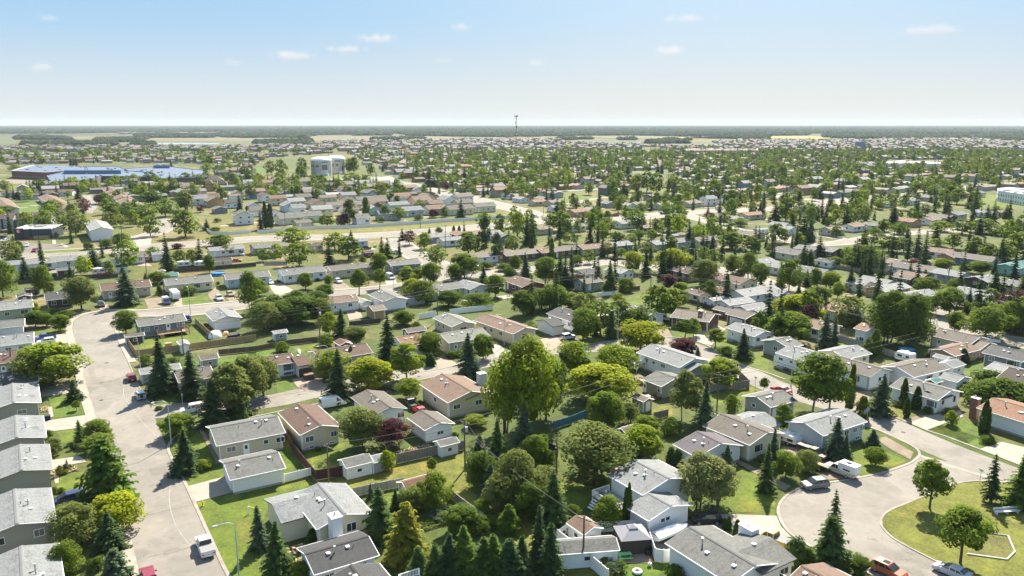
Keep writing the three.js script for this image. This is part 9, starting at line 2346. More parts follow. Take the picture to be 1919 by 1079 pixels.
lamp(-43.41,-178.42,240,'street lamp beside the dark roadside spruce on the side street');
lamp(-2.15,-209.15,240,'street lamp beside the long pinkish roofed house');
lamp(29.98,-214.63,240,'street lamp beside the slim spruce on the crescent');
lamp(-95.47,-457.29,240,'street lamp beside the white fence of the main road');
lamp(-186.64,-370.7,150,'street lamp at the main road beyond the white corner building');
lamp(65,-174.25,240,'street lamp beside the fifth wheel trailer');
lamp(181.54,-359.09,240,'street lamp among the trees of the far right street');
lamp(98.39,-549.04,330,'street lamp on the far avenue');
lamp(-349.33,-761.17,240,'street lamp beside the school grounds');
lamp(76.57,-325.01,240,'small lamp on the tree lined street at right');
lamp(-5.42,-761.17,240,'lamp at the wide avenue');
utilityPole(-31.27,-124.26,7,40,'leaning wooden pole beside the maroon fence',{});
utilityPole(-8.33,-129.56,9.3,40,'wooden pole with transformer on the mown grass strip',{can:1});
utilityPole(-4.52,-122.54,7.6,40,'wooden pole beside the weathered fence and willow trees',{});
utilityPole(9.87,-98.58,7.5,40,'wooden pole standing against the white yard fence',{});
utilityPole(7.73,-126.94,7,40,'slim pole on the lawn beside the round willow',{});
utilityPole(-86.64,-198.95,9.3,40,'wooden pole beside the white trailer box',{stay:[-6,3]});
utilityPole(-52.04,-205.21,11.7,40,'leaning wooden pole beside the lawn and dark fence',{can:1});
utilityPole(-22.97,-235.29,10.6,40,'wooden pole with transformer behind the white fence',{can:1});
utilityPole(22.51,-160.21,7,40,'wooden pole beside the willow bush and garage yard',{});
utilityPole(43.19,-156.63,9.1,40,'tall wooden pole between garage yard and cream bungalow',{stay:[7,4]});
utilityPole(91.6,-228,7.6,40,'wooden pole with transformer beside the dark spruces',{can:1});
utilityPole(110.64,-199.56,7,40,'wooden pole beside the round trampoline',{});
utilityPole(-71.9,-351.74,8.1,40,'wooden pole beside the weathered fence corner',{});
utilityPole(-53.49,-454.9,11.1,40,'wooden pole beside the white fence on the main road',{});
utilityPole(-31.73,-370.7,13,40,'tall wooden pole beside the round dark tree',{});
utilityPole(-134.05,-460.92,8.8,40,'wooden pole behind the white fence at left',{});
utilityPole(-194.72,-388.66,13,40,'wooden pole behind the small tree clump by the parking lane',{});
utilityPole(-147.08,-310.21,9,40,'wooden pole beside the small brown lean-to',{});
utilityPole(48.89,-270.49,8.9,40,'wooden pole standing alone on the mown grass',{can:1});
utilityPole(29.02,-277.86,7,40,'wooden pole beside the white yard fence',{});
utilityPole(45.67,-334.56,7,40,'wooden pole in front of the orange maples',{});
utilityPole(77.04,-264.11,7.3,40,'wooden pole beside the white metal roofed house',{});
utilityPole(72.23,-536.48,10.3,40,'wooden pole beside the rust brown fence',{});
utilityPole(2.36,-391.75,8.3,40,'wooden pole beside the dark spruce pair',{});
utilityPole(143.33,-313.06,8,40,'wooden pole in front of the great round tree at right',{});
utilityPole(165.26,-291.54,8,40,'wooden pole with transformer at right',{can:1});
utilityPole(122.31,-359.09,7,40,'wooden pole beside the purple brown roof',{});
utilityPole(20.78,-520.58,8.2,40,'wooden pole at the junction of the wide avenue',{});
wire(V(-32,6.7,-124.87),V(-9.05,9,-130.17),'upper wire from leaning pole beside the maroon fence to pole with transformer on the mown');
wire(V(-30.54,6.2,-123.65),V(-7.6,8.5,-128.95),'lower wire from leaning pole beside the maroon fence to pole with transformer on the mown');
wire(V(-9.05,9,-130.17),V(-5.25,7.3,-123.15),'upper wire from pole with transformer on the mown to pole beside the weathered fence and');
wire(V(-7.6,8.5,-128.95),V(-3.79,6.8,-121.93),'lower wire from pole with transformer on the mown to pole beside the weathered fence and');
wire(V(-5.25,7.3,-123.15),V(9.15,7.2,-99.19),'upper wire from pole beside the weathered fence and to pole standing against the white yard');
wire(V(-3.79,6.8,-121.93),V(10.6,6.7,-97.97),'lower wire from pole beside the weathered fence and to pole standing against the white yard');
wire(V(-9.05,9,-130.17),V(21.79,6.7,-160.82),'upper wire from pole with transformer on the mown to pole beside the willow bush and');
wire(V(-7.6,8.5,-128.95),V(23.24,6.2,-159.6),'lower wire from pole with transformer on the mown to pole beside the willow bush and');
wire(V(-87.37,9,-199.56),V(-52.77,11.4,-205.82),'upper wire from pole beside the white trailer box to leaning pole beside the lawn and');
wire(V(-85.91,8.5,-198.34),V(-51.31,10.9,-204.6),'lower wire from pole beside the white trailer box to leaning pole beside the lawn and');
wire(V(-52.77,11.4,-205.82),V(-23.69,10.3,-235.9),'upper wire from leaning pole beside the lawn and to pole with transformer behind the white');
wire(V(-51.31,10.9,-204.6),V(-22.24,9.8,-234.68),'lower wire from leaning pole beside the lawn and to pole with transformer behind the white');
wire(V(21.79,6.7,-160.82),V(42.47,8.8,-157.24),'upper wire from pole beside the willow bush and to tall pole between garage yard and');
wire(V(23.24,6.2,-159.6),V(43.92,8.3,-156.02),'lower wire from pole beside the willow bush and to tall pole between garage yard and');
wire(V(42.47,8.8,-157.24),V(109.91,6.7,-200.17),'upper wire from tall pole between garage yard and to pole beside the round trampoline');
wire(V(43.92,8.3,-156.02),V(111.37,6.2,-198.95),'lower wire from tall pole between garage yard and to pole beside the round trampoline');
wire(V(90.87,7.3,-228.61),V(109.91,6.7,-200.17),'upper wire from pole with transformer beside the dark to pole beside the round trampoline');
wire(V(92.32,6.8,-227.39),V(111.37,6.2,-198.95),'lower wire from pole with transformer beside the dark to pole beside the round trampoline');
wire(V(-72.62,7.8,-352.35),V(-32.45,12.7,-371.31),'upper wire from pole beside the weathered fence corner to tall pole beside the round dark');
wire(V(-71.17,7.3,-351.12),V(-31,12.2,-370.09),'lower wire from pole beside the weathered fence corner to tall pole beside the round dark');
wire(V(-23.69,10.3,-235.9),V(28.29,6.7,-278.47),'upper wire from pole with transformer behind the white to pole beside the white yard fence');
wire(V(-22.24,9.8,-234.68),V(29.75,6.2,-277.25),'lower wire from pole with transformer behind the white to pole beside the white yard fence');
wire(V(48.16,8.6,-271.1),V(76.31,7,-264.72),'upper wire from pole standing alone on the mown to pole beside the white metal roofed');
wire(V(49.61,8.1,-269.88),V(77.77,6.5,-263.5),'lower wire from pole standing alone on the mown to pole beside the white metal roofed');
wire(V(28.29,6.7,-278.47),V(48.16,8.6,-271.1),'upper wire from pole beside the white yard fence to pole standing alone on the mown');
wire(V(29.75,6.2,-277.25),V(49.61,8.1,-269.88),'lower wire from pole beside the white yard fence to pole standing alone on the mown');
fence([[-44.7,-144.8],[-39.3,-134.2],[-33.7,-125],[-29,-127],[-23.7,-129.4]],1.9,'m','dark maroon board fence round the lawn of the red brown-roofed bungalow',2.4);
fence([[-20.8,-131.7],[-15.1,-134.9],[-8.9,-138]],1.9,'g','grey board fence along the mown strip behind the garden shed',2.4);
fence([[-38.8,-124.3],[-34.6,-127.2]],1.5,'w','short white fence between the white garage and the maroon fence',2.4);
fence([[-26,-119],[-22.4,-120.8],[-18.4,-122.7]],1.6,'v','weathered white fence behind the cream house with the chimney',2.4);
fence([[-10.7,-119.5],[-7.6,-114.8],[-4.5,-110.6]],1.6,'v','weathered white fence beside the vegetable garden',2.4);
fence([[-7.2,-129.8],[-3.6,-123.1],[0,-117.1],[2.8,-112.8]],1.7,'g','grey brown fence below the row of willows',2.4);
fence([[6.6,-104.8],[9.8,-99.9],[12,-95.8],[12.8,-94.3]],2.0,'w','tall white vinyl fence along the lane by the wooden pole',2.4);
fence([[6.7,-105.1],[8.1,-107],[13.8,-107.6],[19.9,-108.3]],1.7,'w','white fence behind the long low shed',2.4);
fence([[19.8,-107.6],[20,-104.9],[20,-99.7]],2.0,'w','white fence between the gazebo and the covered boat',2.4);
fence([[20,-99.6],[21.1,-99.2],[22.2,-99.4]],2.0,'w','pale double gate beside the L-shaped white house',2.4);
fence([[-107.5,-211.2],[-98.7,-198.1],[-87.8,-203.9],[-72.2,-213.6]],1.8,'t','new pale wooden fence behind the slate blue bungalow',2.4);
fence([[-96.9,-232.8],[-85.1,-215]],1.8,'t','new wooden fence beside the small white house',2.4);
fence([[-77.6,-199.6],[-68.8,-203],[-61.6,-209.2],[-53.9,-212.8]],1.5,'b','brown board fence between the two long lawns',2.4);
fence([[-49,-229.1],[-40.4,-233.3]],1.6,'d','dark fence below the plywood garage',2.4);
fence([[-29,-238.3],[-24.2,-241.8]],1.8,'w','white fence beside the pale green-roofed house',2.4);
fence([[-19.9,-244.3],[-12.9,-247.9],[-6.4,-250.9]],1.8,'w','white fence beyond the pale green-roofed house',2.4);
fence([[44.8,-169.9],[50.1,-172.6]],1.8,'g','grey fence under the bright shrub by the crescent',2.4);
fence([[50.7,-171.7],[54.8,-172.8],[54.6,-180.1]],2.0,'g','grey fence corner beside the crescent kerb',2.4);
fence([[92,-213.6],[96,-205.6]],1.8,'v','pale grey fence beside the slim birches',2.4);
fence([[98.4,-200.5],[100.5,-195.7]],1.8,'v','pale grey fence beside the trampoline yard',2.4);
fence([[-141.6,-433.4],[-124.6,-444.5],[-112.1,-452.5],[-95.1,-454.9]],1.9,'w','white fence along the main road at left',4);
fence([[-95.1,-454.9],[-73.3,-467.1],[-34.9,-489.3],[0.2,-504.8],[1,-509.2]],1.9,'w','long white fence along the main road in the middle',4);
fence([[-195.9,-484.6],[-166.5,-430.7],[-155.6,-429.1],[-146.2,-436.1]],1.6,'w','white fence round the white two storey house',4);
fence([[-189.2,-290.8],[-173.6,-302.7],[-156.3,-305.5]],1.6,'d','dark fence behind the row of bungalows at left',2.4);
fence([[-138.4,-315.7],[-124.6,-321.9],[-109.7,-331]],1.8,'d','dark brown fence behind the small trailers',2.4);
fence([[-106.7,-332.9],[-97.5,-334.6]],1.6,'v','short white fence behind the beige bungalow',4);
fence([[-73.8,-348.2],[-64.8,-356.5]],1.6,'v','weathered fence round the corner house',4);
fence([[38.8,-277.9],[46.9,-281.8]],1.7,'b','brown fence behind the pair of great spruces',2.4);
fence([[29.9,-270.5],[38,-274.9]],1.4,'w','white fence below the pair of great spruces',2.4);
fence([[40.9,-507.8],[55.9,-510.7],[70.3,-515.2]],1.8,'r','rust brown fence along the far avenue',4);
fence([[136.1,-325],[145,-316],[159.2,-318]],1.7,'g','dark grey fence behind the great round tree at right',2.4);
fence([[149,-310.2],[159.2,-318]],1.6,'g','pale board fence beside the brown house yard',2.4);
fence([[8.3,-147.9],[12,-151],[15.7,-154.7]],1.7,'n','blue panel fence behind the willow and utility wires',2.4);
fence([[3.4,-135.5],[6,-138],[8.4,-134.9]],2.0,'k','dark blue screen fence beside the small spruce',2.4);
fence([[59.9,-261.4],[63.7,-254.7],[67.1,-247.1]],1.4,'d','dark wire fence behind the tan roofed house',2.4);
fence([[41.5,-153.2],[45.1,-146.4]],1.5,'w','white fence behind the cream bungalow with streaked roof',2.4);
fence([[29.3,-153.2],[32.6,-155.1]],1.6,'g','short grey fence beside the willow bush',2.4);
fence([[-256.2,-478],[-235.8,-486.6]],1.5,'d','dark fence behind the white corner building',4);
fence([[-285,-433.6],[-279.5,-437.6]],1.8,'b','brown fence behind the charcoal shop',4);
const NOTREE=[[-331,-796],[-276,-853],[-158,-1023],[0,-796],[28,-541],[2,-491],[-58,-369],[-74,-354],[-119,-361],[-183,-361],[-242,-357],[-282,-418],[-214,-390],[-206,-439]]/*open*/;
const NOHOUSE=[[[-520,-761],[-745,-1153],[-684,-1211],[-446,-1211],[-339,-918],[-351,-786],[-480,-701]]/*open*/,
[[-384,-1153],[-435,-1427],[-346,-1693],[-120,-873],[-167,-813],[-278,-832]]/*open*/,
[[414,-701],[505,-761],[372,-557],[336,-566]]/*open*/,
[[609,-1322],[720,-1322],[575,-1052],[486,-1052]]/*open*/,
[[44,-715],[78,-715],[65,-595],[37,-595]]/*open*/,
[[149,-1022],[214,-1022],[137,-650],[95,-650]]/*open*/,
[[464,-2143],[668,-2143],[529,-1693],[367,-1693]]/*open*/,
[[-170,-942],[-120,-873],[0,-595],[0,-549],[-105,-761]]/*open*/];
const FARROAD=[[9.5,[[-248,-348],[-233,-353],[-217,-367],[-193,-377],[-176,-387],[-159,-396],[-136,-413],[-103,-419],[-70,-429],[-32,-453],[0,-476],[21,-491],[43,-496],[69,-502],[99,-524],[130,-545],[184,-562],[223,-590],[264,-627],[297,-632],[356,-685],[482,-786],[545,-823]]]/*road*/,
[8,[[-163,-906],[-139,-848],[-108,-804],[-76,-730],[-35,-650],[0,-565],[6,-553],[14,-524],[23,-488]]]/*road*/,
[5,[[-62,-415],[-55,-390],[-46,-365],[-38,-346],[-29,-330],[-26,-315],[-27,-298]]]/*road*/,
[4.5,[[116,-524],[120,-502],[127,-475],[129,-447],[139,-439],[152,-423]]]/*road*/,
[4.5,[[-22,-306],[-12,-315],[0,-319],[11,-325],[25,-330],[38,-340],[47,-345],[57,-330],[75,-327],[87,-323],[94,-309],[98,-293],[102,-284],[111,-274]]]/*road*/,
[4.5,[[125,-423],[144,-415],[150,-396],[163,-396],[178,-406],[207,-428],[231,-439],[254,-447],[306,-468]]]/*road*/,
[4,[[169,-428],[174,-415],[180,-403]]]/*road*/,
[4.5,[[135,-255],[135,-244],[133,-228],[135,-220],[143,-211],[151,-202]]]/*road*/,
[4,[[125,-230],[135,-244],[145,-255],[148,-255],[174,-276]]]/*road*/,
[4.5,[[-185,-381],[-199,-403],[-200,-439],[-211,-475],[-227,-502]]]/*road*/,
[4,[[-290,-532],[-323,-605],[-365,-675]]]/*road*/,
[4,[[-221,-605],[-229,-650],[-254,-701],[-258,-650]]]/*road*/,
[4.5,[[-554,-832],[-517,-842],[-462,-761]]]/*road*/,
[4.5,[[216,-701],[230,-638],[249,-627],[255,-605],[251,-585]]]/*road*/,
[4,[[43,-595],[77,-650],[111,-650]]]/*road*/,
[6,[[-45,-96],[-54,-112],[-67,-132],[-86,-162],[-106,-196],[-121,-221],[-129,-235],[-131,-244],[-127,-249],[-111,-251],[-97,-257],[-81,-272],[-60,-282],[-39,-293],[-31,-299]]]/*road*/,
[5,[[-77,-157],[-72,-159],[-63,-162],[-53,-164],[-46,-170],[-38,-175],[-29,-180],[-19,-186],[-7,-193],[3,-201],[13,-205],[24,-207],[34,-212],[42,-213],[48,-208],[52,-199],[55,-189],[58,-182],[61,-175],[65,-168],[74,-157],[78,-147],[81,-139],[85,-130],[89,-123],[95,-112]]]/*road*/];
const FAR_FROM=621;
shop(-253.21,-411.88,79,'charcoal flat-roofed shop with a red square sign at the left car park');
waterTank(-224.6,-933.7,12,0,'nearer of two huge white water tanks, rust stained, with a domed top');
waterTank(-216.5,-973,11.7,1,'farther of two huge white water tanks, partly hidden by the nearer one');
radioMast(7.1,-1405.4,74,'tall slim lattice radio mast rising above the horizon');
radioMast(-230.9,-1000,30,'thin short mast standing behind the white water tanks');
flatBuilding('school_wing','blue grey flat-roofed school wing with red brown brick wall at left','school',[[-560.17,-885.85],[-505.05,-856.59],[-498.19,-885.85],[-542.61,-983.69],[-607.2,-1005.87]],8,'rd',schoolRoof,{win:1});
flatBuilding('school_wing','raised long middle block of the blue-roofed school','school',[[-477.08,-843.26],[-419.02,-848.08],[-431.3,-880.83],[-461.75,-927.62],[-517.98,-927.62]],10.5,'sb',schoolRoof,{});
flatBuilding('school_wing','front block of the blue-roofed school with dark brown wall','school',[[-479.4,-814.68],[-429.47,-735.1],[-402.06,-749.05],[-420.88,-810.51],[-366.08,-798.24],[-372.84,-831.81],[-421.69,-897.77],[-502.13,-892.72]],7,'sd',schoolRoof,{win:1});
flatBuilding('school_wing','east block of the blue-roofed school beside the street trees','school',[[-383.6,-849.66],[-345.93,-770.99],[-305.25,-794.23],[-346.43,-902.88],[-387.11,-943.11],[-438.25,-1002.6],[-461.79,-943.11],[-437.76,-902.88]],7,'sd',schoolRoof,{win:1});
flatBuilding('school_wing','small blue upper block on top of the school','school',[[-431.82,-954.88],[-412.52,-954.88],[-422.64,-976.62],[-439.9,-976.62]],10,'sb',schoolRoof,{});
flatBuilding('apartment_block','modern white flat-roofed block on the grassy slope at right','building',[[394.54,-640.51],[382.69,-619.9],[381.64,-593.61],[379.34,-571.54],[419.13,-632.63],[410.36,-651.33]],8,'wh',M.tarp,{win:2});
flatBuilding('school_hall','long low white school hall with a red brown roof band','school',[[515.65,-1097.73],[496.43,-1053.36],[541.62,-1053.36],[561.6,-1039.34],[584.69,-1082.54],[554.7,-1129.43]],8,'wh',M.tarp,{band:1});
flatBuilding('apartment_block','long brown-roofed three storey terrace far off at right','building',[[343.24,-1572.58],[328.9,-1494.9],[466.34,-1509.82],[495.83,-1605.94],[364.31,-1631.9]],10,'pn',roofMat('pk'),{win:3});
flatBuilding('office_block','dark blue grey block in the far town at right','building',[[850.54,-1978.89],[826.85,-1922],[845.89,-1908.28],[877.03,-1978.89]],16,'sb',roofMat('sl'),{});
flatBuilding('warehouse','low pale warehouse roof beyond the trees left of the mast','building',[[-404.16,-1860.04],[-375.14,-1739.19],[-337.97,-1758.23],[-364.73,-1881.83]],7,'tn',roofMat('tn'),{});
house({x:-286.83,z:-761.17,az:75,L:17,W:13,he:6.4,hr:11,roof:'tn',wall:'tn',hip:1,det:1,name:'two_storey_house',cat:'house',label:'turreted stone coloured house with steep hipped roofs near the school',wings:[{x:-274.06,z:-715.27,az:-15,L:10,W:8,he:6.0,hr:10.2,hip:1},{x:-265.17,z:-722.54,az:75,L:9,W:8,he:6,hr:9.6,hip:1}]});
picnicTable(15.88,-100.36,-8,'bright green picnic table with two benches on the patio');
gazebo(17.32,-103.39,-8,'dark mesh gazebo with a grey hipped canopy on the patio');
tyrePlanter(17.09,-96.76,'round whitewashed tyre planter on the bright lawn');
barbecue(19.49,-101.41,60,'black barbecue beside the white fence on the patio');
gardenChair(13.6,-103.39,30,'green','bright green garden chair beside the round fire bowl');
fireBowl(13.74,-102.12,'round grey fire bowl at the patio edge');
flowerPot(19.09,-98.49,'white pot of red flowers at the lawn corner');
flowerPot(13.84,-99.85,'dark red flower tub beside the hedge on the patio');
boat(23.54,-106.02,57,6.6,'boat under a white cover beside the white garage',true);
boat(46.91,-236.13,147,5.6,'small white motor boat on a trailer on the sandy driveway',false);
caravan(27.47,-232,57,7,'tan motorhome parked behind the slim spruce on the crescent',{m:std('trailer tan',[0.55,0.5,0.4])});
caravan(-117.63,-267.27,147,7.4,'white travel trailer beside the camper truck');
caravan(68.91,-188,-33,6.8,'white fifth wheel trailer parked beside the crescent',{h:2.7});
caravan(-139.89,-329.72,60,5.2,'small white camper trailer in front of the dark fence',{h:2.0});
caravan(-133.66,-330.99,60,4.6,'smaller white trailer in front of the dark fence beside shrubs',{h:1.8});
caravan(-168.07,-313.93,57,5,'white box trailer beside the red truck behind the fence',{h:1.9});
caravan(101.01,-193.62,-33,4.4,'white truck camper standing on blocks beside the trampoline',{h:2.1,name:'camper_shell'});
caravan(53.14,-141.06,140,4.2,'small white folded camper beside the grey end wall',{h:1.5});
trampoline(105.67,-202.04,'round blue trampoline on the lawn behind the poplars');
pool(-118.52,-311.06,2.6,'round blue paddling pool behind the blue and yellow bungalow');
hydrant(-49.55,-115.86,'yellow fire hydrant on the bright corner lawn');
guyGuard(-41.28,-113.23,'white pipe with a leaning yellow guard on the corner lawn');
timberBorder([[67.94,-104.93],[70.85,-107.1],[73.55,-106.3],[71.77,-101.83],[69.4,-99.81],[64.64,-101.25]],'pale timber border laid round the dry park bed');
parkBench(77.56,-113.14,82,'long white bench between the two park spruces');
parasol(17.33,-121.12,1.8,'pale pink parasol over a table on the side deck');
person(16.63,1.8,-118.83,150,[0.20,0.19,0.42],[0.03,0.03,0.04],1,'person in a blue shirt seated at the table under the parasol');
person(17.96,1.8,-119.21,-60,[0.34,0.30,0.30],[0.05,0.05,0.06],0,'person in a pale top seated at the table beside the house wall');
gardenChair(16.63,-118.83,150,'white','white chair under the person in blue on the side deck',1.8);
gardenChair(17.96,-119.21,-60,'white','white chair beside the house wall on the side deck',1.8);
firewood(-31.38,-102.09,57,3.6,'heap of split firewood beside the dark roofed house');
firewood(-29.34,-99.21,57,2.6,'smaller firewood heap behind the dark spruce');
machinery(31.94,-165.45,70,'rusty pink garden tractor and parts beside the olive garage');
utilityTrailer(30.34,-176.28,-30,'black utility trailer with a tan load behind the olive garage');
utilityTrailer(54.85,-129.31,-36,'dark utility trailer loaded with planks beside the tan pickup');
plasticDome(-85.18,-217.47,2.0,'white','small white play tent on the lawn beside the new fence');
plasticDome(-83.23,-220.38,0.9,'orange','small orange toy house on the lawn by the new fence');
slide(14.15,-110.62,60,'small red slide under the garden tree');
crate(-94.46,-207.82,1.6,1.2,1.0,'t','pale wooden box on the lawn behind the new fence');
crate(-48.71,-179.62,2.2,1.6,1.3,'b','stack of dark bricks on the pinkish driveway');
crate(-67.89,-384.34,1.4,1.0,1.1,'g','bright green bin beside the black pickup');
crate(-96,-153.15,1.1,.9,1.0,'k','dark blue bin beside the red flower bed');
crate(-79.89,-217.47,3.2,1.5,.8,'k','dark blue cart on the lawn beside the orange toy');
streetSign(-71.5,-161.44,60,'teal','small teal street sign on the corner lawn');
streetSign(56.37,-173.3,60,'grey','small sign post beside the crescent kerb');
streetSign(79.52,-123.73,60,'grey','thin sign post at the edge of the park island');
flowerBed(-100.1,-158.96,3.2,1.2,-33,'bed of red and yellow flowers in front of the grey bungalow');
flowerBed(-79.09,-128.81,4.0,2.6,57,'rock bordered flower bed beside the concrete walk');
flowerBed(-18.25,-137.97,6.0,1.4,57,'cluttered garden bed with stones behind the grey fence');
canoe(-57.24,-202.67,-20,'pale green canoe lying upturned on the lawn');
satelliteDish(72.69,-151.72,'grey round dish on a post by the pale grey bungalow');
hedgeRow([[11.51,-100.36],[12.72,-97.82],[13.84,-95.08]],1.3,'low leafy bed along the inside of the white fence');
vegetableRows(-11.45,-111.91,57,7,6,'vegetable garden with leafy rows beside the weathered fence');
// ---------------------------------------------------------------- houses and trees of the middle distance
const DIRS=['left of','right of','behind','in front of','behind, left of','behind, right of','before, left of','before, right of'];
const ORD=['nearest','second nearest','third nearest','fourth nearest','fifth nearest','sixth nearest','seventh nearest','eighth nearest','ninth nearest','tenth nearest','eleventh nearest','twelfth nearest'];
function nameAll(list){
const groups=new Map(),cs=Math.cos(PITCH*D2R),sn=Math.sin(PITCH*D2R);
for (const [o,look]of list){
const{x,z}=o.position,zc=-z*cs + EYE*sn,X=959.5 + 1470*x / zc,Y=539.5 - 1470*(-EYE*cs - z*sn)/ zc;
let best=null,bd=1e18;for (const l of LM){const d=(l[0]- X)**2 + ((l[1]- Y)*1.9)**2;if (d<bd){bd=d;best=l;}}
const dx=X - best[0],dy=Y - best[1],ax=Math.abs(dx),ay=Math.abs(dy)*1.9,dir=ax>2.4*ay?(dx<0?0:1):ay>2.4*ax?(dy<0?2:3):(dy<0?4:6)+ (dx<0?0:1);
const s=look + ' ' + DIRS[dir]+ ' ' + best[2];if (!groups.has(s))groups.set(s,[]);groups.get(s).push([bd,o]);
}
for (const [s,l]of groups){l.sort((p,q)=>p[0]- q[0]);l.forEach(([,o],i)=>{o.userData.label=l.length===1?s:s + ', ' + (ORD[i]||(i + 1)+ 'th nearest');});}
}
const toName=[];let driveN=0;
const RN={lg:'pale grey roofed',mg:'grey roofed',dg:'charcoal roofed',sl:'slate roofed',br:'brown roofed',pk:'pinkish roofed',rs:'rust roofed',or:'orange roofed',wt:'brownish grey roofed',tn:'tan roofed',gg:'green grey roofed',wh:'white roofed',pu:'purplish roofed',db:'dark brown roofed',tl:'teal roofed'};
const WN={wh:'white',cr:'cream',bg:'beige',tp:'taupe',gy:'grey',lg:'pale grey',dk:'dark',bn:'brown',sl:'slate',tn:'tan',ol:'olive',rd:'red brown',bl:'blue',tl:'teal',yl:'yellow',pn:'pink',gn:'greenish'};
for (const line of MID.split('\n')){
const [x,z,az,L,W,he,roof,wall,det,k]=line.split('|'),w=+W;
const o=house({x:+x,z:+z,az:+az,L:+L,W:w,he:+he,hr:+he + w*(+he>3.7?0.23:0.15),roof,wall,det:+det,name:k==='s'?'garden_shed':k==='t'?'two_storey_house':'bungalow',cat:k==='s'?'shed':'house',});
if (k !=='s'){// a pale drive from the house to its street
const a=+az*D2R,u=[Math.sin(a),-Math.cos(a)],v=[-u[1],u[0]],sg=(x*7|0)% 2?1:-1,c=(p,q)=>[+x + u[0]*p + v[0]*q,+z + u[1]*p + v[1]*q],e=L / 2,pz=((z*3|0)% 3 - 1)*1.5;
sheet('driveway',[c(sg*(e - 4),sg*w / 2),c(sg*(e + 0.5),sg*w / 2),c(sg*(e + 0.5),sg*(w / 2 + 9.5)),c(sg*(e - 4.5),sg*(w / 2 + 9.5 + pz))],0.085 + (driveN++ % 4)*0.004,[M.concrete,M.concretePink,M.gravel][driveN % 3]);
}
toName.push([o,RN[roof]+ ' ' + WN[wall]+ (k==='s'?' shed':k==='t'?' two storey house':' bungalow')]);
}
const KN={d:'tree',t:'tree',o:'willow',O:'willow',a:'aspen',b:'shrub',s:'spruce',n:'spruce',p:'pine',c:'cedar',k:'narrow aspen',x:'bare tree',D:'tree',S:'spruce'};
const FN={d1:'green',d2:'dark green',d3:'green',y1:'bright yellow-green',y2:'yellow-green',o1:'grey green',o2:'silvery green',s1:'dark',s2:'very dark',s3:'bluish',s4:'yellowish',p1:'bushy green',m1:'maroon',c1:'green',x1:'leafless'};
for (const line of TREES.split('\n')){
const [k,f,x,z,h,w]=line.split('|'),s=k==='b'?(+h<2?'low ':+h>4.5?'tall ':''):+h<5?'small ':+h>12.5?'tall ':'';
toName.push([tree(k,f,+x,+z,+h,+w),s + FN[f]+ ' ' + KN[k]]);
}
nameAll(toName);
// ---------------------------------------------------------------- far town and woods, too small and many to tell apart
function inside(x,z,P){let c=false;for (let i=0,j=P.length - 1;i<P.length;j=i++){const [a,b]=P[i],[d,e]=P[j];if ((b>z)!==(e>z)&&x<(d - a)*(z - b)/ (e - b)+ a)c=!c;}return c;}
function bounds(P){return [Math.min(...P.map((p)=>p[0])),Math.max(...P.map((p)=>p[0])),Math.min(...P.map((p)=>p[1])),Math.max(...P.map((p)=>p[1]))];}
function instanced(parent,name,geo,m,list){
const o=new THREE.InstancedMesh(geo,m,list.length),q=new THREE.Object3D(),c=new THREE.Color();
list.forEach(([x,y,z,ry,sx,sy,sz,rgb],i)=>{q.position.set(x,y,z);q.rotation.set(0,ry,0);q.scale.set(sx,sy,sz);q.updateMatrix();o.setMatrixAt(i,q.matrix);o.setColorAt(i,c.setRGB(...rgb));});
o.name=name;o.castShadow=o.receiveShadow=true;parent.add(o);return o;
}
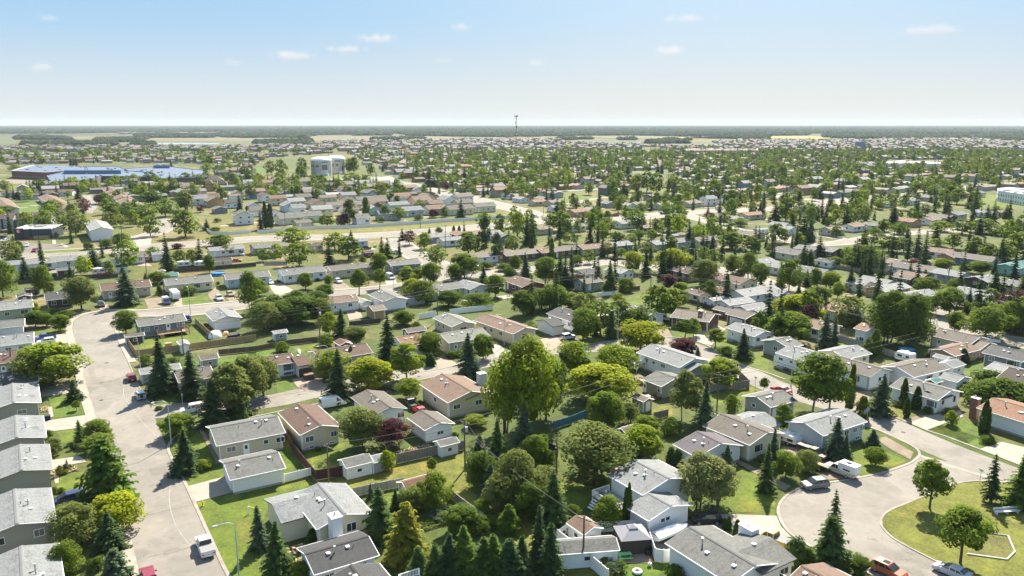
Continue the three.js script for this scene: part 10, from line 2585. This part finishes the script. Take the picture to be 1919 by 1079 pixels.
{
const r=rng(99),walls=[],roofs=[],crowns=[],spires=[],pick=(a)=>a[(r()*a.length)|0];
const wallG=gableWall(1,1,1,1.45,0.03,0),roofG=gableRoof(1,1,0.98,1.43,false);
const addH=(x,z,az,L,W,he,roof,wall)=>{const ry=(90 - az)*D2R,rc=hexRGB(ROOFS[roof]),wc=hexRGB(WALLS[wall]);walls.push([x,0,z,ry,L,he,W,wc.map((q)=>q*0.58)]);roofs.push([x,0,z,ry,L,he,W,rc.map((q)=>q*0.36)]);};
const addT=(x,z)=>{const s=r()<0.42,h=s?7 + 8*r():5 + 8*r();(s?spires:crowns).push([x,0,z,r()*6,h / 10*(s?0.95:1.1),h / 10,h / 10*(s?0.95:1.1),(s?pick(['s1','s2']):pick(['d1','d1','d2','d3','o1','y2']))]);};
const ru=[Math.sin(57*D2R),-Math.cos(57*D2R)],rv=[Math.sin(-33*D2R),-Math.cos(-33*D2R)];
const nearRoad=(x,z,w)=>FARROAD.some(([h,P])=>P.some(([a,b],i)=>{if (!i)return false;const [c,d]=P[i - 1],dx=a - c,dz=b - d,t=clamp(((x - c)*dx + (z - d)*dz)/ (dx*dx + dz*dz));return Math.hypot(x - c - dx*t,z - d - dz*t)<h + w;}));
for (let j=0;j<60;j++)for (let i=-60;i<140;i++){
const x=ru[0]*i*17.5 + rv[0]*j*31 + (r()- 0.5)*4.4,z=ru[1]*i*17.5 + rv[1]*j*31 + (r()- 0.5)*6,d=-z;
if (d<FAR_FROM||d>1650||Math.abs(x)>d*0.7 + 30||i % 9===0||(x<-d*0.27&&d>1550))continue;
if (NOHOUSE.some((P)=>inside(x,z,P))||nearRoad(x,z,9))continue;
addH(x,z,(r()<0.72?57:-33)+ (r()- 0.5)*6,11 + 5*r(),8.5 + 2*r(),r()<(x<0?0.3:0.12)?5.2:3.1,pick(['lg','lg','lg','mg','mg','tn','tn','pk','pk','br','wt','wt','or','wh','dg']),pick(['wh','wh','wh','wh','cr','bg','gy','tn','bl','pn']));
for (let k=0;k<3;k++)if (r()<(x<-180&&d>800?0.42:0.8)){const a=r()*6.283,q=9 + 6*r();addT(x + Math.cos(a)*q,z + Math.sin(a)*q);}
}
const cell=new Map(),put=(x,z,q)=>{const k=Math.floor(x / 16)+ ',' + Math.floor(z / 16);if (!cell.has(k))cell.set(k,[]);cell.get(k).push([x,z,q]);};
for (const s of SPOTS)put(...s);
for (const w of walls)put(w[0],w[2],8);
const free=(x,z,q)=>{const i=Math.floor(x / 16),j=Math.floor(z / 16);for (let a=-1;a<2;a++)for (let b=-1;b<2;b++)for (const [u,v,p]of cell.get((i + a)+ ',' + (j + b))||[])if (Math.hypot(x - u,z - v)<p + q)return false;return true;};
for (let i=0;i<16000;i++){
const d=290 + 1360*Math.sqrt(r()),x=(r()*2 - 1)*d*0.7,z=-d,n=fbm(x / 60,z / 60,2);
if (n<0.42||(d>560&&x<-d*0.12&&r()<0.72)||(d>700&&r()<0.35)||inside(x,z,NOTREE)||!free(x,z,2.2)||nearRoad(x,z,3)||NOHOUSE.some((P)=>inside(x,z,P)))continue;
addT(x,z);put(x,z,1.2);
}
for (const [dn,P]of TOWN){
const [x0,x1,z0,z1]=bounds(P),n=Math.min(2600,Math.round((x1 - x0)*(z1 - z0)/ 1300*dn));
for (let i=0;i<n;i++){const x=lerp(x0,x1,r()),z=lerp(z0,z1,r());if (!inside(x,z,P))continue;const s=Math.max(1,-z / 2300);addH(x,z,r()<0.6?57:-33,13*s,10*s,r()<0.6?5.6:3.6,pick(['tn','pk','wt','mg','br','lg','pu','wh']),pick(['wh','bg','cr','pn','lg','gy']));if (r()<0.4)addT(x + 14,z + 9*r());}
}
const far=new THREE.Group();far.name='far_town';tag(far,'far town of small pale houses reaching to the fields','town',null,'stuff');scene.add(far);
const white=std('far wall',[1,1,1]),white2=std('far roof',[1,1,1]);
instanced(far,'wall',wallG,white,walls);instanced(far,'roof',roofG,white2,roofs);
const wood=new THREE.Group();wood.name='far_trees';tag(wood,'far trees scattered through the distant streets','trees',null,'stuff');scene.add(wood);
const leaf=std('far foliage',[1,1,1],{vertexColors:true,roughness:1,transmission:0.4,thickness:0,specularIntensity:0.1,side:THREE.DoubleSide});
const tint=(l)=>l.map((e)=>{const v=0.85 + 0.3*r();return [...e.slice(0,7),FOL[e[7]].map((q)=>q*v*1.15)];});
PROTO.D.forEach(([g],i)=>instanced(wood,'crown',g.crown,leaf,tint(crowns.filter((_,k)=>k % 4===i))));
PROTO.S.forEach(([g],i)=>instanced(wood,'crown',g.crown,leaf,tint(spires.filter((_,k)=>k % 2===i))));
const clump=(()=>{const lv=new Leaves(rng(4)),q=rng(8);for (let i=0;i<110;i++){const d=rdir(q);d.y=Math.abs(d.y);const pt=V(d.x*0.62*(0.7 + 0.5*q()),d.y*0.95*(0.75 + 0.35*q()),d.z*0.62*(0.7 + 0.5*q()));lv.leaf(pt,d.clone().add(rdir(q).multiplyScalar(0.5)),rdir(q),0.34,0.26,tone(q,1));}return lv.geo();})();
const W=[];
for (const P of BELTS){
const [x0,x1,z0,z1]=bounds(P);let d=-z1;
while (d<-z0){
const s=clamp(d / 140,14,90);
for (let x=x0;x<x1;x +=s*0.8){const X=x + (r()- 0.5)*s,Z=-d + (r()- 0.5)*s;if (!inside(X,Z,P))continue;if (r()<0.2||fbm(X / 420,Z / 420,2)>0.66)continue;const h=7 + 5*r()+ s*0.04;W.push([X,-0.5,Z,r()*6,s*(0.8 + 0.5*r()),h,s*(0.8 + 0.5*r()),[0.062,0.090,0.052].map((q)=>q*(0.7 + 0.6*r()))]);}
d +=s*(d>6000?1.6:0.8);
}
}
const belt=new THREE.Group();belt.name='far_woods';tag(belt,'dark far woods and shelter belts on the plain','woods',null,'stuff');scene.add(belt);
instanced(belt,'crown',clump,leaf,W);
console.log('far houses',walls.length,'far trees',crowns.length,spires.length,'wood clumps',W.length);
}
scene.traverse((o)=>{if (o.isMesh&&o.name.endsWith('ground')===false)o.castShadow=true;});
renderer.render(scene,camera);
